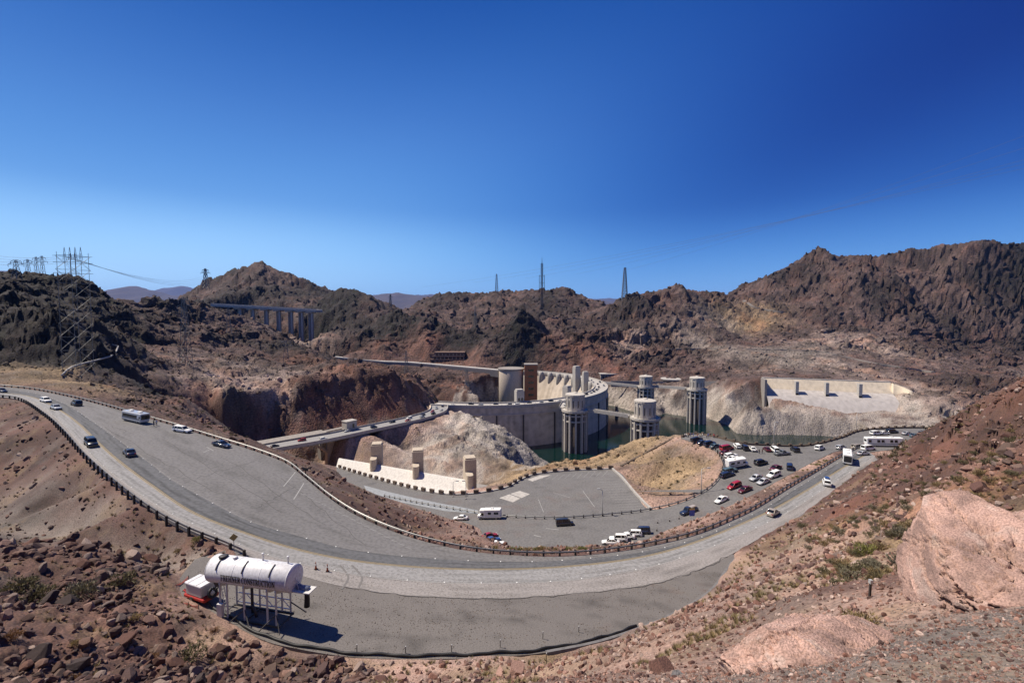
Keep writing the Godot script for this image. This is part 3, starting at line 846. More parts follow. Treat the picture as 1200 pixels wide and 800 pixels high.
func make_terrain() -> void:
	var ds := PackedFloat32Array()
	var d := -25.0
	while d < 2.5:
		ds.append(d)
		d += 2.5
	d = 2.5
	while d < 60.0:
		ds.append(d)
		d *= 1.0085
	while d < 300.0:
		ds.append(d)
		d *= 1.0062
	while d < 760.0:
		ds.append(d)
		d += 1.9
	while d < 2600.0:
		ds.append(d)
		d *= 1.0062
	var cuts := []
	for i in ds.size():
		if cuts.size() == 0 and ds[i] >= 130.0:
			cuts.append(i)
		if cuts.size() == 1 and ds[i] >= 300.0:
			cuts.append(i)
		if cuts.size() == 2 and ds[i] >= 560.0:
			cuts.append(i)
	cuts = [0] + cuts + [ds.size() - 1]
	for c in 4:
		band_jobs.append({"ds": ds.slice(cuts[c], cuts[c + 1] + 1), "nu": 900, "u0": -1.4, "u1": 1.4})
	var id := WorkerThreadPool.add_group_task(run_job, band_jobs.size(), 4, true)
	WorkerThreadPool.wait_for_group_task_completion(id)
	var names := ["foreground_slope", "canyon_rim", "canyon_hillside", "desert_hills"]
	for c in 4:
		var j: Dictionary = band_jobs[c]
		var arr := []
		arr.resize(Mesh.ARRAY_MAX)
		arr[Mesh.ARRAY_VERTEX] = j.pos
		arr[Mesh.ARRAY_NORMAL] = j.nor
		arr[Mesh.ARRAY_COLOR] = j.col
		arr[Mesh.ARRAY_INDEX] = j.idx
		var me := ArrayMesh.new()
		me.add_surface_from_arrays(Mesh.PRIMITIVE_TRIANGLES, arr)
		struct(names[c], me, [M.near_ground, M.mid_ground, M.rim_ground, M.hill_ground][c])
	band_jobs.clear()

# strip of pavement between two lines of equal length
func strip(a: PackedVector3Array, b: PackedVector3Array, s: Sheet, lift: float, across := 4, skirt_a := false, skirt_b := false, wear := 0.0) -> ArrayMesh:
	var st := st_new(true)
	for k in a.size() - 1:
		for t in across:
			var q := []
			for e in [[k, t], [k + 1, t], [k + 1, t + 1], [k, t + 1]]:
				var p := a[e[0]].lerp(b[e[0]], e[1] / float(across))
				p.y = s.y(p.x, -p.z) + lift
				q.append(p)
			var cs := []
			for e in [[k, t], [k + 1, t], [k + 1, t + 1], [k, t + 1]]:
				# worn and oiled streaks run along the lane
				var g := 1.0 + wear * (noise_b.get_noise_2d(e[0] * 0.35, e[1] * 90.0 / across) * 1.4 + noise_d.get_noise_2d(e[0] * 1.1, e[1] * 60.0 / across) * 1.2)
				cs.append(Color(g, g, g * 0.99))
			for e in [0, 1, 2, 0, 2, 3]:
				st.set_color(cs[e])
				st.add_vertex(q[e])
			st.set_color(Color(1, 1, 1))
		st.set_smooth_group(1)
		for e in [[a, skirt_a], [b, skirt_b]]:
			if e[1]:
				var p: Vector3 = e[0][k] + Vector3(0, lift, 0)
				var r: Vector3 = e[0][k + 1] + Vector3(0, lift, 0)
				quad(st, p, r, r - Vector3(0, 0.8, 0), p - Vector3(0, 0.8, 0))
		st.set_smooth_group(0)
	return done(st)

# flat area with an outline, laid on a sheet
func area(outline: PackedVector3Array, s: Sheet, lift: float, grid: float, skirt := true, dust := 0.38) -> ArrayMesh:
	var pts := PackedVector2Array()
	for p in outline:
		pts.append(Vector2(p.x, -p.z))
	if pts[0].distance_to(pts[pts.size() - 1]) < 0.01:
		pts.remove_at(pts.size() - 1)
	var poly := pts.duplicate()
	var lo := pts[0]
	var hi := pts[0]
	for p in pts:
		lo = lo.min(p)
		hi = hi.max(p)
	var y := lo.y
	var row := 0
	while y < hi.y:
		var x := lo.x + (grid * 0.5 if row % 2 else 0.0)
		while x < hi.x:
			var q := Vector2(x + sin(y * 3.1 + x) * 0.1 * grid, y + cos(x * 2.3) * 0.1 * grid)
			if Geometry2D.is_point_in_polygon(q, poly):
				var clear := true
				for p in poly:
					if absf(p.x - q.x) < grid * 0.5 and absf(p.y - q.y) < grid * 0.5:
						clear = false
						break
				if clear:
					pts.append(q)
			x += grid
		y += grid
		row += 1
	var tris := Geometry2D.triangulate_delaunay(pts)
	var st := st_new(true)
	for t in range(0, tris.size(), 3):
		var a := pts[tris[t]]
		var b := pts[tris[t + 1]]
		var c := pts[tris[t + 2]]
		if not Geometry2D.is_point_in_polygon((a + b + c) / 3.0, poly):
			continue
		var flip := (b - a).cross(c - a) > 0.0
		for q in ([a, c, b] if flip else [a, b, c]):
			# scuffed and dusty patches
			var g := 1.0 + dust * (0.8 * noise_d.get_noise_2d(q.x * 2.2, q.y * 4.4) + 0.6 * noise_b.get_noise_2d(q.x * 2.5, q.y * 6.0))
			var red := dust * smoothstep(0.1, 0.45, noise_d.get_noise_2d(q.x * 0.5 + 60.0, q.y * 0.7))
			st.set_color(Color(g * (1.0 + 0.35 * red), g * (1.0 + 0.08 * red), g))
			st.add_vertex(Vector3(q.x, s.y(q.x, q.y) + lift, -q.y))
	st.set_color(Color(1, 1, 1))
	st.set_smooth_group(1)
	if skirt:
		for k in poly.size():
			var a := poly[k]
			var b := poly[(k + 1) % poly.size()]
			var p := Vector3(a.x, s.y(a.x, a.y) + lift, -a.y)
			var r := Vector3(b.x, s.y(b.x, b.y) + lift, -b.y)
			quad(st, p, r, r - Vector3(0, 0.8, 0), p - Vector3(0, 0.8, 0))
	return done(st)

func make_pavements() -> void:
	struct("pull_out", strip(lines.rail, lines.edge, upper, 0.0, 14, true, false, 0.22), M.asphalt_pull)
	struct("road_lane", strip(lines.edge, lines.centre, upper, 0.0, 10, false, false, 0.42), M.asphalt_dark)
	struct("road_lane", strip(lines.centre, lines.lane, upper, 0.0, 10, false, false, 0.30), M.asphalt_light)
	struct("road_shoulder", strip(lines.lane, lines.inner, upper, 0.0, 5, false, true, 0.3), M.asphalt_tan)
	# the gravel lot lies between the shoulder and its own kerb
	var edge := PackedVector3Array()
	for p in lines.gravel:
		edge.append(p)
	var first := 0
	var last := 0
	for k in ROAD_N:
		if lines.inner[k].distance_to(lines.gravel[0]) < lines.inner[first].distance_to(lines.gravel[0]):
			first = k
		if lines.inner[k].distance_to(lines.gravel[159]) < lines.inner[last].distance_to(lines.gravel[159]):
			last = k
	for k in range(last, first, -2):
		edge.append(lines.inner[k])
	struct("gravel_lot", area(edge, upper, -0.03, 1.0, true, 0.55), M.gravel)
	struct("car_park", area(lines.lower, lower, 0.0, 2.4), M.asphalt_lower)

func make_lake() -> void:
	var st := st_new(true)
	var p := []
	var nx := 40
	var nz := 30
	for j in nz:
		for i in nx:
			var a := Vector3(-20.0 + 900.0 * i / nx, LAKE_Y, -225.0 - 420.0 * j / nz)
			var b := Vector3(-20.0 + 900.0 * (i + 1) / nx, LAKE_Y, -225.0 - 420.0 * (j + 1) / nz)
			quad(st, a, Vector3(a.x, a.y, b.z), b, Vector3(b.x, a.y, a.z))
	struct("lake_water", done(st), M.water)

func make_materials() -> void:
	var speck := noise_tex(1024, 0.09, 0.45, 1.25, FastNoiseLite.TYPE_SIMPLEX, 5, 3)
	var rocky := noise_tex(1024, 0.02, 0.5, 1.3, FastNoiseLite.TYPE_SIMPLEX, 6, 5)
	var relief := noise_tex(1024, 0.03, 0.0, 1.0, FastNoiseLite.TYPE_CELLULAR, 4, 7)
	var crag := noise_tex(1024, 0.012, 0.0, 1.0, FastNoiseLite.TYPE_SIMPLEX, 7, 9, true)
	var asph := noise_tex(1024, 0.03, 0.80, 1.14, FastNoiseLite.TYPE_SIMPLEX, 6, 13)
	var conc := noise_tex(1024, 0.01, 0.84, 1.08, FastNoiseLite.TYPE_SIMPLEX, 6, 17)
	M.tex = {"speck": speck, "rocky": rocky, "relief": relief, "crag": crag, "asph": asph, "conc": conc, "granite": noise_tex(1024, 0.022, 0.55, 1.25, FastNoiseLite.TYPE_SIMPLEX, 8, 29)}
	for e in [["near_ground", 7.0, rocky, relief, 6.0], ["mid_ground", 23.0, rocky, relief, 40.0], ["rim_ground", 41.0, rocky, crag, 80.0], ["hill_ground", 90.0, rocky, crag, 170.0]]:
		var m := grainy(e[0], 1, 1, 1, e[1], e[2], e[3], e[4])
		m.vertex_color_use_as_albedo = true
	grainy("asphalt_pull", 0.170, 0.163, 0.162, 31.0, asph)
	grainy("asphalt_dark", 0.118, 0.119, 0.125, 37.0, asph)
	grainy("asphalt_light", 0.275, 0.268, 0.265, 29.0, asph)
	grainy("asphalt_tan", 0.285, 0.262, 0.250, 19.0, asph)
	grainy("asphalt_lower", 0.150, 0.143, 0.140, 33.0, asph)
	grainy("gravel", 0.160, 0.145, 0.135, 9.0, asph, M.tex.crag, 2.0)
	grainy("concrete", 0.28, 0.255, 0.235, 27.0, conc)
	grainy("concrete_pale", 0.42, 0.395, 0.365, 21.0, conc)
	grainy("concrete_white", 0.62, 0.59, 0.55, 17.0, conc)
	grainy("concrete_tan", 0.60, 0.465, 0.355, 17.0, conc)
	for k in ["asphalt_pull", "asphalt_dark", "asphalt_light", "asphalt_tan", "asphalt_lower", "gravel"]:
		M[k].vertex_color_use_as_albedo = true
	var w := mat("water", 0.003, 0.015, 0.0125, 0.05)
	w.heightmap_enabled = true
	w.heightmap_texture = noise_tex(512, 0.02, 0.0, 1.0, FastNoiseLite.TYPE_SIMPLEX, 3, 21)
	w.heightmap_scale = 1.2
	w.uv1_triplanar = true
	w.uv1_world_triplanar = true
	w.uv1_scale = Vector3.ONE / 14.0
	grainy("dam_concrete", 0.56, 0.485, 0.41, 90.0, conc)
	grainy("concrete_cream", 0.64, 0.545, 0.42, 60.0, conc)
	grainy("concrete_basin", 0.42, 0.385, 0.365, 70.0, conc)
	grainy("tower_pale", 0.50, 0.46, 0.41, 19.0, conc)
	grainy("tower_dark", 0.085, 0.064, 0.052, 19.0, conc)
	grainy("joint", 0.09, 0.07, 0.06, 9.0, conc)
	grainy("viaduct", 0.38,0.36,0.35, 31.0, conc)
	grainy("rust", 0.36, 0.145, 0.065, 15.0, conc)
	grainy("garage", 0.2, 0.13, 0.1, 15.0, conc)
	grainy("range_near", 0.082, 0.057, 0.046, 900.0, rocky)
	grainy("range_far", 0.082, 0.057, 0.046, 1300.0, rocky)
	mat("dark_glass", 0.012, 0.013, 0.015, 0.2)
	mat("steel", 0.17,0.17,0.17, 0.55, 0.3)
	mat("mast_dark", 0.05, 0.05, 0.06, 0.6)
	mat("cable", 0.10, 0.10, 0.11, 0.6)
	grainy("concrete_strip", 0.27, 0.285, 0.30, 17.0, conc)
	grainy("stone_brown", 0.13, 0.095, 0.07, 3.0, conc)
	mat("rail", 0.22, 0.22, 0.22, 0.45, 0.55)
	mat("post", 0.030, 0.022, 0.018, 0.85)
	mat("paint_yellow", 0.36, 0.27, 0.10, 0.8)
	mat("paint_white", 0.70, 0.70, 0.68, 0.7)
	grainy("paint_worn", 0.34, 0.335, 0.325, 3.0, asph)
	mat("black_plastic", 0.012, 0.012, 0.013, 0.6)
	mat("pale_metal", 0.42, 0.42, 0.41, 0.5, 0.2)
	mat("cone_orange", 0.30, 0.055, 0.015, 0.6)
	mat("cone_dark", 0.05, 0.02, 0.012, 0.6)
	mat("sign_blue", 0.02, 0.06, 0.35, 0.5)
	mat("car_glass", 0.010, 0.011, 0.013, 0.06)
	mat("tyre", 0.014, 0.014, 0.014, 0.9)
	mat("rim", 0.36, 0.36, 0.37, 0.3, 0.7)
	mat("lamp_clear", 0.6, 0.6, 0.58, 0.1)
	mat("lamp_red", 0.28, 0.01, 0.01, 0.2)
	mat("person", 1, 1, 1, 0.9).vertex_color_use_as_albedo = true
	grainy("tank_white", 0.76, 0.75, 0.76, 5.0, noise_tex(512, 0.02, 0.84, 1.04, FastNoiseLite.TYPE_SIMPLEX, 5, 33), null, 0.0, 0.38)
	mat("letter_black", 0.008, 0.008, 0.009, 0.6)
	mat("steel_dark", 0.045, 0.042, 0.042, 0.6)
	mat("steel_pale", 0.56, 0.55, 0.53, 0.55)
	mat("tarp_blue", 0.16, 0.19, 0.27, 0.7)
	mat("pump_white", 0.52, 0.50, 0.47, 0.5)
	mat("pump_red", 0.36, 0.018, 0.010, 0.5)
	mat("net_red", 0.42, 0.035, 0.022, 0.6)
	for e in [["rock_red", 0.125, 0.060, 0.046], ["rock_pink", 0.215, 0.125, 0.098], ["rock_plum", 0.100, 0.058, 0.053], ["rock_brown", 0.125, 0.080, 0.062], ["rock_dark", 0.055, 0.036, 0.033], ["rock_grey", 0.15, 0.14, 0.14]]:
		grainy(e[0], e[1], e[2], e[3], 1.9, rocky, relief, 3.0)
	grainy("granite", 0.40, 0.24, 0.19, 2.6, M.tex.granite, crag, 2.0)
	var gv := grainy("granite_big", 1, 1, 1, 1.7, M.tex.granite, crag, 2.2)
	gv.vertex_color_use_as_albedo = true
	var pb := grainy("pebble", 1, 1, 1, 2.0, rocky)
	pb.vertex_color_use_as_albedo = true
	var gr := mat("grass", 1, 1, 1, 0.9)
	gr.vertex_color_use_as_albedo = true
	mat("twig", 0.10, 0.075, 0.05, 0.9)
	for e in [["leaf_olive", 0.118, 0.102, 0.052], ["leaf_dry", 0.20, 0.145, 0.068], ["leaf_grey", 0.135, 0.120, 0.078], ["leaf_green", 0.17, 0.165, 0.045], ["leaf_straw", 0.28, 0.205, 0.095], ["leaf_rust", 0.19, 0.10, 0.045]]:
		var m := mat(e[0], e[1], e[2], e[3], 0.85)
		m.backlight_enabled = true
		m.backlight = srgb(e[1] * 0.4, e[2] * 0.4, e[3] * 0.3)
	grainy("pier_tan", 0.50, 0.425, 0.335, 11.0, conc)
	grainy("drum", 0.52, 0.44, 0.36, 21.0, conc)
	grainy("tar", 0.075, 0.070, 0.068, 3.0, asph)
	grainy("tyre_track", 0.175, 0.165, 0.158, 5.0, asph)
	grainy("dust", 0.215, 0.185, 0.165, 5.0, asph)
	grainy("paint_faded", 0.36, 0.27, 0.13, 2.0, asph)
	M.dam_concrete.vertex_color_use_as_albedo = true

# ---------- the dam, its towers and spillways ----------
const DAM_C := Vector3(-28, 0, -540)
const DAM_R := 138.0

func dam_at(deg: float, r: float, y: float) -> Vector3:
	var a := deg_to_rad(deg)
	return DAM_C + Vector3(cos(a) * r, y, -sin(a) * r)

func arc_box(st: SurfaceTool, a0: float, a1: float, r0: float, r1: float, y0: float, y1: float, n: int) -> void:
	var rings := []
	for i in n + 1:
		var a := lerpf(a0, a1, i / float(n))
		rings.append(PackedVector3Array([dam_at(a, r0, y0), dam_at(a, r1, y0), dam_at(a, r1, y1), dam_at(a, r0, y1)]))
	loft(st, rings)

func make_dam() -> void:
	var t := thing("arch_dam", "curved grey concrete arch dam holding back the lake", "dam")
	var a0 := -109.0
	var a1 := 74.0
	var st := st_new()
	var rings := []
	var n := 180
	for i in n + 1:
		var a := lerpf(a0, a1, i / float(n))
		var ring := PackedVector3Array()
		for k in 21:
			ring.append(dam_at(a, DAM_R + k * 0.05, -0.3 - k * 3.0))
		for p in [[3.0, -100.0], [-70.0, -100.0], [-34.0, -45.0], [-18.0, -12.0], [-14.5, -4.0], [-14.5, -0.3]]:
			ring.append(dam_at(a, DAM_R + p[0], p[1]))
		rings.append(ring)
	# concrete poured in lifts, streaked where water has run
	var cols := []
	for i in n + 1:
		var row := []
		for k in rings[0].size():
			var v := 1.0 + 0.30 * noise_b.get_noise_2d(i * 9.0, k * 0.9) + 0.10 * noise_c.get_noise_2d(i * 0.12, k * 2.3) - (0.07 if k % 2 else 0.0)
			row.append(Color(v, v * 0.985, v * 0.96))
		cols.append(row)
	for i in n:
		for k in rings[0].size():
			var k2: int = (k + 1) % rings[0].size()
			for e in [[i, k], [i + 1, k], [i + 1, k2], [i, k], [i + 1, k2], [i, k2]]:
				st.set_color(cols[e[0]][e[1]])
				st.add_vertex(rings[e[0]][e[1]])
	part("body", done(st), M.dam_concrete, t)
	st = st_new()
	arc_box(st, a0, a1, DAM_R - 14.0, DAM_R - 0.6, -0.28, 0.0, 90)
	part("roadway", done(st), M.concrete_pale, t)
	for e in [[DAM_R - 0.5, DAM_R + 0.45], [DAM_R - 15.0, DAM_R - 14.1]]:
		st = st_new()
		arc_box(st, a0, a1, e[0], e[1], -1.6, 1.25, 90)
		part("parapet", done(st), M.concrete_pale, t)
	# band of cornice under the upstream parapet, and the joints between the blocks of the dam
	st = st_new()
	arc_box(st, a0, a1, DAM_R + 0.002, DAM_R + 0.9, -8.0, -7.2, 90)
	part("cornice", done(st), M.dam_concrete, t)
	for a in [-97.0, -84.0, -74.0, -61.0, -48.0, -33.0, -20.0, -8.0]:
		st = st_new()
		arc_box(st, a - 0.22, a + 0.22, DAM_R - 1.0, DAM_R + 1.35, -96.0, -8.1, 1)
		part("joint_seal", done(st), M.joint, t)
	# elevator towers on the downstream side
	for e in [[-73.0, 7.5, 10.5, 8.0], [-46.0, 6.5, 9.5, 7.0], [22.0, 7.5, 15.0, 8.0], [9.0, 6.5, 11.0, 6.0]]:
		var c := dam_at(e[0], DAM_R - 19.0, 0.0)
		var b := Basis(Vector3.UP, deg_to_rad(e[0]))
		st = st_new()
		var w: float = e[1] * 0.5
		box(st, Vector3(-w, -26, -w), Vector3(w, e[2], w))
		box(st, Vector3(-w * 0.82, e[2], -w * 0.82), Vector3(w * 0.82, e[2] + 1.4, w * 0.82))
		var tw := part("elevator_tower", done(st), M.concrete_pale, t, c, b)
		for s in [-1, 1]:
			part("doorway", box_mesh(Vector3(w + 0.02, 0.2, s * w * 0.4 - 0.7), Vector3(w + 0.12, 4.2, s * w * 0.4 + 0.7)), M.dark_glass, tw)
	# half-round ribs of the far half
	for a in [28.0, 35.0, 42.0, 49.0, 56.0, 16.0, 3.0]:
		st = st_new(true)
		var at := dam_at(a, DAM_R - 15.5, 0.0)
		lathe(st, [Vector2(3.4, -22.0), Vector2(3.2, -3.0), Vector2(3.2, 1.6), Vector2(2.6, 1.9)], 14, at)
		part("rib", done(st), M.concrete_pale, t)

func intake_tower(at: Vector3, r: float, label: String) -> void:
	var t := thing("intake_tower", label, "tower", at, 0.2, "intake towers standing in the lake")
	var k := r / 11.0
	var st := st_new(true)
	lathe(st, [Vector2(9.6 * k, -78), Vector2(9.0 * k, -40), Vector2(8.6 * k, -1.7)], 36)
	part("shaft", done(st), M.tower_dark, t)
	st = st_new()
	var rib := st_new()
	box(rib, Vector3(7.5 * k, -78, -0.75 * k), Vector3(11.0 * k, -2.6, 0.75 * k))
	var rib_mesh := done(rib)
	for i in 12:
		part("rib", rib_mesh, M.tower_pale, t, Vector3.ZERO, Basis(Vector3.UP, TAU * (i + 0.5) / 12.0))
	for y in [-5.4, -10.2, -42.0]:
		st = st_new()
		for i in 36:
			var a := TAU * i / 36.0
			var b := TAU * (i + 1) / 36.0
			var q := []
			for e in [[a, 8.4, y], [a, 10.3, y], [a, 10.3, y + 1.1], [a, 8.4, y + 1.1]]:
				q.append(Vector3(cos(e[0]) * e[1] * k, e[2], sin(e[0]) * e[1] * k))
			var q2 := []
			for e in [[b, 8.4, y], [b, 10.3, y], [b, 10.3, y + 1.1], [b, 8.4, y + 1.1]]:
				q2.append(Vector3(cos(e[0]) * e[1] * k, e[2], sin(e[0]) * e[1] * k))
			for s in 4:
				quad(st, q[s], q2[s], q2[(s + 1) % 4], q[(s + 1) % 4])
		part("ring", done(st), M.tower_pale, t)
	st = st_new()
	lathe(st, [Vector2(10.4 * k, -2.6), Vector2(11.7 * k, -1.9), Vector2(11.7 * k, 0.0), Vector2(11.3 * k, 0.0), Vector2(11.3 * k, -0.6), Vector2(0.5, -0.6)], 36)
	part("deck", done(st), M.tower_pale, t)
	var h := 13.2 * k
	st = st_new()
	lathe(st, [Vector2(7.9 * k, -0.7), Vector2(7.9 * k, h), Vector2(7.0 * k, h + 0.1)], 24)
	var house := part("head_house", done(st), M.tower_pale, t)
	var pil := box_mesh(Vector3(7.5 * k, -0.6, -0.8 * k), Vector3(8.3 * k, h - 1.6, 0.8 * k))
	var win := box_mesh(Vector3(7.7 * k, 2.2, -0.32 * k), Vector3(7.98 * k, h - 5.0, 0.32 * k))
	for i in 12:
		part("pilaster", pil, M.tower_pale, house, Vector3.ZERO, Basis(Vector3.UP, TAU * (i + 0.5) / 12.0))
		part("window", win, M.dark_glass, house, Vector3.ZERO, Basis(Vector3.UP, TAU * i / 12.0))
	st = st_new()
	lathe(st, [Vector2(8.5 * k, h - 1.6), Vector2(8.5 * k, h - 0.1), Vector2(7.9 * k, h + 0.15), Vector2(2.2 * k, h + 0.7), Vector2(1.4 * k, h + 1.6), Vector2(0.2, h + 1.7)], 24)
	part("cap", done(st), M.tower_pale, t)

func footbridge(a: Vector3, b: Vector3, w: float, label: String) -> void:
	var t := thing("service_bridge", label, "bridge")
	var st := st_new()
	bar(st, a - Vector3(0, 1.0, 0), b - Vector3(0, 1.0, 0), w, 1.5)
	part("deck", done(st), M.concrete_pale, t)
	var side := (b - a).cross(Vector3.UP).normalized() * (w * 0.5 - 0.15)
	for s in [-1, 1]:
		st = st_new()
		bar(st, a + side * s + Vector3(0, 0.3, 0), b + side * s + Vector3(0, 0.3, 0), 0.3, 1.1)
		part("parapet", done(st), M.concrete_pale, t)

func make_towers() -> void:
	var p1 := at_depth(674, 479, 396)
	var p2 := at_depth(756, 488, 368)
	var p3 := at_depth(817, 455, 500)
	var p4 := at_depth(757, 452, 528)
	intake_tower(p1, 11.0, "ribbed concrete intake tower linked by bridge to the near half of the dam")
	intake_tower(p2, 11.2, "ribbed intake tower partly hidden behind the dry brown hill")
	intake_tower(p3, 10.2, "dark ribbed intake tower standing in open lake before the white far shore")
	intake_tower(p4, 9.6, "ribbed intake tower whose foot is hidden behind another intake tower")
	footbridge(dam_at(-55, DAM_R + 0.6, 0.2), p1 + Vector3(-9, 0.2, -6), 9.0, "service bridge from dam crest to nearest intake tower, with parked vehicles")
	footbridge(p1 + Vector3(11.8, 0.2, 3), p2 + Vector3(-11.9, 0.2, -4), 4.6, "pale service bridge between the two intake towers on the near side")
	footbridge(dam_at(5, DAM_R + 0.6, 0.2), p4 + Vector3(-10.3, 0.2, 2), 4.6, "service bridge from the far half of the dam to an intake tower")
	footbridge(p4 + Vector3(10.3, 0.2, 1), p3 + Vector3(-11.4, 0.2, -2), 4.6, "service bridge between the two intake towers on the far side")

# wall along a line: list of [top point, bottom height], thickness
func wall_mesh(pts: Array, thick: float) -> ArrayMesh:
	var st := st_new()
	var rings := []
	for i in pts.size():
		var p: Vector3 = pts[i][0]
		var f: Vector3 = (pts[mini(i + 1, pts.size() - 1)][0] - pts[maxi(i - 1, 0)][0])
		f.y = 0
		var s := f.cross(Vector3.UP).normalized() * thick
		rings.append(PackedVector3Array([p, p - s, Vector3(p.x - s.x, pts[i][1], p.z - s.z), Vector3(p.x, pts[i][1], p.z)]))
	loft(st, rings)
	return done(st)

var crest := []     # the road from the spillway bridge to the dam: points on its camera side

func crest_lines() -> void:
	# camera-side edge of the road, from the bridge to the dam
	crest = [at_height(300, 523, 1.2), at_height(340, 516.5, 1.0), at_height(372, 511, 0.8), at_height(423, 500.5, 0.4), at_height(450, 495, 0.2), at_height(480, 488.5, 0.0), at_height(502, 481.5, 0.0), dam_at(-109, DAM_R, 0.0)]
	var c := Curve3D.new()
	for i in crest.size():
		var tg: Vector3 = (crest[mini(i + 1, crest.size() - 1)] - crest[maxi(i - 1, 0)]) / 6.0
		c.add_point(crest[i], -tg, tg)
	var near := PackedVector3Array()
	var far := PackedVector3Array()
	var l := c.get_baked_length()
	for i in 81:
		var p := c.sample_baked(l * i / 80.0)
		var q := c.sample_baked(minf(l, l * i / 80.0 + 0.5)) - c.sample_baked(maxf(0, l * i / 80.0 - 0.5))
		q.y = 0
		var s := q.cross(Vector3.UP).normalized()
		near.append(p)
		far.append(p - s * -14.5)
	lines.crest_near = near
	lines.crest_far = far

func make_crest_road() -> void:
	var near: PackedVector3Array = lines.crest_near
	var far: PackedVector3Array = lines.crest_far
	var st := st_new(true)
	for i in 80:
		quad(st, near[i], near[i + 1], far[i + 1], far[i])
	st.set_smooth_group(1)
	for i in 80:
		quad(st, far[i], far[i + 1], far[i + 1] - Vector3(0, 1.5, 0), far[i] - Vector3(0, 1.5, 0))
	struct("crest_road", done(st), M.asphalt_light)
	var t := thing("retaining_wall", "long brown concrete retaining wall under the road to the dam", "wall")
	var pts := []
	for i in range(36, 81):
		pts.append([near[i] + Vector3(0, 0.0, 0), lerpf(-20.0, -30.0, (i - 36) / 44.0)])
	part("wall_face", wall_mesh(pts, 1.2), M.concrete_tan, t)
	pts = []
	for i in range(22, 81):
		pts.append([near[i] + Vector3(0, 1.2, 0), near[i].y + 0.01])
	part("parapet", wall_mesh(pts, -0.45), M.concrete_pale, t)
	pts = []
	for i in range(0, 81):
		pts.append([far[i] + Vector3(0, 1.1, 0), far[i].y - 1.0])
	part("far_parapet", wall_mesh(pts, -0.45), M.concrete_pale, t)
	# arch bridge over the spillway channel
	var b := thing("arch_bridge", "concrete arch road bridge with slender columns over the spillway channel", "bridge")
	var a0: Vector3 = near[0]
	var a1: Vector3 = near[22]
	var f := (a1 - a0)
	f.y = 0
	var len := f.length()
	f = f.normalized()
	var side := f.cross(Vector3.UP).normalized()      # away from the camera is -side
	if side.z < 0:
		side = -side
	var fr := Transform3D(Basis(f, Vector3.UP, side), Vector3(a0.x, 0, a0.z))
	st = st_new()
	box(st, Vector3(0, -0.9, -14.5), Vector3(len, 0.78, 0.3), fr)
	part("deck", done(st), M.concrete, b)
	st = st_new()
	box(st, Vector3(0, 0.782, 0.02), Vector3(len, 2.1, 0.42), fr)
	part("parapet", done(st), M.concrete, b)
	st = st_new()
	var rings := []
	for i in 25:
		var u := i / 24.0
		var y := -14.0 + 12.2 * (1.0 - pow(absf(u * 2.0 - 1.0), 2.1))
		var x := lerpf(-4.0, len, u)
		rings.append(PackedVector3Array([fr * Vector3(x, y, 0.0), fr * Vector3(x, y + 1.5, 0.0), fr * Vector3(x, y + 1.5, -13.5), fr * Vector3(x, y, -13.5)]))
	loft(st, rings)
	part("arch", done(st), M.concrete_tan, b)
	for i in 12:
		var u := (i + 0.5) / 12.0
		var y := -14.0 + 12.2 * (1.0 - pow(absf((lerpf(0, len, u) + 4.0) / (len + 4.0) * 2.0 - 1.0), 2.1)) + 1.2
		if y > -1.2:
			continue
		for z in [-0.9, -6.5, -12.6]:
			st = st_new()
			box(st, Vector3(len * u - 0.45, y, z - 0.45), Vector3(len * u + 0.45, -0.9, z + 0.45), fr)
			part("column", done(st), M.concrete_pale, b)
	# abutment with a round-headed tunnel, and the gatehouse on top
	var ab := thing("spillway_abutment", "tan concrete abutment with arched opening below the gatehouse", "wall")
	var q0: Vector3 = near[22]
	var q1: Vector3 = near[36]
	f = q1 - q0
	f.y = 0
	len = f.length()
	f = f.normalized()
	side = f.cross(Vector3.UP).normalized()
	if side.z < 0:
		side = -side
	fr = Transform3D(Basis(f, Vector3.UP, side), Vector3(q0.x, 0, q0.z))
	var outline := PackedVector2Array([Vector2(-2, -24), Vector2(-2, 0.7), Vector2(len, 0.3), Vector2(len, -24), Vector2(len * 0.62, -24)])
	for i in 13:
		var a := PI * i / 12.0
		outline.append(Vector2(len * 0.36 + cos(a) * len * 0.2, -10.5 + sin(a) * 5.0))
	outline.append(Vector2(len * 0.16, -24))
	st = st_new()
	prism(st, outline, 0.0, 3.5, fr * Transform3D(Basis(Vector3.RIGHT, -PI / 2), Vector3.ZERO))
	part("wall_face", done(st), M.concrete_tan, ab)
	part("channel_back", done_box(fr, Vector3(0, -24, -16), Vector3(len, -0.6, -12)), M.concrete, ab)
	var gt := thing("gatehouse", "small concrete gatehouse with one dark window on the bridge abutment", "building")
	part("walls", done_box(fr, Vector3(len * 0.38, 0.72, -3.2), Vector3(len * 0.38 + 8.0, 6.6, 2.6)), M.concrete_pale, gt)
	part("roof", done_box(fr, Vector3(len * 0.38 - 0.3, 6.602, -3.5), Vector3(len * 0.38 + 8.3, 7.1, 2.9)), M.concrete_pale, gt)
	part("window", done_box(fr, Vector3(len * 0.38 + 4.6, 2.0, 2.55), Vector3(len * 0.38 + 6.0, 4.9, 2.68)), M.dark_glass, gt)

func done_box(fr: Transform3D, lo: Vector3, hi: Vector3) -> ArrayMesh:
	var st := st_new()
	box(st, lo, hi, fr)
	return done(st)

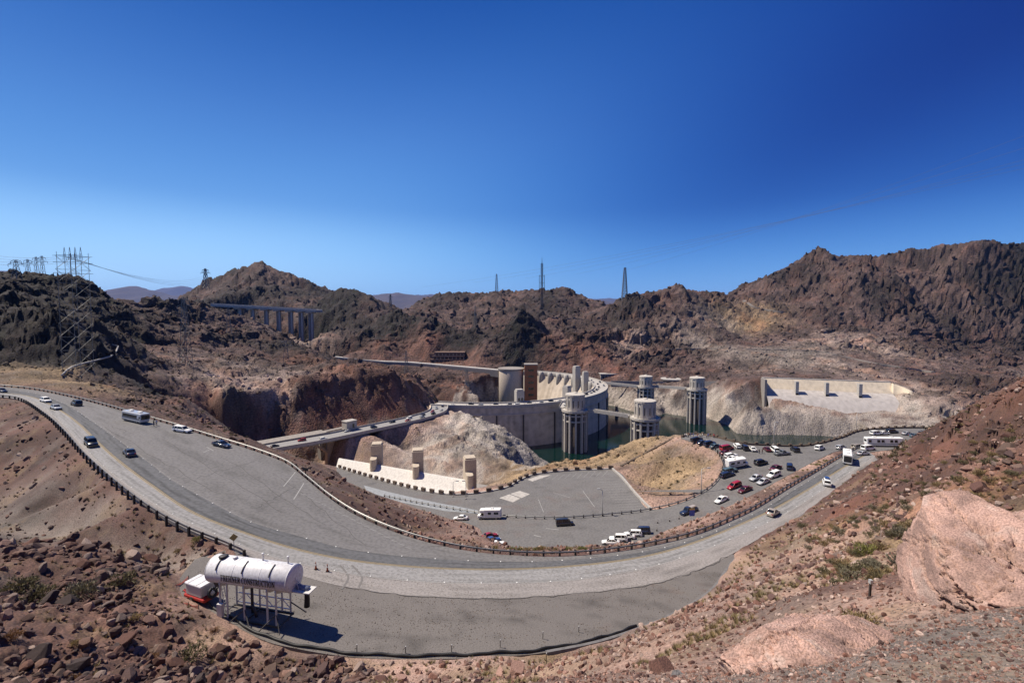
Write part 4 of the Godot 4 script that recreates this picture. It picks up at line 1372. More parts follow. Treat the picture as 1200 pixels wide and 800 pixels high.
func make_near_spillway() -> void:
	var t := thing("spillway", "white concrete spillway weir with three tall piers beside the road to the dam", "spillway")
	var b0 := at_height(397, 537, -1.5)
	var b1 := at_height(556, 564, -1.5)
	var f0 := at_height(390, 557, -6.5)
	var f1 := at_height(562, 588, -6.5)
	var bays := [[0.0, 0.985]]
	var prof := [[-0.7, -3.6], [0.0, 0.0], [0.35, 1.3], [0.62, 2.9], [0.8, 4.3], [0.93, 5.0], [1.03, 5.05], [1.15, 4.5], [1.28, 3.0], [1.42, 0.4], [1.6, -7.0]]
	for bay in bays:
		var st := st_new(true)
		var rings := []
		for i in 33:
			var u := lerpf(bay[0], bay[1], i / 32.0)
			var f := f0.lerp(f1, u)
			var bk := b0.lerp(b1, u)
			var ring := PackedVector3Array()
			for p in prof:
				var q := f.lerp(bk, p[0])
				q.y = -6.5 + p[1]
				ring.append(q)
			ring.append(Vector3(ring[10].x, -20, ring[10].z))
			ring.append(Vector3(ring[0].x, -20, ring[0].z))
			rings.append(ring)
		loft(st, rings)
		part("weir", done(st), M.concrete_white, t)
	# continuous sloping apron in front of the piers
	var ap := st_new(true)
	var aprings := []
	for i in 25:
		var u := lerpf(-0.02, 1.03, i / 24.0)
		var f := f0.lerp(f1, u)
		var bk := b0.lerp(b1, u)
		var ring := PackedVector3Array()
		for q in [[-0.8, -3.7], [0.0, 0.12], [0.40, 1.62], [0.44, 1.2], [0.44, -14.0], [-0.8, -14.0]]:
			var w := f.lerp(bk, q[0])
			w.y = -6.5 + q[1]
			ring.append(w)
		aprings.append(ring)
	loft(ap, aprings)
	part("apron", done(ap), M.concrete_white, t)
	for u in [0.305, 0.62, 0.98]:
		var f := f0.lerp(f1, u)
		var bk := b0.lerp(b1, u)
		var ax := (bk - f)
		ax.y = 0
		var ln := ax.length()
		ax = ax.normalized()
		var fr := Transform3D(Basis(ax.cross(Vector3.UP).normalized(), Vector3.UP, -ax), Vector3(f.x, 0, f.z))
		var st := st_new()
		box(st, Vector3(-2.9, -20, -ln * 1.62), Vector3(2.9, 8.6, -ln * 1.12), fr)
		box(st, Vector3(-2.6, 8.602, -ln * 1.58), Vector3(2.6, 9.3, -ln * 1.16), fr)
		var pr := part("pier", done(st), M.pier_tan, t)
		st = st_new(true)
		var nose := PackedVector2Array()
		for i in 9:
			var a := PI * i / 8.0
			nose.append(Vector2(cos(a) * 1.7 - 1.2, sin(a) * 1.7 - ln * 0.78))
		nose.append(Vector2(-2.9, -ln * 1.11))
		nose.append(Vector2(0.5, -ln * 1.11))
		st = st_new()
		prism(st, nose, -20, 2.6, fr)
		part("nose", done(st), M.pier_tan, pr)
	# floor of the side channel behind
	var st := st_new()
	var g0 := b0 + Vector3(-6, -14, -36)
	var g1 := b1 + Vector3(10, -14, -30)
	quad(st, b0 + Vector3(-4, -14, 0), g0, g1, b1 + Vector3(4, -14, 0))
	part("channel_floor", done(st), M.concrete, t)

func make_far_spillway() -> void:
	var t := thing("spillway", "long pale spillway basin with three square piers on the far shore", "spillway")
	var a := at_height(897, 443.5, 10.0)
	var b := at_height(1046, 449.5, 9.5)
	var ax := b - a
	ax.y = 0
	var ln := ax.length()
	ax = ax.normalized()
	var out := Vector3.UP.cross(ax).normalized()
	if out.z < 0:
		out = -out
	var fr := Transform3D(Basis(ax, Vector3.UP, out), Vector3(a.x, 0, a.z))
	# the back wall leans into the hillside
	var lean := st_new()
	loft(lean, [PackedVector3Array([fr * Vector3(-1, -24, 0.5), fr * Vector3(-1, -1, 0.5), fr * Vector3(-1, 10, -6.5), fr * Vector3(-1, 10, -9), fr * Vector3(-1, -24, -6)]), PackedVector3Array([fr * Vector3(ln + 1, -24, 0.5), fr * Vector3(ln + 1, -1, 0.5), fr * Vector3(ln + 1, 10, -6.5), fr * Vector3(ln + 1, 10, -9), fr * Vector3(ln + 1, -24, -6)])])
	part("back_wall", done(lean), M.concrete_cream, t)
	part("coping", done_box(fr, Vector3(-1.2, 10.002, -9.2), Vector3(ln + 1.2, 10.6, -6.3)), M.concrete_pale, t)
	part("end_wall", done_box(fr, Vector3(-3.2, -24, -6), Vector3(-1.002, 10.6, 15)), M.concrete, t)
	# the basin: a trough that falls away from the wall
	var st := st_new(true)
	var rings := []
	for i in 21:
		var u := i / 20.0
		var x := lerpf(-0.9, ln + 0.5, u)
		var ring := PackedVector3Array()
		for p in [[0.1, -1.0], [3.0, -1.6], [9.0, -4.0], [16.0, -7.8], [22.0, -12.5], [27.0, -18.0], [34.0, -23.0]]:
			ring.append(fr * Vector3(x, p[1], p[0]))
		rings.append(ring)
	loft(st, rings, false, false)
	part("basin", done(st), M.concrete_basin, t)
	for u in [0.245, 0.482, 0.735]:
		var x: float = ln * u
		var pr := part("pier", done_box(fr, Vector3(x - 1.5, -14, 5), Vector3(x + 1.5, 9.2, 11)), M.concrete_pale, t)
		part("gate_slot", done_box(fr, Vector3(x - 1.3, -6.5, 11.002), Vector3(x + 1.3, -3.2, 11.3)), M.dark_glass, pr)
	# round-ended wall on the right
	st = st_new(true)
	rings = []
	for i in 13:
		var an := PI * 0.5 * i / 12.0
		var c := fr * Vector3(ln + 0.5 + sin(an) * 10.0, 0, 10.0 - cos(an) * 10.0)
		var o := fr * Vector3(ln + 0.5 + sin(an) * 13.0, 0, 10.0 - cos(an) * 13.0)
		rings.append(PackedVector3Array([Vector3(c.x, -24, c.z), Vector3(c.x, 9.6 - i * 0.5, c.z), Vector3(o.x, 9.6 - i * 0.5, o.z), Vector3(o.x, -24, o.z)]))
	loft(st, rings)
	part("end_wall", done(st), M.concrete_cream, t)

# ---------- buildings on the far side ----------
func make_far_buildings() -> void:
	# visitor centre: half-round drum and a rust-red stair block
	var c := at_depth(599, 470, 606)
	var px := 606.0 / 540.0
	var t := thing("visitor_centre", "cream drum shaped visitor building on the far rim behind the dam crest", "building", c)
	var st := st_new(true)
	lathe(st, [Vector2(14.5 * px, -14), Vector2(14.5 * px, 37.0 * px), Vector2(14.2 * px, 37.6 * px)], 40)
	part("drum", done(st), M.drum, t)
	st = st_new()
	lathe(st, [Vector2(15.4 * px, 37.7 * px), Vector2(15.6 * px, 39.4 * px), Vector2(1, 39.6 * px)], 40)
	part("roof", done(st), M.concrete, t)
	var r := thing("stair_block", "rust coloured concrete block building beside the cream drum building", "building", at_depth(622, 468, 600))
	part("walls", box_mesh(Vector3(-8.2, -20, -8), Vector3(8.2, 46, 8)), M.rust, r)
	part("roof", box_mesh(Vector3(-8.8, 46.002, -8.6), Vector3(8.8, 47.2, 8.6)), M.concrete, r)
	for y in [6.0, 14.0, 22.0, 30.0, 38.0]:
		part("window", box_mesh(Vector3(-3.5, y, 8.0), Vector3(3.5, y + 3.0, 8.08)), M.dark_glass, r)
	# parking garage in tiers cut into the rock
	var g := thing("parking_garage", "tiered red brown parking garage set into the far cliff", "garage", at_depth(524, 428, 716))
	var k := 716.0 / 540.0
	for i in 4:
		var y := 3.0 + i * 5.4
		part("tier", box_mesh(Vector3(-21 * k + i * 3, y, -14), Vector3(21 * k, y + 2.0, 14 - i * 2)), M.garage, g)
		for s in 9:
			var x := lerpf(-20 * k + i * 3, 20.4 * k, s / 8.0)
			part("column", box_mesh(Vector3(x - 0.4, y - 3.4, 12.5 - i * 2), Vector3(x + 0.4, y - 0.002, 13.5 - i * 2)), M.concrete_tan, g)
	part("core", box_mesh(Vector3(-20 * k, -6, -13), Vector3(20 * k, 19, 6)), M.garage, g)
	# long low plant building and the round one beyond the far end of the dam
	var p := at_depth(720, 442.5, 640)
	var lb := thing("plant_building", "long low grey flat-roofed building beyond the far end of the dam", "building", p)
	part("walls", box_mesh(Vector3(-20, -5, -6), Vector3(20, 5.4, 6)), M.concrete, lb)
	part("roof", box_mesh(Vector3(-20.8, 5.402, -6.8), Vector3(20.8, 6.2, 6.8)), M.concrete_pale, lb)
	for i in 9:
		part("window", box_mesh(Vector3(-18 + i * 4.3, 1.0, 6.0), Vector3(-15.6 + i * 4.3, 3.4, 6.07)), M.dark_glass, lb)
	var rb := thing("round_pavilion", "round pavilion with pale overhanging roof above the far intake tower bridge", "building", at_depth(788, 449, 600))
	st = st_new()
	lathe(st, [Vector2(11.0, -6), Vector2(12.0, 4.8)], 28)
	part("walls", done(st), M.concrete_tan, rb)
	st = st_new()
	lathe(st, [Vector2(14.5, 4.9), Vector2(14.8, 6.4), Vector2(13.0, 6.9), Vector2(0.5, 7.4)], 28)
	part("roof", done(st), M.concrete_pale, rb)
	# walls along the roads of the far side
	var w := thing("rim_road_wall", "pale concrete wall along the road on the far rim left of the drum building", "wall")
	var pts := []
	for q in [[392, 418.5, 688], [420, 421.5, 690], [450, 424, 682], [480, 425, 672], [510, 427.5, 660], [545, 430.5, 642], [584, 434, 622]]:
		var e := at_depth(q[0], q[1], q[2])
		pts.append([e, e.y - 9.0])
	part("wall_face", wall_mesh(pts, -1.0), M.concrete, w)
	pts = []
	for q in [[392, 417.7, 688], [420, 420.7, 690], [450, 423.2, 682], [480, 424.2, 672], [510, 426.7, 660], [545, 429.7, 642], [584, 433.2, 622]]:
		var e := at_depth(q[0], q[1], q[2])
		pts.append([e, e.y - 1.0])
	part("coping", wall_mesh(pts, 6.0), M.concrete_white, w)
	var w2 := thing("rim_road_wall", "grey concrete wall along the shore road between dam end and far spillway", "wall")
	pts = []
	for q in [[716, 446, 600], [750, 446.5, 600], [800, 447, 590], [850, 446.5, 560], [884, 445.5, 530]]:
		var e := at_depth(q[0], q[1], q[2])
		pts.append([e, e.y - 8.0])
	part("wall_face", wall_mesh(pts, -1.0), M.concrete, w2)

func make_bypass_bridge() -> void:
	var t := thing("viaduct", "unfinished highway viaduct on paired tall columns before the dark peak", "bridge")
	var a := at_depth(252, 357.5, 860)
	var b := at_depth(374, 364.5, 850)
	var st := st_new()
	bar(st, a, b, 26.0, 4.2)
	part("deck", done(st), M.viaduct, t)
	for s in [-1, 1]:
		st = st_new()
		bar(st, a + Vector3(0, 2.9, 12.6 * s), b + Vector3(0, 2.9, 12.6 * s), 0.6, 1.4)
		part("parapet", done(st), M.viaduct, t)
	for c in [[281, 372], [296, 380], [312, 386], [326.5, 392], [340.5, 400], [352.5, 402], [364, 398]]:
		for s in [-1, 1]:
			var u: float = (c[0] + s * 3.5 - 252.0) / (374.0 - 252.0)
			var top := a.lerp(b, u) - Vector3(0, 2.1, -7.0 * s)
			st = st_new()
			box(st, Vector3(-1.5, -75, -2.4), Vector3(1.5, 0, 2.4))
			part("column", done(st), M.viaduct, t, top)
		st = st_new()
		var u2: float = (c[0] - 252.0) / (374.0 - 252.0)
		box(st, Vector3(-5.4, -2.6, -11), Vector3(5.4, 0, 11))
		part("pier_cap", done(st), M.viaduct, t, a.lerp(b, u2) - Vector3(0, 2.102, 0))

# ---------- lattice pylons, masts and cables ----------
func lattice(st: SurfaceTool, y0: float, y1: float, w0: float, w1: float, n: int, th: float) -> void:
	for s in 4:
		var a := Vector2([-1, 1, 1, -1][s], [-1, -1, 1, 1][s])
		var b := Vector2([-1, 1, 1, -1][(s + 1) % 4], [-1, -1, 1, 1][(s + 1) % 4])
		for i in n:
			var u0 := i / float(n)
			var u1 := (i + 1) / float(n)
			var wa := lerpf(w0, w1, u0) * 0.5
			var wb := lerpf(w0, w1, u1) * 0.5
			var ya := lerpf(y0, y1, u0)
			var yb := lerpf(y0, y1, u1)
			bar(st, Vector3(a.x * wa, ya, a.y * wa), Vector3(b.x * wb, yb, b.y * wb), th * 0.6)
			bar(st, Vector3(b.x * wa, ya, b.y * wa), Vector3(a.x * wb, yb, a.y * wb), th * 0.6)
			bar(st, Vector3(a.x * wb, yb, a.y * wb), Vector3(b.x * wb, yb, b.y * wb), th * 0.7)

func leg_meshes(t: Node3D, y0: float, y1: float, w0: float, w1: float, th: float, m: Material) -> void:
	for s in 4:
		var a := Vector2([-1, 1, 1, -1][s], [-1, -1, 1, 1][s]) * 0.5
		var st := st_new()
		bar(st, Vector3(a.x * w0, y0 - 1.5, a.y * w0), Vector3(a.x * w1, y1, a.y * w1), th)
		part("leg", done(st), m, t)

func pylon(at: Vector3, h: float, wb: float, wt: float, arms: Array, label: String, th := 0.3, turn := 0.0, m: Material = null) -> Node3D:
	if m == null:
		m = M.steel
	var t := thing("lattice_pylon", label, "pylon", at, turn)
	leg_meshes(t, 0, h, wb, wt, th, m)
	var st := st_new()
	lattice(st, 0, h, wb, wt, maxi(4, int(h / 6.0)), th)
	part("bracing", done(st), m, t)
	for e in arms:      # [height share, half length]
		st = st_new()
		var y: float = h * e[0]
		var w: float = lerpf(wb, wt, e[0]) * 0.5
		for s in [-1, 1]:
			for z in [-w, w]:
				bar(st, Vector3(s * w, y, z), Vector3(s * e[1], y + 0.4, 0), th * 0.8)
				bar(st, Vector3(s * w, y + 1.8, z), Vector3(s * e[1], y + 0.4, 0), th * 0.7)
		var arm := part("crossarm", done(st), m, t)
		for s in [-1, 1]:
			st = st_new()
			tube(st, [Vector3(s * e[1], y + 0.3, 0), Vector3(s * e[1], y - 2.0, 0)], [0.16, 0.16], 6)
			part("insulator", done(st), m, arm)
	return t

func gantry(at: Vector3, h: float, w: float, label: String, th := 0.3) -> void:
	# dead-end structure of several masts under one beam
	var t := thing("lattice_pylon", label, "pylon", at)
	for i in 2:
		for j in 2:
			var x := (i - 0.5) * w
			var z := (j - 0.5) * w * 0.8
			var st := st_new()
			bar(st, Vector3(x, -3, z), Vector3(x, h * 0.96, z), th)
			part("leg", done(st), M.steel, t)
	var st := st_new()
	lattice(st, 0, h * 0.93, w, w, 9, th)
	part("bracing", done(st), M.steel, t)
	for y in [0.80, 0.88, 0.93]:
		st = st_new()
		for z in [-0.4, 0.4]:
			bar(st, Vector3(-w * 0.72, h * y, z * w), Vector3(w * 0.72, h * y, z * w), th * 1.3)
		part("beam", done(st), M.steel, t)
	for i in 4:
		st = st_new()
		var x := (i - 1.5) * w * 0.3
		bar(st, Vector3(x, h * 0.78, 0), Vector3(x, h * 0.95, 0), th * 1.1)
		bar(st, Vector3(x - 0.8, h * 0.9, 0), Vector3(x, h, 0), th)
		bar(st, Vector3(x + 0.8, h * 0.9, 0), Vector3(x, h, 0), th)
		part("mast", done(st), M.steel, t)

func cable(a: Vector3, b: Vector3, sag: float, r: float, label: String) -> void:
	var pts := []
	var rad := []
	for i in 41:
		var u := i / 40.0
		pts.append(a.lerp(b, u) - Vector3(0, sag * 4.0 * u * (1.0 - u), 0))
		rad.append(r)
	var st := st_new(true)
	tube(st, pts, rad, 4)
	tag(part("power_cable", done(st), M.cable, self), label, "cable", "overhead power cables")

func make_pylons() -> void:
	var b := see_ground(92, 441, 150)
	gantry(b, 151.0 * -b.z / 540.0, 21.0 * -b.z / 540.0, "tall broad lattice pylon with four peaks rising beside the highway bend", 0.12)
	var p := at_depth(241, 338, 700)
	pylon(p, 30, 7, 1.6, [[0.78, 7.0], [0.9, 5.0]], "small dark pylon on the shoulder of the pointed peak", 0.45)
	p = see_ground(218, 428, 200)
	pylon(p, 80.0 * -p.z / 540.0, 6.0, 1.6, [[0.86, 5.0], [0.95, 4.0]], "slim grey pylon standing on the pale rock left of the gorge", 0.22)
	for e in [[19, 322, 380, 17], [33, 324, 520, 20], [43, 325, 560, 24], [50, 325, 560, 25]]:
		p = at_depth(e[0], e[1] + 3, e[2])
		pylon(p, (e[3] + 3) * e[2] / 540.0, 4.5, 1.0, [[0.75, 6.5], [0.9, 4.5]], "thin pylon in the row behind the dark hill crest", 0.22).set_meta("group", "pylons behind the dark hill")
	# masts on the ridge behind the dam
	p = at_depth(635, 358, 820)
	var m := thing("radio_mast", "tall thick dark mast standing on the ridge behind the dam", "mast", p)
	var st := st_new()
	lattice(st, -6, 74, 3.4, 3.0, 16, 0.7)
	part("bracing", done(st), M.mast_dark, m)
	leg_meshes(m, -6, 74, 3.4, 3.0, 0.8, M.mast_dark)
	st = st_new()
	tube(st, [Vector3(0, 74, 0), Vector3(0, 84, 0)], [0.5, 0.3], 6)
	part("antenna", done(st), M.mast_dark, m)
	for y in [40.0, 52.0]:
		st = st_new()
		for s in [-1, 1]:
			bar(st, Vector3(0, y, 0), Vector3(s * 4.6, y, 0), 0.5)
			bar(st, Vector3(s * 4.6, y - 20, 0), Vector3(s * 4.6, y + 2, 0), 0.7)
		part("antenna_bracket", done(st), M.mast_dark, m)
	pylon(at_depth(732, 352, 880), 62, 10.5, 3.0, [], "pale open lattice mast on the ridge right of the dark mast", 0.7)
	pylon(at_depth(582, 343, 1200), 48, 8.5, 2.4, [], "distant slim lattice mast on the flat ridge left of the dark mast", 0.8)
	pylon(at_depth(457.5, 360, 1000), 28, 5, 1.5, [[0.8, 5.0]], "small distant pylon before the blue mountains", 0.6)
	for e in [[268, 392, 520, 30], [557, 385, 800, 40], [476, 428, 600, 36], [547, 432, 560, 24], [390, 400, 720, 22], [335, 420, 460, 22]]:
		p = at_depth(e[0], e[1], e[2])
		p.y = minf(p.y, ground(p.x, e[2]) + 0.5)
		pylon(p, e[3], 5.5, 1.4, [[0.72, 5.5], [0.88, 4.5]], "grey steel pylon on the broken canyon slopes", 0.26, 0.4).set_meta("group", "pylons on the canyon slopes")
	# cables: right to left overhead, and from the big pylon
	var from := [[1330, 110], [1330, 132], [1330, 152], [1330, 160], [1330, 168]]
	for i in 5:
		cable(at_depth(from[i][0], from[i][1], 330), at_depth(735 - i * 60, 316 + i * 5, 900), 9, 0.075, "power cable crossing the blue sky above the lake")
	var top := b + Vector3(0, 140.0 * -b.z / 540.0, 0)
	for i in 4:
		cable(top + Vector3((i - 1.5) * 2.6, -i * 0.6, 0), at_depth(241 + i, 322 + i * 2, 700), 10, 0.06, "power cable from the broad pylon towards the pointed peak")
		cable(top + Vector3((i - 1.5) * 2.6, -i * 0.6, 0), at_depth(-60, 285 + i * 5, 330), 4, 0.05, "power cable from the broad pylon over the dark hill")

func make_far_mountains() -> void:
	# ranges beyond the canyon, tens of minutes away
	var rows := [
		{"d": 16000.0, "px": [[-200, 330], [0, 318], [40, 323], [90, 338], [120, 345], [150, 335], [170, 338], [200, 347], [230, 350], [380, 352], [430, 349], [450, 345], [470, 344], [490, 347], [520, 350], [700, 353], [780, 356], [1000, 350], [1400, 345]], "m": "range_near"},
		{"d": 26000.0, "px": [[-200, 345], [150, 350], [190, 338], [212, 335], [235, 340], [260, 347], [360, 341], [380, 339], [420, 346], [455, 345], [480, 346], [520, 345], [560, 350], [720, 350], [1400, 350]], "m": "range_far"}]
	for r in rows:
		var st := st_new(true)
		var n := 420
		var prof := PackedVector2Array()
		for q in r.px:
			var p := at_depth(q[0], q[1], r.d)
			prof.append(Vector2(p.x, p.y))
		var prev := []
		for i in n + 1:
			var x: float = lerpf(prof[0].x, prof[prof.size() - 1].x, i / float(n))
			var k := 0
			while k < prof.size() - 2 and prof[k + 1].x < x:
				k += 1
			var y: float = lerpf(prof[k].y, prof[k + 1].y, clampf((x - prof[k].x) / (prof[k + 1].x - prof[k].x), 0, 1))
			var ring := []
			for j in 13:
				var u := j / 12.0
				var z: float = r.d - (1.0 - u) * 3600.0
				var hh: float = lerpf(-160.0, y, pow(u, 0.8)) + noise_a.get_noise_2d(x * 0.05, z * 0.05) * 260.0 * (1.0 - u * 0.75) * minf(1.0, u * 3.0)
				ring.append(Vector3(x, hh, -z))
			ring.append(Vector3(x, -160, -(r.d + 2400.0)))
			if i > 0:
				for j in 13:
					quad(st, prev[j], prev[j + 1], ring[j + 1], ring[j])
			prev = ring
		struct("mountain_range", done(st), M[r.m])
	# the desert floor out to the horizon
	var st := st_new(true)
	quad(st, Vector3(-60000, -60, -2400), Vector3(-60000, -60, -60000), Vector3(60000, -60, -60000), Vector3(60000, -60, -2400))
	struct("desert_plain", done(st), M.range_near)

# ---------- road furniture ----------
func even(pts: PackedVector3Array, step: float) -> PackedVector3Array:
	var c := Curve3D.new()
	c.bake_interval = 0.3
	for p in pts:
		c.add_point(p)
	var l := c.get_baked_length()
	var n := maxi(2, int(l / step) + 1)
	var out := PackedVector3Array()
	for i in n:
		out.append(c.sample_baked(l * i / (n - 1.0)))
	return out

func side_of(pts: PackedVector3Array, i: int) -> Vector3:
	var f := pts[mini(i + 1, pts.size() - 1)] - pts[maxi(i - 1, 0)]
	f.y = 0
	return f.cross(Vector3.UP).normalized()

func shifted(pts: PackedVector3Array, by: float, lift := 0.0) -> PackedVector3Array:
	var out := PackedVector3Array()
	for i in pts.size():
		out.append(pts[i] + side_of(pts, i) * by + Vector3(0, lift, 0))
	return out

# extrude a small outline (side, up) along a line
func extrude(pts: PackedVector3Array, outline: Array, smooth := false) -> ArrayMesh:
	var st := st_new(smooth)
	var rings := []
	for i in pts.size():
		var s := side_of(pts, i)
		var ring := PackedVector3Array()
		for o in outline:
			ring.append(pts[i] + s * o[0] + Vector3(0, o[1], 0))
		rings.append(ring)
	loft(st, rings)
	return done(st)

# steel beam on posts; face: which side the beam is on
func guardrail(pts: PackedVector3Array, face: float, label: String, spacing := 3.0, post_mat: Material = null) -> void:
	var t := thing("guardrail", label, "guardrail")
	var line := even(pts, 1.5)
	var f := face
	part("rail", extrude(line, [[0.02 * f, 0.46], [0.10 * f, 0.50], [0.12 * f, 0.56], [0.04 * f, 0.62], [0.12 * f, 0.68], [0.12 * f, 0.74], [0.02 * f, 0.79], [-0.01 * f, 0.79], [-0.01 * f, 0.46]]), M.rail, t)
	var posts := even(pts, spacing)
	var mesh := box_mesh(Vector3(-0.16, -0.9, -0.16), Vector3(0.16, 0.9, 0.16))
	for i in posts.size():
		var s := side_of(posts, i)
		part("post", mesh, M.post if post_mat == null else post_mat, t, posts[i] - s * 0.14 * f, Basis(Vector3.UP, atan2(-s.z, s.x) + PI / 2))

func ribbon(s: Sheet, pts: PackedVector3Array, w: float, lift: float) -> ArrayMesh:
	var st := st_new(true)
	var a := shifted(pts, -w * 0.5)
	var b := shifted(pts, w * 0.5)
	for i in a.size():
		a[i].y = s.y(a[i].x, -a[i].z) + lift
		b[i].y = s.y(b[i].x, -b[i].z) + lift
	for i in a.size() - 1:
		quad(st, a[i], a[i + 1], b[i + 1], b[i])
	return done(st)

func px_line(s: Sheet, px: Array, n: int) -> PackedVector3Array:
	return lay_line(s, px, n)

func patch(s: Sheet, px: Array, lift: float) -> ArrayMesh:
	var o := PackedVector3Array()
	for q in px:
		o.append(on_sheet(s, q[0], q[1]))
	return area(o, s, lift, 3.0, false)

func make_markings() -> void:
	for by in [-0.16, 0.16]:
		struct("centre_line", ribbon(upper, even(shifted(lines.centre, by), 1.2), 0.13, 0.02), M.paint_faded)
	struct("edge_line", ribbon(upper, even(shifted(lines.lane, 0.2), 1.2), 0.12, 0.02), M.paint_worn)
	# white studs along the lane edges
	var st := st_new(true)
	lathe(st, [Vector2(0.13, 0.0), Vector2(0.12, 0.03), Vector2(0.07, 0.05)], 8)
	var stud := done(st)
	for l in ["edge", "lane"]:
		var root := struct("lane_studs", ribbon(upper, even(shifted(lines[l], -0.25), 2.0), 0.03, 0.012), M.paint_worn)
		for p in even(lines[l], 5.5):
			part("stud", stud, M.paint_white, root, Vector3(p.x, upper.y(p.x, -p.z) + 0.01, p.z))
	# broken lip of the asphalt against the gravel, sealed cracks, tyre tracks
	var lip := PackedVector3Array()
	for k in ROAD_N:
		var q := lines.inner[k] as Vector3
		var sx := q.x / -q.z * FOCAL + 600.0
		if sx > 395.0 and sx < 862.0:
			lip.append(q + Vector3(noise_c.get_noise_2d(k * 0.7, 3.0), 0, noise_c.get_noise_2d(3.0, k * 0.7)) * 0.5)
	struct("asphalt_lip", ribbon(upper, even(lip, 0.5), 0.13, 0.018), M.tar)
	rng.seed = 21
	for e in [[[120, 500], [250, 575]], [[190, 515], [330, 600]], [[260, 535], [380, 615]], [[330, 560], [430, 640]], [[230, 560], [300, 540]], [[150, 505], [130, 500]], [[300, 595], [345, 570]], [[500, 640], [700, 652]]]:
		var pl := []
		for k in 13:
			var u := k / 12.0
			pl.append([lerpf(e[0][0], e[1][0], u) + rng.randf_range(-2.5, 2.5), lerpf(e[0][1], e[1][1], u) + rng.randf_range(-1.2, 1.2)])
		struct("sealed_crack", ribbon(upper, px_line(upper, pl, 60), 0.09, 0.014), M.tar)
	for e in [[[398, 662], [408, 676], [400, 690]], [[412, 662], [424, 676], [420, 688]]]:
		struct("tyre_track", ribbon(upper, px_line(upper, e, 60), 0.30, 0.012), M.tyre_track)
	# worn parking lines on the upper pull-out
	for e in [[[344, 585], [356, 566]], [[332, 570], [346, 553]], [[250, 528], [242, 524]], [[245, 527], [238, 530]]]:
		struct("bay_line", ribbon(upper, px_line(upper, e, 14), 0.22, 0.02), M.paint_worn)
	for k in 16:
		var a := [352 + k * 8.2, 578 + k * 4.2]
		struct("bay_line", ribbon(upper, px_line(upper, [a, [a[0] + 7, a[1] + 2.2]], 6), 0.12, 0.02), M.paint_worn)
	# the lower car park
	for k in 15:
		var u := k / 14.0
		var a := Vector2(lerpf(716, 756, u), lerpf(555, 596, u))
		struct("bay_line", ribbon(lower, px_line(lower, [[a.x, a.y], [a.x - 24 - 4 * u, a.y + 1.0]], 8), 0.11, 0.02), M.paint_worn)
	for k in 11:
		var u := k / 10.0
		struct("bay_line", ribbon(lower, px_line(lower, [[lerpf(640, 712, u), lerpf(557, 551.5, u)], [lerpf(632, 706, u), lerpf(563, 558, u)]], 6), 0.11, 0.02), M.paint_worn)
	for e in [[[631, 585], [637, 600]], [[683, 575], [697, 594]], [[648, 577], [668, 583]]]:
		struct("bay_line", ribbon(lower, px_line(lower, e, 10), 0.16, 0.02), M.paint_worn)
	for e in [[[585, 583.5], [597, 579], [610, 584], [601, 588.5]], [[598, 578.5], [609, 575], [621, 579], [611, 583.5]], [[624, 564], [646, 556.5], [632, 557], [618, 562]]]:
		struct("concrete_pad", patch(lower, e, 0.03), M.concrete_pale)
	struct("concrete_strip", patch(lower, [[426, 568.5], [450, 575], [480, 582], [515, 589.5], [540, 594], [560, 598], [560, 602], [520, 598.5], [470, 588.5], [430, 576]], 0.03), M.concrete_strip)
	for e in [[[640, 619], [655, 620.5]], [[626, 627], [634, 629]]]:
		struct("arrow_line", ribbon(lower, px_line(lower, e, 6), 0.3, 0.02), M.paint_worn)
	# white kerb wall along the car park's edge below the dry hill
	var kb := px_line(lower, [[718, 549.5], [740, 573], [763, 597]], 40)
	tag(part("kerb_wall", extrude(kb, [[-0.35, -0.4], [-0.35, 0.55], [0.35, 0.55], [0.35, -0.4]]), M.concrete_pale, self), "straight white kerb between empty car park and dry brown hill", "kerb")
	# worn asphalt kerb right of the highway
	var kr := px_line(upper, [[640, 764.5], [700, 752.5], [760, 732.5], [810, 708.5], [838, 687], [862, 655], [900, 627], [948, 599], [988, 570]], 160)
	tag(part("kerb", extrude(kr, [[-0.3, -0.3], [-0.22, 0.13], [0.2, 0.15], [0.3, -0.3]]), M.asphalt_pull, self), "low grey kerb along the foot of the near slope", "kerb")

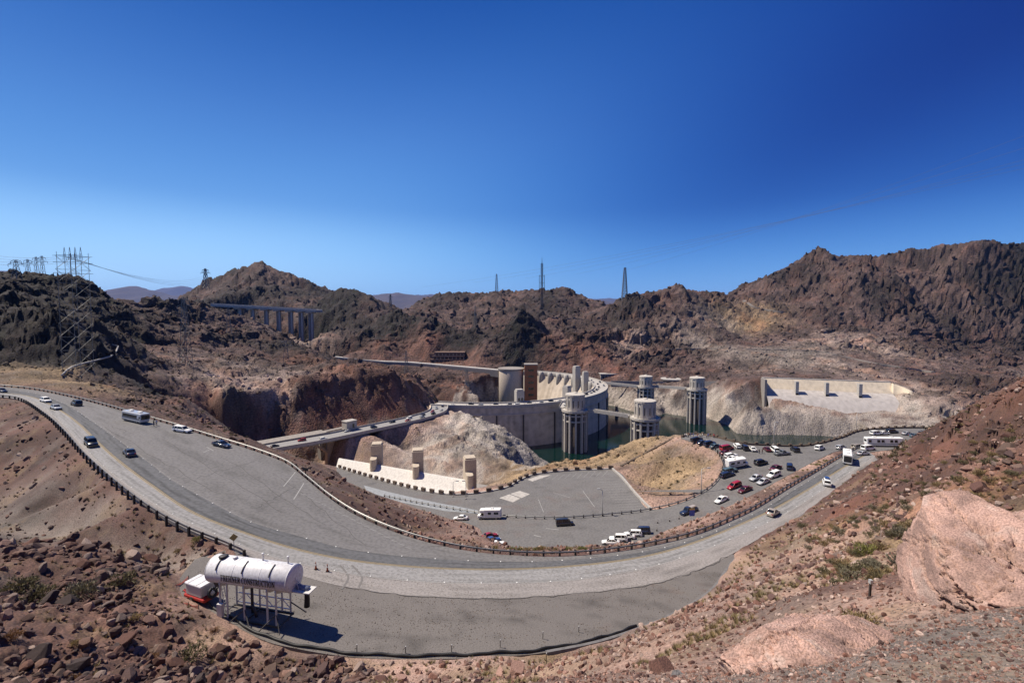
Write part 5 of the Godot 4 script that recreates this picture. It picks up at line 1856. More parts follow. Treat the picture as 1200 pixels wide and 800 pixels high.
func make_barriers() -> void:
	guardrail(shifted(lines.rail, -0.25), 1.0, "long curving steel guardrail on dark posts between highway and lower road", 3.0)
	var inner := PackedVector3Array()
	for p in lines.inner:
		if p.x / -p.z * FOCAL + 600.0 < 285.0:
			inner.append(p)
	guardrail(shifted(inner, 0.35), -1.0, "steel guardrail on dark posts along the top of the red embankment", 3.0)
	guardrail(px_line(lower, [[450, 582], [500, 592], [550, 600.5], [600, 606.5], [660, 608], [720, 603.5], [762, 598], [800, 588.5], [830, 573.5], [845, 556.5], [848, 541], [839, 527]], 200), 1.0, "low steel guardrail between empty car park and lower road", 3.0)
	# stone parapet with raised blocks
	var line := px_line(lower, [[398, 548.5], [440, 561.5], [500, 576.5], [545, 579.5], [590, 572.5], [610, 562.5], [630, 555.5], [670, 551.5], [716, 549.5]], 240)
	var t := thing("stone_parapet", "low pale parapet with brown stone blocks above the white spillway", "parapet")
	part("wall", extrude(line, [[-0.3, -1.2], [-0.3, 0.45], [0.3, 0.45], [0.3, -1.2]]), M.concrete_pale, t)
	var mesh := box_mesh(Vector3(-0.95, 0.3, -0.42), Vector3(0.95, 1.35, 0.42))
	var cap := box_mesh(Vector3(-1.02, 1.352, -0.48), Vector3(1.02, 1.5, 0.48))
	var spots := even(line, 4.6)
	for i in spots.size():
		var s := side_of(spots, i)
		var b := Basis(Vector3.UP, atan2(-s.z, s.x) + PI / 2)
		var o := part("stone_block", mesh, M.stone_brown, t, spots[i], b)
		part("cap_stone", cap, M.stone_brown, o)
	# lake-side wall of the upper car park
	line = px_line(lower, [[800, 512.5], [813, 508.8], [840, 512.6], [868, 519.6], [900, 522.1], [945, 522.6], [985, 513.6], [1010, 505], [1060, 501.5], [1120, 502.6]], 200)
	t = thing("lake_wall", "low stone wall with short pillars along the lake side of the busy car park", "wall")
	part("wall", extrude(line, [[-0.25, -1.5], [-0.25, 0.6], [0.25, 0.6], [0.25, -1.5]]), M.stone_brown, t)
	mesh = box_mesh(Vector3(-0.5, 0, -0.4), Vector3(0.5, 1.15, 0.4))
	spots = even(line, 4.0)
	for i in spots.size():
		var s := side_of(spots, i)
		part("pillar", mesh, M.stone_brown, t, spots[i], Basis(Vector3.UP, atan2(-s.z, s.x) + PI / 2))
	# stepped wall down the dry hill
	t = thing("hill_path", "narrow stone stairway climbing over the dry brown hill", "stairway")
	var a := Vector2(728, 546)
	var prev := Vector3.ZERO
	for k in 26:
		var q := a.lerp(Vector2(790, 513), k / 25.0)
		var p := see_ground(q.x, q.y, 120)
		if k > 0:
			var st := st_new()
			bar(st, prev + Vector3(0, 0.1, 0), p + Vector3(0, 0.1, 0), 1.0, 0.5)
			part("step", done(st), M.stone_brown, t)
		prev = p
	# black pipe round the gravel lot
	var pl := px_line(upper, [[222, 700], [248, 716], [300, 746.5], [350, 760.5], [420, 770.5], [500, 772.5], [580, 769.5], [640, 764.5], [700, 752.5], [750, 736]], 160)
	var st := st_new(true)
	var pts := []
	var rad := []
	for i in pl.size():
		pts.append(pl[i] + Vector3(0, 0.12 + 0.05 * sin(i * 0.9), 0) - side_of(pl, i) * (0.5 + 0.12 * sin(i * 0.37)))
		rad.append(0.15)
	tube(st, pts, rad, 8)
	tag(part("drain_pipe", done(st), M.black_plastic, self), "black flexible pipe lying along the edge of the gravel lot", "pipe")
	# pale pipe winding up the slope below the dark hill
	pts = []
	rad = []
	for q in [[72, 443], [78, 437], [84, 433], [100, 428], [116, 424], [130, 420], [136, 414], [138, 408], [128, 405]]:
		pts.append(see_ground(q[0], q[1], 160) + Vector3(0, 1.3, 0))
		rad.append(0.42)
	st = st_new(true)
	tube(st, pts, rad, 6)
	tag(part("pale_pipe", done(st), M.concrete_pale, self), "pale pipe bending up the slope behind the broad pylon", "pipe")

func lamp_post(px: float, py: float, s: Sheet, h: float, reach: float, label: String, turn := 0.0) -> void:
	var t := thing("lamp_post", label, "lamp post", on_sheet(s, px, py), turn)
	var st := st_new(true)
	tube(st, [Vector3(0, -0.3, 0), Vector3(0, h * 0.5, 0), Vector3(0, h, 0)], [0.13, 0.11, 0.09], 8)
	part("pole", done(st), M.pale_metal, t)
	st = st_new(true)
	tube(st, [Vector3(0, h - 0.1, 0), Vector3(reach * 0.5, h + 0.3, 0), Vector3(reach, h + 0.35, 0)], [0.08, 0.07, 0.07], 6)
	part("arm", done(st), M.pale_metal, t)
	st = st_new()
	box(st, Vector3(reach - 0.1, h + 0.22, -0.22), Vector3(reach + 0.9, h + 0.46, 0.22))
	part("lamp_head", done(st), M.pale_metal, t)
	part("base", box_mesh(Vector3(-0.3, -0.4, -0.3), Vector3(0.3, 0.35, 0.3)), M.concrete_pale, t)

func cone(px: float, py: float, s: Sheet, label: String, group: String, m: Material, k := 1.0) -> void:
	var t := thing("traffic_cone", label, "cone", on_sheet(s, px, py), 0.3 * px, group)
	var st := st_new(true)
	lathe(st, [Vector2(0.17 * k, 0.05), Vector2(0.11 * k, 0.45 * k), Vector2(0.06 * k, 1.05 * k), Vector2(0.05 * k, 1.12 * k)], 12)
	part("cone_body", done(st), m, t)
	part("base", box_mesh(Vector3(-0.24, 0, -0.24) * k, Vector3(0.24, 0.06, 0.24) * k), M.black_plastic, t)
	st = st_new(true)
	lathe(st, [Vector2(0.108 * k, 0.62 * k), Vector2(0.09 * k, 0.8 * k)], 12)
	part("stripe", done(st), M.paint_white, t)

func make_small_things() -> void:
	lamp_post(706, 604, lower, 8.0, -1.6, "tall lamp post standing by the guardrail of the empty car park")
	lamp_post(822, 577, lower, 7.6, 1.8, "lamp post at the foot of the dry brown hill by the roadside")
	lamp_post(907, 521, lower, 8.6, 0.5, "white pole rising against the lake above the parked cars")
	lamp_post(546, 585, lower, 6.4, -1.2, "thin lamp post beside the stone parapet above the white spillway")
	lamp_post(531, 582, lower, 5.6, 1.2, "short lamp post with its arm over the pale strip of road")
	lamp_post(1004, 503, lower, 7.0, 1.0, "lamp post at the lake wall behind the long white motorhome")
	cone(370, 667, upper, "tall orange traffic cone on the highway shoulder right of the water tank", "tall cones by the tank", M.cone_orange)
	cone(383.5, 669.5, upper, "tall orange traffic cone on the highway shoulder right of the water tank", "tall cones by the tank", M.cone_orange)
	for q in [[771, 613], [785, 611], [796, 608], [770, 622]]:
		cone(q[0], q[1], lower, "dark traffic cone closing off the gap behind the row of parked cars", "cones by the lower road", M.cone_dark, 0.9)
	# yellow warning sign seen from behind, above the tank
	var t := thing("warning_sign", "yellow diamond road sign on a post by the guardrail end", "sign", on_sheet(upper, 274, 645), 0.5)
	var st := st_new()
	bar(st, Vector3(0, -0.4, 0), Vector3(0, 2.1, 0), 0.09)
	part("post", done(st), M.pale_metal, t)
	st = st_new()
	box(st, Vector3(-0.42, -0.42, -0.015), Vector3(0.42, 0.42, 0.015), Transform3D(Basis(Vector3.BACK, PI / 4), Vector3(0, 2.1, 0.06)))
	part("panel", done(st), M.paint_yellow, t)
	t = thing("road_sign", "tall blue and yellow sign on a post behind the highway guardrail", "sign", on_sheet(lower, 811, 611), 0.1)
	st = st_new()
	for s in [-0.35, 0.35]:
		bar(st, Vector3(s, -0.6, 0), Vector3(s, 3.0, 0), 0.08)
	part("post", done(st), M.pale_metal, t)
	part("panel", box_mesh(Vector3(-0.75, 1.6, 0.05), Vector3(0.75, 3.3, 0.09)), M.sign_blue, t)
	part("stripe", box_mesh(Vector3(-0.75, 3.302, 0.05), Vector3(0.75, 3.75, 0.09)), M.paint_yellow, t)
	t = thing("notice_board", "small dark notice board standing on the slope beside the highway guardrail", "sign", see_ground(358, 560, 90), -0.3)
	st = st_new()
	bar(st, Vector3(0, -0.5, 0), Vector3(0, 2.0, 0), 0.16)
	part("post", done(st), M.post, t)
	part("panel", box_mesh(Vector3(-0.7, 1.7, -0.05), Vector3(0.7, 2.4, 0.05)), M.post, t)
	# thin marker posts along the near edge of the gravel lot
	for q in [[418, 768], [475, 770], [529, 768], [586, 762], [636, 752], [678, 745], [1019, 700], [640, 778]]:
		var p := see_ground(q[0], q[1], 8)
		var m := thing("marker_post", "thin dark marker post at the rim of the gravel lot", "post", p, 0.0, "marker posts round the gravel lot")
		var h := 1.15 if q[0] < 1000 else 0.6
		st = st_new()
		bar(st, Vector3(0, -0.4, 0), Vector3(0.03, h, 0), 0.07)
		part("stake", done(st), M.post, m)
		part("cap", box_mesh(Vector3(-0.02, h, -0.06), Vector3(0.09, h + 0.16, 0.06)), M.pale_metal, m)

func make_dirt_tracks() -> void:
	for e in [[[780, 409], [820, 408.5], [870, 409], [920, 410], [955, 411], [985, 417], [1020, 425], [1060, 431], [1100, 437]], [[872, 352], [884, 360], [900, 363], [925, 366]]]:
		var pts := PackedVector3Array()
		for k in e.size() - 1:
			for j in 8:
				var u := j / 8.0
				var p := see_ground(lerpf(e[k][0], e[k + 1][0], u), lerpf(e[k][1], e[k + 1][1], u), 420)
				pts.append(p + Vector3(0, 0.4, 0))
		var sm := pts.duplicate()
		for r in 3:
			for k in range(1, pts.size() - 1):
				sm[k] = (pts[k - 1] + pts[k] * 2.0 + pts[k + 1]) / 4.0
			pts = sm.duplicate()
		struct("dirt_track", extrude(pts, [[-2.6, -3.0], [-2.6, 0.5], [2.6, 0.5], [2.6, -3.0]]), M.dust)

# ---------- vehicles (x forward, built at the ground under their middle) ----------
var car_cache := {}

func ring_body(x: float, y0: float, y1: float, w: float, crown := 0.0) -> PackedVector3Array:
	# one cross-section of a rounded body, from the left sill over the top to the right sill
	var out := PackedVector3Array()
	var h := y1 - y0
	for p in [[-0.90, 0.0], [-0.98, 0.18], [-1.0, 0.5], [-0.95, 0.86], [-0.86, 1.0], [0.0, 1.0 + crown], [0.86, 1.0], [0.95, 0.86], [1.0, 0.5], [0.98, 0.18], [0.90, 0.0]]:
		out.append(Vector3(x, y0 + h * p[1], w * p[0]))
	return out

func car_meshes(kind: String) -> Dictionary:
	if car_cache.has(kind):
		return car_cache[kind]
	# length, half width, belt height, roof height; hood line; glass house
	var spec: Dictionary = {
		"sedan": {"l": 4.75, "w": 0.91, "belt": 0.92, "roof": 1.45, "deck": [[-1.0, 0.62, 0.80], [-0.97, 0.86, 0.9], [-0.62, 0.96, 0.98], [-0.1, 0.93, 1.0], [0.3, 0.93, 1.0], [0.42, 0.90, 0.99], [0.85, 0.76, 0.94], [0.97, 0.66, 0.84], [1.0, 0.50, 0.78]], "glass": [-0.74, -0.40, 0.08, 0.44]},
		"wagon": {"l": 4.9, "w": 0.92, "belt": 1.0, "roof": 1.62, "deck": [[-1.0, 0.75, 0.84], [-0.98, 0.98, 0.92], [-0.62, 1.0, 0.98], [-0.1, 0.99, 1.0], [0.3, 0.98, 1.0], [0.45, 0.95, 0.99], [0.86, 0.82, 0.94], [0.97, 0.72, 0.86], [1.0, 0.5, 0.8]], "glass": [-0.97, -0.86, 0.14, 0.47]},
		"suv": {"l": 4.85, "w": 0.97, "belt": 1.13, "roof": 1.84, "deck": [[-1.0, 0.8, 0.88], [-0.98, 1.12, 0.95], [-0.6, 1.13, 0.99], [0.0, 1.12, 1.0], [0.36, 1.11, 1.0], [0.46, 1.08, 0.99], [0.88, 1.0, 0.95], [0.97, 0.9, 0.88], [1.0, 0.6, 0.82]], "glass": [-0.97, -0.9, 0.22, 0.46]},
		"van": {"l": 5.2, "w": 1.0, "belt": 1.15, "roof": 2.0, "deck": [[-1.0, 0.8, 0.9], [-0.98, 1.14, 0.96], [-0.6, 1.15, 1.0], [0.0, 1.15, 1.0], [0.5, 1.12, 1.0], [0.62, 1.05, 0.98], [0.9, 0.92, 0.92], [0.98, 0.8, 0.86], [1.0, 0.55, 0.8]], "glass": [-0.98, -0.93, 0.36, 0.66]},
		"pickup": {"l": 5.6, "w": 0.99, "belt": 1.12, "roof": 1.86, "deck": [[-1.0, 0.85, 0.92], [-0.985, 1.08, 0.97], [-0.55, 1.08, 0.99], [-0.2, 1.12, 1.0], [0.3, 1.12, 1.0], [0.4, 1.1, 0.99], [0.88, 1.02, 0.95], [0.98, 0.9, 0.9], [1.0, 0.6, 0.84]], "glass": [-0.16, -0.08, 0.2, 0.42]},
	}[kind]
	var l: float = spec.l * 0.5
	var w: float = spec.w
	var out := {}
	var st := st_new(true)
	var rings := []
	for d in spec.deck:
		rings.append(ring_body(d[0] * l, 0.26, d[1], w * d[2], 0.02))
	loft(st, rings, true, true)
	out.body = done(st)
	# glass house: a truncated wedge, with the roof panel and pillars on it
	var g: Array = spec.glass
	var b: float = spec.belt - 0.03
	var r: float = spec.roof
	var wb := w * 0.90
	var wr := w * 0.74
	st = st_new()
	var low := PackedVector3Array([Vector3(g[0] * l, b, -wb), Vector3(g[3] * l, b, -wb * 0.96), Vector3(g[3] * l, b, wb * 0.96), Vector3(g[0] * l, b, wb)])
	var top := PackedVector3Array([Vector3(g[1] * l, r - 0.06, -wr), Vector3(g[2] * l, r - 0.06, -wr), Vector3(g[2] * l, r - 0.06, wr), Vector3(g[1] * l, r - 0.06, wr)])
	loft(st, [low, top])
	out.glass = done(st)
	st = st_new(true)
	rings = []
	for e in [[g[1] - 0.03, 0.0], [g[1] + 0.02, 0.03], [(g[1] + g[2]) * 0.5, 0.06], [g[2] - 0.02, 0.03], [g[2] + 0.03, -0.01]]:
		var ring := PackedVector3Array()
		for z in [-1.0, -0.8, 0.0, 0.8, 1.0]:
			ring.append(Vector3(e[0] * l, r - 0.07 + e[1] + (0.05 if absf(z) < 0.9 else 0.0), z * (wr + 0.03)))
		ring.append(Vector3(e[0] * l, r - 0.1, wr))
		ring.append(Vector3(e[0] * l, r - 0.1, -wr))
		rings.append(ring)
	loft(st, rings)
	out.roof = done(st)
	st = st_new()
	for s in [-1, 1]:
		for e in [[g[0], g[1], 0.14], [g[3], g[2], 0.09]]:
			bar(st, Vector3(e[0] * l, b, s * wb * 0.98), Vector3(e[1] * l, r - 0.07, s * (wr + 0.005)), e[2])
		var m := lerpf(g[1], g[2], 0.5)
		bar(st, Vector3(m * l, b, s * (wb + 0.0)), Vector3(m * l, r - 0.07, s * (wr + 0.01)), 0.1)
		if kind in ["wagon", "suv", "van"]:
			var m2 := lerpf(g[1], g[2], 0.14)
			bar(st, Vector3(m2 * l, b, s * wb), Vector3(m2 * l, r - 0.07, s * (wr + 0.01)), 0.13)
	out.pillars = done(st)
	if kind == "pickup":
		st = st_new()
		box(st, Vector3(-0.965 * l, 0.93, -w * 0.8), Vector3(-0.2 * l, 1.105, w * 0.8))
		out.bed = done(st)
	var wr2 := 0.33 if kind in ["sedan", "wagon"] else 0.38
	st = st_new(true)
	var rg := []
	for p in [[0.55, -0.11], [0.95, -0.11], [1.0, -0.07], [1.0, 0.07], [0.95, 0.11], [0.55, 0.11]]:
		var ring := PackedVector3Array()
		for k in 16:
			ring.append(Vector3(cos(TAU * k / 16) * p[0] * wr2, sin(TAU * k / 16) * p[0] * wr2, p[1]))
		rg.append(ring)
	loft(st, rg, true, false)
	out.tyre = done(st)
	st = st_new()
	rg = []
	for p in [[0.1, -0.1], [0.56, -0.09], [0.56, 0.09], [0.1, 0.1]]:
		var ring := PackedVector3Array()
		for k in 10:
			ring.append(Vector3(cos(TAU * k / 10) * p[0] * wr2, sin(TAU * k / 10) * p[0] * wr2, p[1]))
		rg.append(ring)
	loft(st, rg)
	out.rim = done(st)
	out.wr = wr2
	out.l = l
	out.w = w
	out.head = box_mesh(Vector3(-0.14, -0.08, -0.2), Vector3(0.03, 0.08, 0.2))
	out.tail = box_mesh(Vector3(-0.03, -0.1, -0.14), Vector3(0.1, 0.12, 0.14))
	out.bumper = box_mesh(Vector3(-0.06, -0.12, -w * 0.82), Vector3(0.06, 0.12, w * 0.82))
	out.arch = box_mesh(Vector3(-wr2 * 1.12, 0, -0.02), Vector3(wr2 * 1.12, wr2 * 0.62, 0.02))
	car_cache[kind] = out
	return out

func paint(name_: String) -> Material:
	var key := "paint_" + name_
	if M.has(key):
		return M[key]
	var c: Array = {"white": [0.72, 0.72, 0.71], "silver": [0.42, 0.43, 0.44], "grey": [0.16, 0.165, 0.17], "black": [0.012, 0.012, 0.014], "navy": [0.012, 0.02, 0.05], "blue": [0.03, 0.08, 0.22], "red": [0.30, 0.015, 0.02], "maroon": [0.09, 0.01, 0.014], "tan": [0.36, 0.31, 0.25], "green": [0.03, 0.06, 0.045], "teal": [0.06, 0.10, 0.12]}[name_]
	var m := mat(key, c[0], c[1], c[2], 0.35, 0.0)
	m.clearcoat_enabled = true
	m.clearcoat = 0.8
	m.clearcoat_roughness = 0.08
	return m

func stand(t: Node3D, s: Sheet, p: Vector3, deg: float) -> void:
	# set a vehicle on a sheet, facing deg (0 = right, 90 = away)
	var e := 0.5
	var n := Vector3(s.y(p.x - e, -p.z) - s.y(p.x + e, -p.z), 2.0 * e, -(s.y(p.x, -p.z - e) - s.y(p.x, -p.z + e))).normalized()
	var a := deg_to_rad(deg)
	var f := Vector3(cos(a), 0, -sin(a))
	f = (f - n * f.dot(n)).normalized()
	t.transform = Transform3D(Basis(f, n, f.cross(n)), Vector3(p.x, s.y(p.x, -p.z) + 0.005, p.z))

func build_car(kind: String, color: String, label: String, group := "") -> Node3D:
	var m := car_meshes(kind)
	var t := thing({"sedan": "sedan_car", "wagon": "estate_car", "suv": "off_road_car", "van": "minivan", "pickup": "pickup_truck"}[kind], label, {"sedan": "car", "wagon": "car", "suv": "car", "van": "van", "pickup": "pickup"}[kind], Vector3.ZERO, 0.0, group)
	part("body", m.body, paint(color), t)
	part("windows", m.glass, M.car_glass, t)
	part("roof", m.roof, paint(color), t)
	part("window_pillars", m.pillars, paint(color), t)
	if m.has("bed"):
		part("load_bed", m.bed, M.black_plastic, t)
	for sx in [-1, 1]:
		for sz in [-1, 1]:
			var at := Vector3(sx * m.l * 0.60, m.wr, sz * (m.w - 0.10))
			part("wheel_arch", m.arch, M.black_plastic, t, Vector3(at.x, 0.30, sz * (m.w * 0.985)))
			var wh := part("wheel", m.tyre, M.tyre, t, at)
			part("rim", m.rim, M.rim, wh)
	for s in [-1, 1]:
		part("headlight", m.head, M.lamp_clear, t, Vector3(m.l * 0.965, 0.66, s * m.w * 0.62))
		part("taillight", m.tail, M.lamp_red, t, Vector3(-m.l * 0.985, 0.78, s * m.w * 0.70))
		part("bumper", m.bumper, M.black_plastic if color in ["white", "silver", "grey"] else paint(color), t, Vector3(s * m.l * 0.985, 0.42, 0))
	return t

func car(kind: String, color: String, px: float, py: float, deg: float, s: Sheet, label: String, group := "") -> Node3D:
	var t := build_car(kind, color, label, group)
	stand(t, s, on_sheet(s, px, py), deg)
	return t

# box-bodied vehicles
func coach_wheels(t: Node3D, xs: Array, w: float, r: float) -> void:
	var st := st_new(true)
	var rg := []
	for p in [[0.55, -0.14], [0.95, -0.14], [1.0, -0.09], [1.0, 0.09], [0.95, 0.14], [0.55, 0.14]]:
		var ring := PackedVector3Array()
		for k in 16:
			ring.append(Vector3(cos(TAU * k / 16) * p[0] * r, sin(TAU * k / 16) * p[0] * r, p[1]))
		rg.append(ring)
	loft(st, rg, true, false)
	var tyre := done(st)
	st = st_new()
	rg = []
	for p in [[0.1, -0.1], [0.56, -0.12], [0.56, 0.12], [0.1, 0.1]]:
		var ring := PackedVector3Array()
		for k in 10:
			ring.append(Vector3(cos(TAU * k / 10) * p[0] * r, sin(TAU * k / 10) * p[0] * r, p[1]))
		rg.append(ring)
	loft(st, rg)
	var rim := done(st)
	for x in xs:
		for s in [-1, 1]:
			var wh := part("wheel", tyre, M.tyre, t, Vector3(x, r, s * (w - 0.13)))
			part("rim", rim, M.rim, wh)

func rounded_box(lo: Vector3, hi: Vector3, c: float) -> ArrayMesh:
	# long box with chamfered long edges and slightly drawn-in ends
	var st := st_new()
	var rings := []
	for e in [[lo.x, 0.92], [lo.x + c, 1.0], [hi.x - c, 1.0], [hi.x, 0.92]]:
		var ring := PackedVector3Array()
		for p in [[lo.y, lo.z + c], [lo.y, hi.z - c], [lo.y + c, hi.z], [hi.y - c, hi.z], [hi.y, hi.z - c], [hi.y, lo.z + c], [hi.y - c, lo.z], [lo.y + c, lo.z]]:
			var my := (lo.y + hi.y) * 0.5
			var mz := (lo.z + hi.z) * 0.5
			ring.append(Vector3(e[0], my + (p[0] - my) * e[1], mz + (p[1] - mz) * e[1]))
		rings.append(ring)
	loft(st, rings)
	return done(st)

func camper(px: float, py: float, deg: float, s: Sheet, label: String) -> void:
	var t := thing("camper_van", label, "motorhome")
	part("cab", rounded_box(Vector3(1.6, 0.45, -1.02), Vector3(3.7, 1.35, 1.02), 0.16), paint("white"), t)
	var st := st_new()
	loft(st, [PackedVector3Array([Vector3(1.6, 1.33, -0.98), Vector3(2.95, 1.33, -0.94), Vector3(2.95, 1.33, 0.94), Vector3(1.6, 1.33, 0.98)]), PackedVector3Array([Vector3(1.6, 2.05, -0.86), Vector3(2.25, 2.05, -0.84), Vector3(2.25, 2.05, 0.84), Vector3(1.6, 2.05, 0.86)])])
	part("windscreen", done(st), M.car_glass, t)
	part("living_box", rounded_box(Vector3(-3.7, 0.55, -1.18), Vector3(1.65, 3.1, 1.18), 0.14), paint("white"), t)
	part("overcab_bunk", rounded_box(Vector3(1.5, 2.0, -1.14), Vector3(2.9, 3.05, 1.14), 0.2), paint("white"), t)
	for e in [[-3.0, -1.6], [-0.7, 0.3]]:
		for z in [-1.19, 1.19]:
			part("window", box_mesh(Vector3(e[0], 1.65, z - 0.01), Vector3(e[1], 2.35, z + 0.01)), M.car_glass, t)
	part("stripe", box_mesh(Vector3(-3.6, 1.15, 1.19), Vector3(1.5, 1.32, 1.2)), paint("teal"), t)
	part("roof_unit", rounded_box(Vector3(-1.4, 3.102, -0.4), Vector3(-0.5, 3.4, 0.4), 0.06), paint("white"), t)
	for z in [-0.75, 0.75]:
		part("headlight", box_mesh(Vector3(3.66, 0.8, z - 0.18), Vector3(3.72, 1.0, z + 0.18)), M.lamp_clear, t)
		part("taillight", box_mesh(Vector3(-3.72, 0.95, z - 0.12), Vector3(-3.66, 1.3, z + 0.12)), M.lamp_red, t)
	coach_wheels(t, [2.6, -2.2], 1.1, 0.4)
	stand(t, s, on_sheet(s, px, py), deg)

func motor_coach(px: float, py: float, deg: float, s: Sheet, l: float, label: String, dark_front := false, shuttle := false, called := "motorhome") -> void:
	var t := thing(called, label, "bus" if called != "motorhome" else "motorhome")
	var h := 2.9 if shuttle else 3.45
	var x := l * 0.5
	part("body", rounded_box(Vector3(-x, 0.5, -1.24), Vector3(x, h, 1.24), 0.2), paint("silver" if shuttle else "white"), t)
	part("skirt", rounded_box(Vector3(-x + 0.1, 0.32, -1.18), Vector3(x - 0.15, 0.9, 1.18), 0.1), paint("grey"), t)
	var n := int(l / 1.55)
	for i in n:
		var a := lerpf(-x + 0.5, x - 1.6, i / float(n))
		for z in [-1.245, 1.245]:
			if shuttle or i % 3 != 1:
				part("window", box_mesh(Vector3(a, h * 0.5, z - 0.012), Vector3(a + (1.25 if shuttle else 1.0), h * 0.78, z + 0.012)), M.car_glass, t)
	part("windscreen", box_mesh(Vector3(x - 0.06, h * (0.28 if dark_front else 0.42), -1.05), Vector3(x + 0.025, h * 0.86, 1.05)), M.car_glass, t)
	part("rear_window", box_mesh(Vector3(-x - 0.02, h * 0.55, -0.8), Vector3(-x + 0.06, h * 0.78, 0.8)), M.car_glass, t)
	for z in [-1.245, 1.245]:
		part("stripe", box_mesh(Vector3(-x + 0.3, 1.1, z - 0.008), Vector3(x - 0.4, 1.38, z + 0.008)), paint("teal" if not shuttle else "navy"), t)
	for e in [[-0.5, 0.0], [0.28, 0.0]]:
		part("roof_unit", rounded_box(Vector3(e[0] * l * 0.6, h + 0.002, -0.45), Vector3(e[0] * l * 0.6 + 1.1, h + 0.3, 0.45), 0.08), paint("white"), t)
	for z in [-0.9, 0.9]:
		part("headlight", box_mesh(Vector3(x - 0.03, 0.75, z - 0.2), Vector3(x + 0.03, 0.98, z + 0.2)), M.lamp_clear, t)
		part("taillight", box_mesh(Vector3(-x - 0.02, 0.8, z - 0.14), Vector3(-x + 0.04, 1.2, z + 0.14)), M.lamp_red, t)
	for z in [-1.4, 1.4]:
		part("mirror", box_mesh(Vector3(x - 0.35, h * 0.55, z - 0.1), Vector3(x - 0.2, h * 0.72, z + 0.1)), M.black_plastic, t)
	coach_wheels(t, [x - 1.7, -x + (2.6 if l > 9 else 1.6)], 1.18, 0.48)
	stand(t, s, on_sheet(s, px, py), deg)

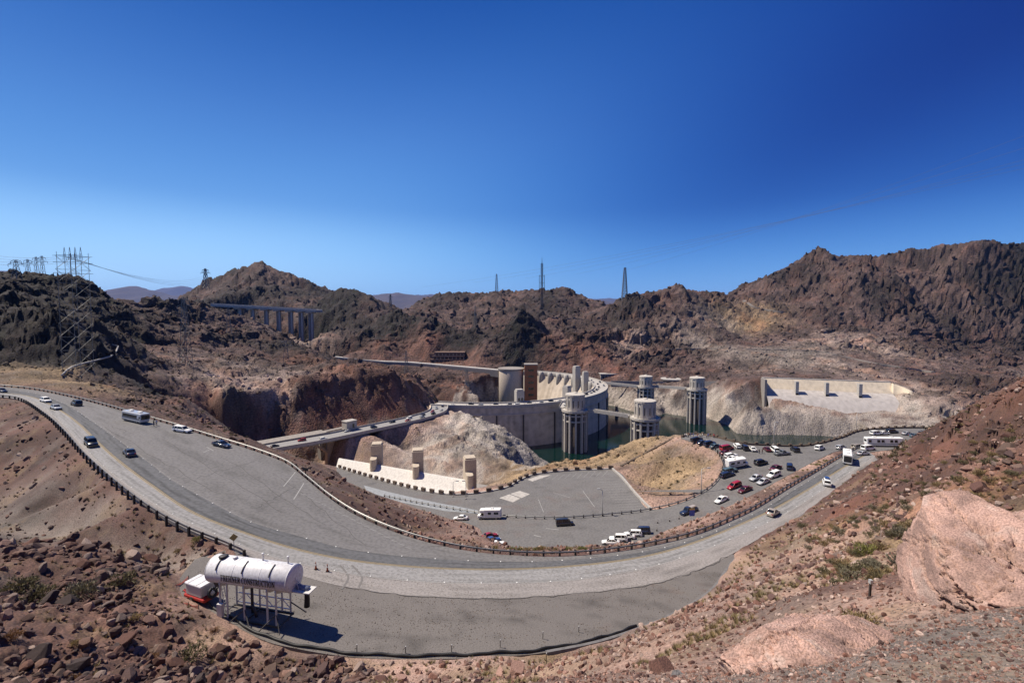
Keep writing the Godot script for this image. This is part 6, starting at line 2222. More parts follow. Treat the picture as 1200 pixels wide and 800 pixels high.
func make_vehicles() -> void:
	# on the highway bend
	car("sedan", "navy", 1, 459.5, -20, upper, "dark car farthest up the highway, at the top of the bend")
	car("wagon", "white", 53, 471, -28, upper, "white estate car following a silver one down the highway bend")
	car("sedan", "silver", 65, 479.5, -30, upper, "silver sedan just ahead of a white estate car on the bend")
	car("suv", "black", 89, 475, 148, upper, "black off-road car climbing the highway past the broad pylon")
	car("suv", "black", 106, 522, -37, upper, "black off-road car coming down by the embankment guardrail")
	car("sedan", "navy", 151, 533, 140, upper, "dark blue sedan climbing the outer lane near the black off-road car")
	motor_coach(158, 494, -20, upper, 8.2, "silver shuttle bus with dark windows parked on the pull-out", false, true, "shuttle_bus")
	car("wagon", "white", 213, 506, -8, upper, "white car parked alone by the outer guardrail near the shuttle bus")
	car("sedan", "navy", 259, 523, -14, upper, "dark sedan parked on the pull-out above the shadowed cliff")
	car("sedan", "tan", 906, 603, 40, upper, "tan sedan driving along the highway below the dry grass slope")
	var lo := car("suv", "white", 969, 568, 60, upper, "white off-road car with blue load on its roof on the highway")
	part("roof_load", rounded_box(Vector3(-1.1, 1.87, -0.6), Vector3(0.4, 2.35, 0.6), 0.15), paint("blue"), lo)
	# along the lower road
	car("sedan", "white", 540, 609, 170, lower, "white sedan behind the camper on the lower road")
	camper(574, 607.5, 172, lower, "white camper van with overcab bunk driving along the lower road")
	car("van", "black", 662, 615.5, 2, lower, "black van driving alone on the lower road")
	car("sedan", "white", 846, 587.5, 205, lower, "white sedan driving past the end of the dry hill")
	var mc := car("pickup", "navy", 808, 601, 200, lower, "dark pickup truck driving beside the blue and yellow sign")
	part("load", rounded_box(Vector3(-2.4, 1.12, -0.7), Vector3(-0.6, 1.7, 0.7), 0.15), paint("tan"), mc)
	# parked under the highway wall
	car("sedan", "red", 574, 630, 25, lower, "red car parked beside a blue one under the highway guardrail")
	car("sedan", "blue", 577, 635, 22, lower, "blue car parked between a red and a white car under the highway")
	car("sedan", "white", 582, 640, 20, lower, "white car parked beside a blue one under the highway guardrail")
	car("sedan", "white", 716, 637.5, 165, lower, "white sedan at the open end of the row of white cars")
	car("suv", "white", 725, 634, 165, lower, "white off-road car parked second in the row of white cars")
	car("sedan", "white", 734, 631, 165, lower, "white sedan in the middle of the row of white cars")
	car("wagon", "white", 742, 628, 165, lower, "white estate car next to the dark one in the row of parked cars")
	car("suv", "navy", 752, 625, 165, lower, "dark blue off-road car closing the row of white cars")
	# busy car park above the lake: left row
	var left := [["suv", "black", 817, 517, "black off-road car at the point of the lake wall"], ["sedan", "navy", 824, 519.5, "dark sedan second from the point of the lake wall"], ["suv", "navy", 832, 521.5, "dark blue off-road car in the row by the dry hill"], ["sedan", "teal", 839, 524, "blue grey sedan in the row between dark cars and a red van"], ["van", "red", 852, 527, "red van in the row by the dry hill"], ["sedan", "maroon", 851, 532, "dark red sedan below the red van in the row"], ["wagon", "white", 857, 535.5, "white estate car between the red sedan and the white camper"], ["sedan", "white", 860, 538.5, "white sedan parked right beside the white camper"]]
	for e in left:
		car(e[0], e[1], e[2], e[3], 15, lower, e[4])
	camper(864, 547, 10, lower, "white camper van parked among cars near the dry hill")
	car("suv", "teal", 856, 553.5, 12, lower, "grey blue off-road car parked below the white camper")
	car("wagon", "navy", 853, 558, 12, lower, "dark estate car at the lower end of the row by the hill")
	# back row along the lake wall
	var back := [["wagon", "white", 864, 524, "white estate car at the lake wall near the red van"], ["suv", "black", 873, 526.5, "black off-road car between two white cars at the lake wall"], ["sedan", "white", 882, 527.5, "white sedan at the lake wall beside a black off-road car"], ["sedan", "maroon", 899, 528, "dark red sedan at the lake wall beside the two standing people"], ["van", "white", 908, 529, "white van at the lake wall beside the white pole"], ["suv", "black", 932, 529, "black off-road car last in the row at the lake wall"]]
	for e in back:
		car(e[0], e[1], e[2], e[3], 80, lower, e[4])
	car("pickup", "grey", 917, 533, 8, lower, "grey pickup truck standing across behind the white van")
	# loose in the middle
	car("suv", "black", 892, 544, 20, lower, "black off-road car crossing the middle of the busy car park")
	car("sedan", "maroon", 909, 550, 205, lower, "maroon sedan leaving beside a dark blue car")
	car("suv", "navy", 926, 549, 60, lower, "dark blue off-road car beside the maroon sedan near the median")
	car("suv", "white", 907, 558.5, 205, lower, "white off-road car in the queue along the rocky median")
	car("sedan", "silver", 886, 561.5, 205, lower, "silver sedan beside a white off-road car in the queue")
	car("sedan", "silver", 895, 566, 205, lower, "silver sedan closest to the rocky median in the queue")
	car("wagon", "red", 861, 571, 200, lower, "bright red estate car in front of a dark red one")
	car("sedan", "maroon", 873.5, 575.5, 200, lower, "dark red sedan behind the bright red estate car")
	car("suv", "white", 961, 527, 35, lower, "white off-road car driving up to the long motorhome")
	# by the long motorhome
	motor_coach(1036, 523, -12, lower, 12.0, "long white motorhome parked across the upper end of the car park")
	motor_coach(993, 541, 235, upper, 9.0, "white touring bus with big dark windscreen at the end of the median", true, false, "touring_bus")
	var rest := [["wagon", "silver", 986, 526, 30, "silver estate car behind the white touring bus"], ["suv", "tan", 1006, 526, 15, "tan off-road car between touring bus and long motorhome"], ["van", "white", 1018, 527.5, 15, "white minivan alongside the long motorhome"], ["sedan", "silver", 1012, 533, 15, "silver sedan parked right of the touring bus"], ["suv", "white", 1027, 509.5, 10, "white off-road car beyond the long motorhome at the wall"], ["sedan", "white", 1036, 509, 10, "white sedan beyond the long motorhome at the wall"], ["suv", "black", 1046, 507.5, 10, "black off-road car beyond the long motorhome at the wall"], ["sedan", "silver", 1064, 509.5, 10, "silver sedan farther along the wall past the motorhome"], ["sedan", "teal", 1073, 512, 10, "blue grey sedan nearest the red slope past the motorhome"], ["wagon", "grey", 1084, 509.5, 10, "grey estate car at the far end of the lake wall"]]
	for e in rest:
		car(e[0], e[1], e[2], e[3], e[4], lower, e[5])
	# tiny ones on the road over the dam
	var near: PackedVector3Array = lines.crest_near
	var far: PackedVector3Array = lines.crest_far
	var i := 0
	for e in [[4, 0.55], [12, 0.35], [17, 0.75], [27, 0.3], [36, 0.6], [45, 0.35], [50, 0.72], [53, 0.3], [57, 0.7], [60, 0.35], [63, 0.72], [66, 0.35], [69, 0.7], [72, 0.35], [76, 0.7]]:
		var c: String = ["black", "red", "white", "silver", "navy"][i % 5]
		var t := build_car(["sedan", "suv", "wagon"][i % 3], c, "%s car on the road between spillway bridge and dam" % c, "cars on the road to the dam")
		var p := near[e[0]].lerp(far[e[0]], e[1])
		t.position = p + Vector3(0, 0.02, 0)
		var f := near[mini(e[0] + 1, 80)] - near[maxi(e[0] - 1, 0)]
		t.rotation.y = atan2(-f.z, f.x) + (PI if e[1] < 0.5 else 0.0)
		i += 1
	for e in [[-101, 4.0], [-94, 10], [-90, 4], [-84, 10], [-79, 4], [-76, 4], [-70, 10], [-66, 4], [-60, 9], [-57, 4], [-40, 9.6], [-36, 9.6], [-31, 9.6], [-27, 9.6], [-22, 9.6], [-18, 9.6], [-13, 9.6], [-8, 4], [-2, 9.6], [4, 4], [12, 9.6], [22, 4]]:
		var c: String = ["white", "black", "silver", "navy", "grey"][i % 5]
		var t := build_car(["sedan", "suv", "van"][i % 3], c, "%s car on the crest road of the dam" % c, "cars on the dam crest")
		t.position = dam_at(e[0], DAM_R - e[1], 0.02)
		t.rotation.y = deg_to_rad(e[0]) + PI / 2 + (PI if e[1] < 6.0 else 0.0)
		i += 1
	for e in [[0.3, "black"], [0.55, "grey"], [0.8, "white"]]:
		var a := dam_at(-55, DAM_R + 0.6, 0.2)
		var b := at_depth(674, 479, 396) + Vector3(-9, 0.2, -6)
		var t := build_car("van", e[1], "%s van parked on the service bridge to the intake tower" % e[1], "vans on the service bridge")
		t.position = a.lerp(b, e[0]) + Vector3(0, -0.22, 0)
		t.rotation.y = atan2(-(b - a).z, (b - a).x)

# ---------- people: small figures, one skin from boots to hair ----------
var person_meshes := {}

func person(p: Vector3, turn: float, shirt: Array, pants: Array, label: String, group := "") -> void:
	var key := str(shirt) + str(pants)
	if not person_meshes.has(key):
		var st := st_new(true)
		var skin := Color(0.45, 0.27, 0.19)
		var sc := Color(shirt[0], shirt[1], shirt[2])
		var pc := Color(pants[0], pants[1], pants[2])
		for s in [-1, 1]:
			st.set_color(pc)
			tube(st, [Vector3(0.06, 0.02, s * 0.10), Vector3(0.0, 0.08, s * 0.10), Vector3(0, 0.48, s * 0.10), Vector3(0, 0.86, s * 0.085)], [0.05, 0.055, 0.065, 0.095], 8)
			st.set_color(sc)
			tube(st, [Vector3(0, 1.42, s * 0.17), Vector3(-0.02, 1.12, s * 0.24)], [0.065, 0.05], 8)
			st.set_color(skin)
			tube(st, [Vector3(-0.02, 1.12, s * 0.24), Vector3(0.06, 0.88, s * 0.25), Vector3(0.09, 0.80, s * 0.245)], [0.045, 0.034, 0.03], 8)
		st.set_color(sc)
		lathe(st, [Vector2(0.15, 0.84), Vector2(0.165, 0.95), Vector2(0.15, 1.1), Vector2(0.185, 1.32), Vector2(0.16, 1.43), Vector2(0.07, 1.49)], 12)
		st.set_color(skin)
		lathe(st, [Vector2(0.055, 1.46), Vector2(0.06, 1.53), Vector2(0.085, 1.58), Vector2(0.10, 1.65), Vector2(0.09, 1.70)], 12)
		st.set_color(Color(0.03, 0.02, 0.015))
		lathe(st, [Vector2(0.105, 1.67), Vector2(0.10, 1.73), Vector2(0.05, 1.77), Vector2(0.01, 1.775)], 12)
		person_meshes[key] = done(st)
	var t := thing("person", label, "person", p, turn, group)
	part("figure", person_meshes[key], M.person, t)

func make_people() -> void:
	person(on_sheet(lower, 890, 531.5), 0.4, [0.02, 0.02, 0.025], [0.03, 0.035, 0.05], "person in dark clothes standing with another in the busy car park")
	person(on_sheet(lower, 893.5, 531.2), 2.2, [0.10, 0.02, 0.02], [0.05, 0.05, 0.06], "person in dark red shirt beside a person in dark clothes")
	var r2 := RandomNumberGenerator.new()
	r2.seed = 5
	for k in 16:
		var c: Array = [[0.6, 0.6, 0.6], [0.3, 0.05, 0.05], [0.05, 0.1, 0.3], [0.5, 0.45, 0.3]][k % 4]
		var px := r2.randf_range(798, 838)
		person(on_sheet(lower, px, 511.0 + 0.02 * (px - 798) + r2.randf_range(0.2, 1.6)), r2.randf() * TAU, c, [0.06, 0.06, 0.09], ["person in pale shirt at the lookout by the lake wall", "person in red shirt at the lookout by the lake wall", "person in blue shirt at the lookout by the lake wall", "person in tan shirt at the lookout by the lake wall"][k % 4], "visitors at the lookout")
	for k in 12:
		var c: Array = [[0.6, 0.6, 0.6], [0.3, 0.05, 0.05], [0.05, 0.1, 0.3]][k % 3]
		person(dam_at(-104 + k * 4.4, DAM_R - 1.6, 0.0), r2.randf() * TAU, c, [0.06, 0.06, 0.09], ["person in pale shirt walking on the dam crest", "person in red shirt walking on the dam crest", "person in blue shirt walking on the dam crest"][k % 3], "walkers on the dam crest")
	person(on_sheet(upper, 180, 499.5), 1.0, [0.02, 0.02, 0.03], [0.03, 0.03, 0.05], "person in dark clothes standing at the nose of the shuttle bus", "people by the shuttle bus")
	person(on_sheet(upper, 183, 498.5), 2.0, [0.5, 0.5, 0.5], [0.03, 0.03, 0.05], "person in pale shirt standing at the nose of the shuttle bus", "people by the shuttle bus")

# ---------- the water tank on its stand ----------
func make_tank() -> void:
	var at := on_sheet(upper, 300, 722)
	var t := thing("water_tank", "long white water tank lettered in black, raised on a steel stand", "tank", at, deg_to_rad(-12))
	var r := 1.6
	var ax := 5.5
	var x0 := -5.7
	var x1 := 5.5
	var turn := Transform3D(Basis(Vector3.BACK, -PI / 2), Vector3(0, ax, 0))   # y axis of a lathe -> +x
	var prof := []
	for k in 7:
		var a := PI * 0.5 * k / 6.0
		prof.append(Vector2(maxf(0.02, r * sin(a)), x0 - 0.32 * cos(a)))
	for k in 7:
		var a := PI * 0.5 * (1.0 - k / 6.0)
		prof.append(Vector2(maxf(0.02, r * sin(a)), x1 + 0.32 * cos(a)))
	var st := st_new(true)
	lathe(st, prof, 48)
	var sh := part("shell", done(st), M.tank_white, t, turn.origin, turn.basis)
	for x in [x0 + 0.02, -1.9, 1.8, x1 - 0.02]:
		st = st_new(true)
		lathe(st, [Vector2(r + 0.004, x - 0.05), Vector2(r + 0.02, x), Vector2(r + 0.004, x + 0.05)], 48)
		part("weld_seam", done(st), M.tank_white, sh)
	# lettering on the side
	var f := SystemFont.new()
	f.font_names = PackedStringArray(["Droid Serif"])
	f.font_weight = 700
	var tm := TextMesh.new()
	tm.text = "FREHNER CONSTRUCTION"
	tm.font = f
	tm.font_size = 64
	tm.pixel_size = 0.01
	tm.depth = 0.012
	var bb := tm.get_aabb()
	var kx := 7.5 / bb.size.x
	var ky := 0.62 / bb.size.y
	var o := part("lettering", tm, M.letter_black, t, Vector3(0.35, ax - 0.12, r + 0.035))
	o.scale = Vector3(kx, ky * 1.25, 1.0)
	# hooks, vents, hatch
	for x in [-4.2, -0.55, 3.2]:
		st = st_new()
		for k in 6:
			var a0 := deg_to_rad(78 - k * 9.0)
			var a1 := deg_to_rad(78 - (k + 1) * 9.0)
			bar(st, Vector3(x, ax + sin(a0) * (r + 0.07), cos(a0) * (r + 0.07)), Vector3(x, ax + sin(a1) * (r + 0.07), cos(a1) * (r + 0.07)), 0.09, 0.12)
		part("lifting_hook", done(st), M.steel_dark, t)
	for x in [1.0, 4.5]:
		st = st_new(true)
		lathe(st, [Vector2(0.11, r - 0.05), Vector2(0.11, r + 0.75), Vector2(0.15, r + 0.78), Vector2(0.15, r + 0.86)], 10)
		part("vent_pipe", done(st), M.tank_white, t, Vector3(x, ax, -0.25))
	for e in [[-4.3, 0.5], [-2.6, 0.24]]:
		st = st_new(true)
		lathe(st, [Vector2(e[1], r - 0.1), Vector2(e[1], r + 0.12), Vector2(e[1] + 0.06, r + 0.14), Vector2(e[1] * 0.7, r + 0.24)], 18)
		part("hatch", done(st), M.steel_dark if e[1] > 0.4 else M.tank_white, t, Vector3(e[0], ax, 0.15))
	# stand: legs, saddles, skid
	for x in [-3.9, -2.9, -0.5, 2.7, 3.9]:
		for z in [-1.25, 1.25]:
			st = st_new()
			bar(st, Vector3(x, 0.2, z), Vector3(x, ax - sqrt(r * r - z * z) + 0.12, z), 0.16)
			part("leg", done(st), M.steel_pale, t)
	for x in [-3.9, -0.5, 2.7, 3.9]:
		st = st_new()
		var prev := Vector3.ZERO
		for k in 9:
			var a := deg_to_rad(-142 + k * 13.0)
			var p := Vector3(x, ax + sin(a) * (r + 0.07), cos(a) * (r + 0.07))
			if k > 0:
				bar(st, prev, p, 0.14, 0.3)
			prev = p
		part("saddle", done(st), M.steel_pale, t)
	for z in [-1.25, 1.25]:
		st = st_new()
		bar(st, Vector3(-4.3, 0.12, z), Vector3(4.3, 0.12, z), 0.22, 0.24)
		part("skid_beam", done(st), M.steel_dark, t)
	for x in [-4.2, -0.5, 4.2]:
		st = st_new()
		bar(st, Vector3(x, 0.14, -1.14), Vector3(x, 0.14, 1.14), 0.16)
		part("cross_beam", done(st), M.steel_dark, t)
	# white truss along the far side
	st = st_new()
	for y in [0.55, 1.75]:
		bar(st, Vector3(-3.9, y, -1.36), Vector3(3.9, y, -1.36), 0.1)
	for k in 6:
		var a := lerpf(-3.9, 3.9, k / 6.0)
		var b := lerpf(-3.9, 3.9, (k + 1) / 6.0)
		bar(st, Vector3(a, 0.55 if k % 2 == 0 else 1.75, -1.36), Vector3(b, 1.75 if k % 2 == 0 else 0.55, -1.36), 0.07)
	part("truss", done(st), M.tank_white, t)
	st = st_new()
	for e in [[-0.5, 1.25, 1.4, 2.6], [-0.5, 1.25, -2.2, 2.4], [3.9, 1.25, 5.2, 2.4], [3.9, 1.25, 2.4, 2.6], [3.9, -1.25, 5.6, -1.9]]:
		bar(st, Vector3(e[0], 1.6, e[1] * 0.98), Vector3(e[2], 0.05, e[3]), 0.1)
	part("brace", done(st), M.steel_dark, t)
	# valve column in the middle
	st = st_new(true)
	tube(st, [Vector3(-0.5, 0.4, 0), Vector3(-0.5, ax - r + 0.1, 0)], [0.17, 0.17], 10)
	tube(st, [Vector3(-0.5, 1.5, 0), Vector3(0.2, 1.1, 0.4), Vector3(0.5, 0.3, 0.5)], [0.15, 0.15, 0.15], 8)
	part("riser_pipe", done(st), M.steel_dark, t)
	# spout, platform and hose at the right end
	st = st_new()
	box(st, Vector3(5.7, ax - 1.25, -0.7), Vector3(8.0, ax - 1.13, 0.8))
	bar(st, Vector3(5.6, ax - 0.1, 0.1), Vector3(7.6, ax - 1.12, 0.1), 0.06)
	bar(st, Vector3(5.5, ax + 0.8, 0.1), Vector3(6.5, ax - 1.12, 0.5), 0.05)
	part("spout_platform", done(st), M.steel_pale, t)
	st = st_new(true)
	lathe(st, [Vector2(0.1, 0), Vector2(0.34, 0.05), Vector2(0.36, 1.5), Vector2(0.1, 1.6)], 14)
	part("spout", done(st), M.tarp_blue, t, Vector3(5.9, ax - 0.95, 0.05), Basis(Vector3.BACK, -PI / 2 - 0.12))
	st = st_new(true)
	tube(st, [Vector3(7.2, ax - 1.1, 0.2), Vector3(7.35, ax - 1.6, 0.25), Vector3(7.35, ax - 2.3, 0.25), Vector3(7.3, ax - 3.1, 0.25)], [0.24, 0.3, 0.32, 0.34], 10)
	part("fill_hose", done(st), M.black_plastic, t)
	st = st_new()
	bar(st, Vector3(-5.9, ax - 0.6, 0.2), Vector3(-5.2, ax - 2.2, 0.2), 0.4, 0.5)
	part("inlet_box", done(st), M.steel_dark, t)
	# control cabinet and ladder at the left legs
	part("cabinet", box_mesh(Vector3(-4.0, 0.5, 1.35), Vector3(-3.3, 2.1, 1.75)), M.steel_pale, t)
	st = st_new()
	for z in [-0.2, 0.2]:
		bar(st, Vector3(-4.25, 0.2, z), Vector3(-5.0, ax - 0.9, z), 0.06)
	for k in 10:
		bar(st, Vector3(lerpf(-4.28, -4.9, k / 9.0), 0.4 + k * 0.42, -0.2), Vector3(lerpf(-4.28, -4.9, k / 9.0), 0.4 + k * 0.42, 0.2), 0.04)
	part("ladder", done(st), M.steel_pale, t)

	# pump trailer on the left
	var p := thing("pump_trailer", "white pump cabinet on a red trailer frame beside the water tank", "pump", on_sheet(upper, 236, 702), deg_to_rad(-22))
	part("cabinet", rounded_box(Vector3(-1.55, 0.95, -0.95), Vector3(1.35, 2.2, 0.95), 0.07), M.pump_white, p)
	part("lid", rounded_box(Vector3(-1.65, 2.203, -1.05), Vector3(1.45, 2.5, 1.05), 0.08), M.tank_white, p)
	st = st_new()
	for e in [[-1.0, -0.02], [0.55, 0.04]]:
		box(st, Vector3(e[0], 2.502, -1.0), Vector3(e[0] + 0.05, 2.54, 1.0))
	part("lid_rib", done(st), M.pump_white, p)
	part("frame", rounded_box(Vector3(-1.9, 0.45, -1.05), Vector3(1.9, 0.93, 1.05), 0.12), M.pump_red, p)
	st = st_new()
	for z in [-0.4, 0.4]:
		bar(st, Vector3(-1.8, 0.55, z), Vector3(-3.4, 0.5, z * 0.2), 0.1)
	part("drawbar", done(st), M.pump_red, p)
	coach_wheels(p, [-0.3], 1.15, 0.42)
	st = st_new(true)
	var pts := []
	var rad := []
	for k in 25:
		var a := TAU * k / 24.0
		pts.append(Vector3(1.95 + 0.25 * sin(a * 0.5), 1.35 + cos(a) * 0.5, sin(a) * 0.5))
		rad.append(0.17)
	tube(st, pts, rad, 8)
	part("hose_coil", done(st), M.black_plastic, p)
	st = st_new(true)
	lathe(st, [Vector2(0.05, -0.2), Vector2(0.3, -0.18), Vector2(0.3, 0.2), Vector2(0.05, 0.22)], 14)
	part("pump_motor", done(st), M.steel_pale, p, Vector3(2.0, 1.35, 0), Basis(Vector3.BACK, PI / 2))
	st = st_new(true)
	tube(st, [Vector3(2.0, 1.4, -0.2), Vector3(2.9, 2.2, -0.5), Vector3(3.3, 2.8, -0.6)], [0.1, 0.1, 0.1], 8)
	part("delivery_pipe", done(st), M.steel_dark, p)

	# sagging red safety net on stakes round the trailer
	var n := thing("safety_net", "sagging red plastic safety netting on stakes beside the pump trailer", "netting", p.position, deg_to_rad(-22))
	var corner := [Vector3(-5.2, 0, -1.7), Vector3(-4.6, 0, 0.3), Vector3(-3.3, 0, 1.7), Vector3(-1.2, 0, 2.1), Vector3(0.8, 0, 2.2), Vector3(2.4, 0, 2.0)]
	for c in corner:
		st = st_new()
		bar(st, c - Vector3(0, 0.4, 0), c + Vector3(0.05, 1.15, 0), 0.06)
		part("stake", done(st), M.steel_dark, n)
	for i in corner.size() - 1:
		st = st_new()
		for k in 9:
			var prev := Vector3.ZERO
			for j in 9:
				var u := j / 8.0
				var q: Vector3 = corner[i].lerp(corner[i + 1], u) + Vector3(0, 0.08 + k * 0.115 - 0.22 * sin(u * PI) * (k / 8.0), 0)
				if j > 0:
					bar(st, prev, q, 0.03)
				prev = q
		for j in 13:
			var u := j / 12.0
			var q: Vector3 = corner[i].lerp(corner[i + 1], u)
			bar(st, q + Vector3(0, 0.06, 0), q + Vector3(0, 1.02 - 0.22 * sin(u * PI), 0), 0.03)
		part("net_panel", done(st), M.net_red, n)

# ---------- stones, boulders, shrubs and dry grass ----------
func ico(sub: int) -> Array:
	var t := (1.0 + sqrt(5.0)) / 2.0
	var v := []
	for p in [Vector3(-1, t, 0), Vector3(1, t, 0), Vector3(-1, -t, 0), Vector3(1, -t, 0), Vector3(0, -1, t), Vector3(0, 1, t), Vector3(0, -1, -t), Vector3(0, 1, -t), Vector3(t, 0, -1), Vector3(t, 0, 1), Vector3(-t, 0, -1), Vector3(-t, 0, 1)]:
		v.append(p.normalized())
	var f := [[0, 11, 5], [0, 5, 1], [0, 1, 7], [0, 7, 10], [0, 10, 11], [1, 5, 9], [5, 11, 4], [11, 10, 2], [10, 7, 6], [7, 1, 8], [3, 9, 4], [3, 4, 2], [3, 2, 6], [3, 6, 8], [3, 8, 9], [4, 9, 5], [2, 4, 11], [6, 2, 10], [8, 6, 7], [9, 8, 1]]
	for s in sub:
		var mid := {}
		var nf := []
		for q in f:
			var m := []
			for e in 3:
				var a: int = q[e]
				var b: int = q[(e + 1) % 3]
				var key := mini(a, b) * 100000 + maxi(a, b)
				if not mid.has(key):
					mid[key] = v.size()
					v.append(((v[a] + v[b]) * 0.5).normalized())
				m.append(mid[key])
			nf.append([q[0], m[0], m[2]])
			nf.append([q[1], m[1], m[0]])
			nf.append([q[2], m[2], m[1]])
			nf.append(m)
		f = nf
	return [v, f]

# a broken rock: a ball cut by planes, then roughened
func rock_mesh(seed_: int, sub: int, cuts: int, rough: float, smooth := false) -> ArrayMesh:
	var r := RandomNumberGenerator.new()
	r.seed = seed_
	var g := ico(sub)
	var planes := []
	for k in cuts:
		planes.append([Vector3(r.randfn(), r.randfn() * 0.8, r.randfn()).normalized(), r.randf_range(0.40, 0.80)])
	var n := FastNoiseLite.new()
	n.seed = seed_
	n.frequency = 1.1
	n.fractal_octaves = 5
	n.fractal_gain = 0.55
	var v := []
	for p in g[0]:
		var q: Vector3 = p
		for c in planes:
			var d: float = q.dot(c[0]) - c[1]
			if d > 0.0:
				q -= c[0] * d
		q *= 1.0 + rough * n.get_noise_3d(p.x, p.y, p.z)
		v.append(q)
	var st := st_new(smooth)
	for q in g[1]:
		tri(st, v[q[0]], v[q[2]], v[q[1]])
	return done(st)

# a great weathered boulder: broad fracture planes, cracks along joints, stains of its own colour
func great_boulder(seed_: int, cuts: int, lumps: float) -> ArrayMesh:
	var r := RandomNumberGenerator.new()
	r.seed = seed_
	var g := ico(6)
	var planes := []
	for k in cuts:
		planes.append([Vector3(r.randfn(), r.randfn() * 0.7 + 0.15, r.randfn()).normalized(), r.randf_range(0.55, 0.86)])
	var n := FastNoiseLite.new()
	n.seed = seed_
	n.frequency = 0.8
	n.fractal_octaves = 6
	n.fractal_gain = 0.5
	var cr := FastNoiseLite.new()
	cr.seed = seed_ + 5
	cr.noise_type = FastNoiseLite.TYPE_CELLULAR
	cr.cellular_return_type = FastNoiseLite.RETURN_DISTANCE2_SUB
	cr.frequency = 0.85
	cr.fractal_type = FastNoiseLite.FRACTAL_NONE
	cr.domain_warp_enabled = true
	cr.domain_warp_amplitude = 0.5
	cr.domain_warp_frequency = 0.9
	var v := PackedVector3Array()
	var cs := PackedColorArray()
	for p in g[0]:
		var q: Vector3 = p
		for c in planes:
			var d: float = q.dot(c[0]) - c[1]
			if d > 0.0:
				q -= c[0] * d
		var gap := cr.get_noise_3d(p.x, p.y * 1.6, p.z) + 1.0
		var gap2 := cr.get_noise_3d(p.x * 2.7 + 4.0, p.y * 3.4, p.z * 2.7) + 1.0
		var crack := (1.0 - smoothstep(0.0, 0.06, gap)) + 0.35 * (1.0 - smoothstep(0.0, 0.05, gap2))
		q *= 1.0 + lumps * n.get_noise_3d(p.x, p.y, p.z) + 0.02 * n.get_noise_3d(p.x * 6.0, p.y * 6.0, p.z * 6.0) - 0.10 * crack
		v.append(q)
		var a := n.get_noise_3d(p.x * 2.0 + 9.0, p.y * 2.0, p.z * 2.0)
		var b := n.get_noise_3d(p.x * 3.0, p.y * 3.0 + 7.0, p.z * 3.0)
		var col := Vector3(0.47, 0.30, 0.245) * (1.0 + 0.5 * a)
		col = col.lerp(Vector3(0.17, 0.115, 0.10), smoothstep(0.12, 0.5, b) * 0.5)
		col = col.lerp(Vector3(0.52, 0.42, 0.37), smoothstep(0.15, 0.45, -b) * 0.45)
		cs.append(Color(col.x, col.y, col.z))
	var st := st_new(true)
	for q in g[1]:
		for k in [0, 2, 1]:
			st.set_color(cs[q[k]])
			st.add_vertex(v[q[k]])
	return done(st)

var rocks := []
var pebbles := []
var rock_tints := ["rock_red", "rock_pink", "rock_plum", "rock_brown", "rock_dark"]

func boulder(p: Vector3, size: Vector3, k: int, m: Material, label: String, group := "", called := "boulder") -> MeshInstance3D:
	var b := Basis.from_euler(Vector3(rng.randf_range(-0.5, 0.5), rng.randf() * TAU, rng.randf_range(-0.5, 0.5))).scaled_local(size)
	var o := part(called, rocks[k % rocks.size()], m, self, p, b)
	tag(o, label, "rock", group)
	return o

func scatter(called: String, mesh: Mesh, m: Material, spots: Array, label: String, category: String) -> void:
	var mm := MultiMesh.new()
	mm.transform_format = MultiMesh.TRANSFORM_3D
	mm.use_colors = true
	mm.mesh = mesh
	mm.instance_count = spots.size()
	for i in spots.size():
		mm.set_instance_transform(i, spots[i][0])
		mm.set_instance_color(i, spots[i][1])
	var o := MultiMeshInstance3D.new()
	o.multimesh = mm
	o.material_override = m
	o.name = numbered(called)
	add_child(o)
	tag(o, label, category)
	o.set_meta("kind", "stuff")

func unpaved(x: float, d: float) -> bool:
	var g := grid_for(x, d)
	return g != near_grid or sample(g, g.paved, x, d) < 0.12

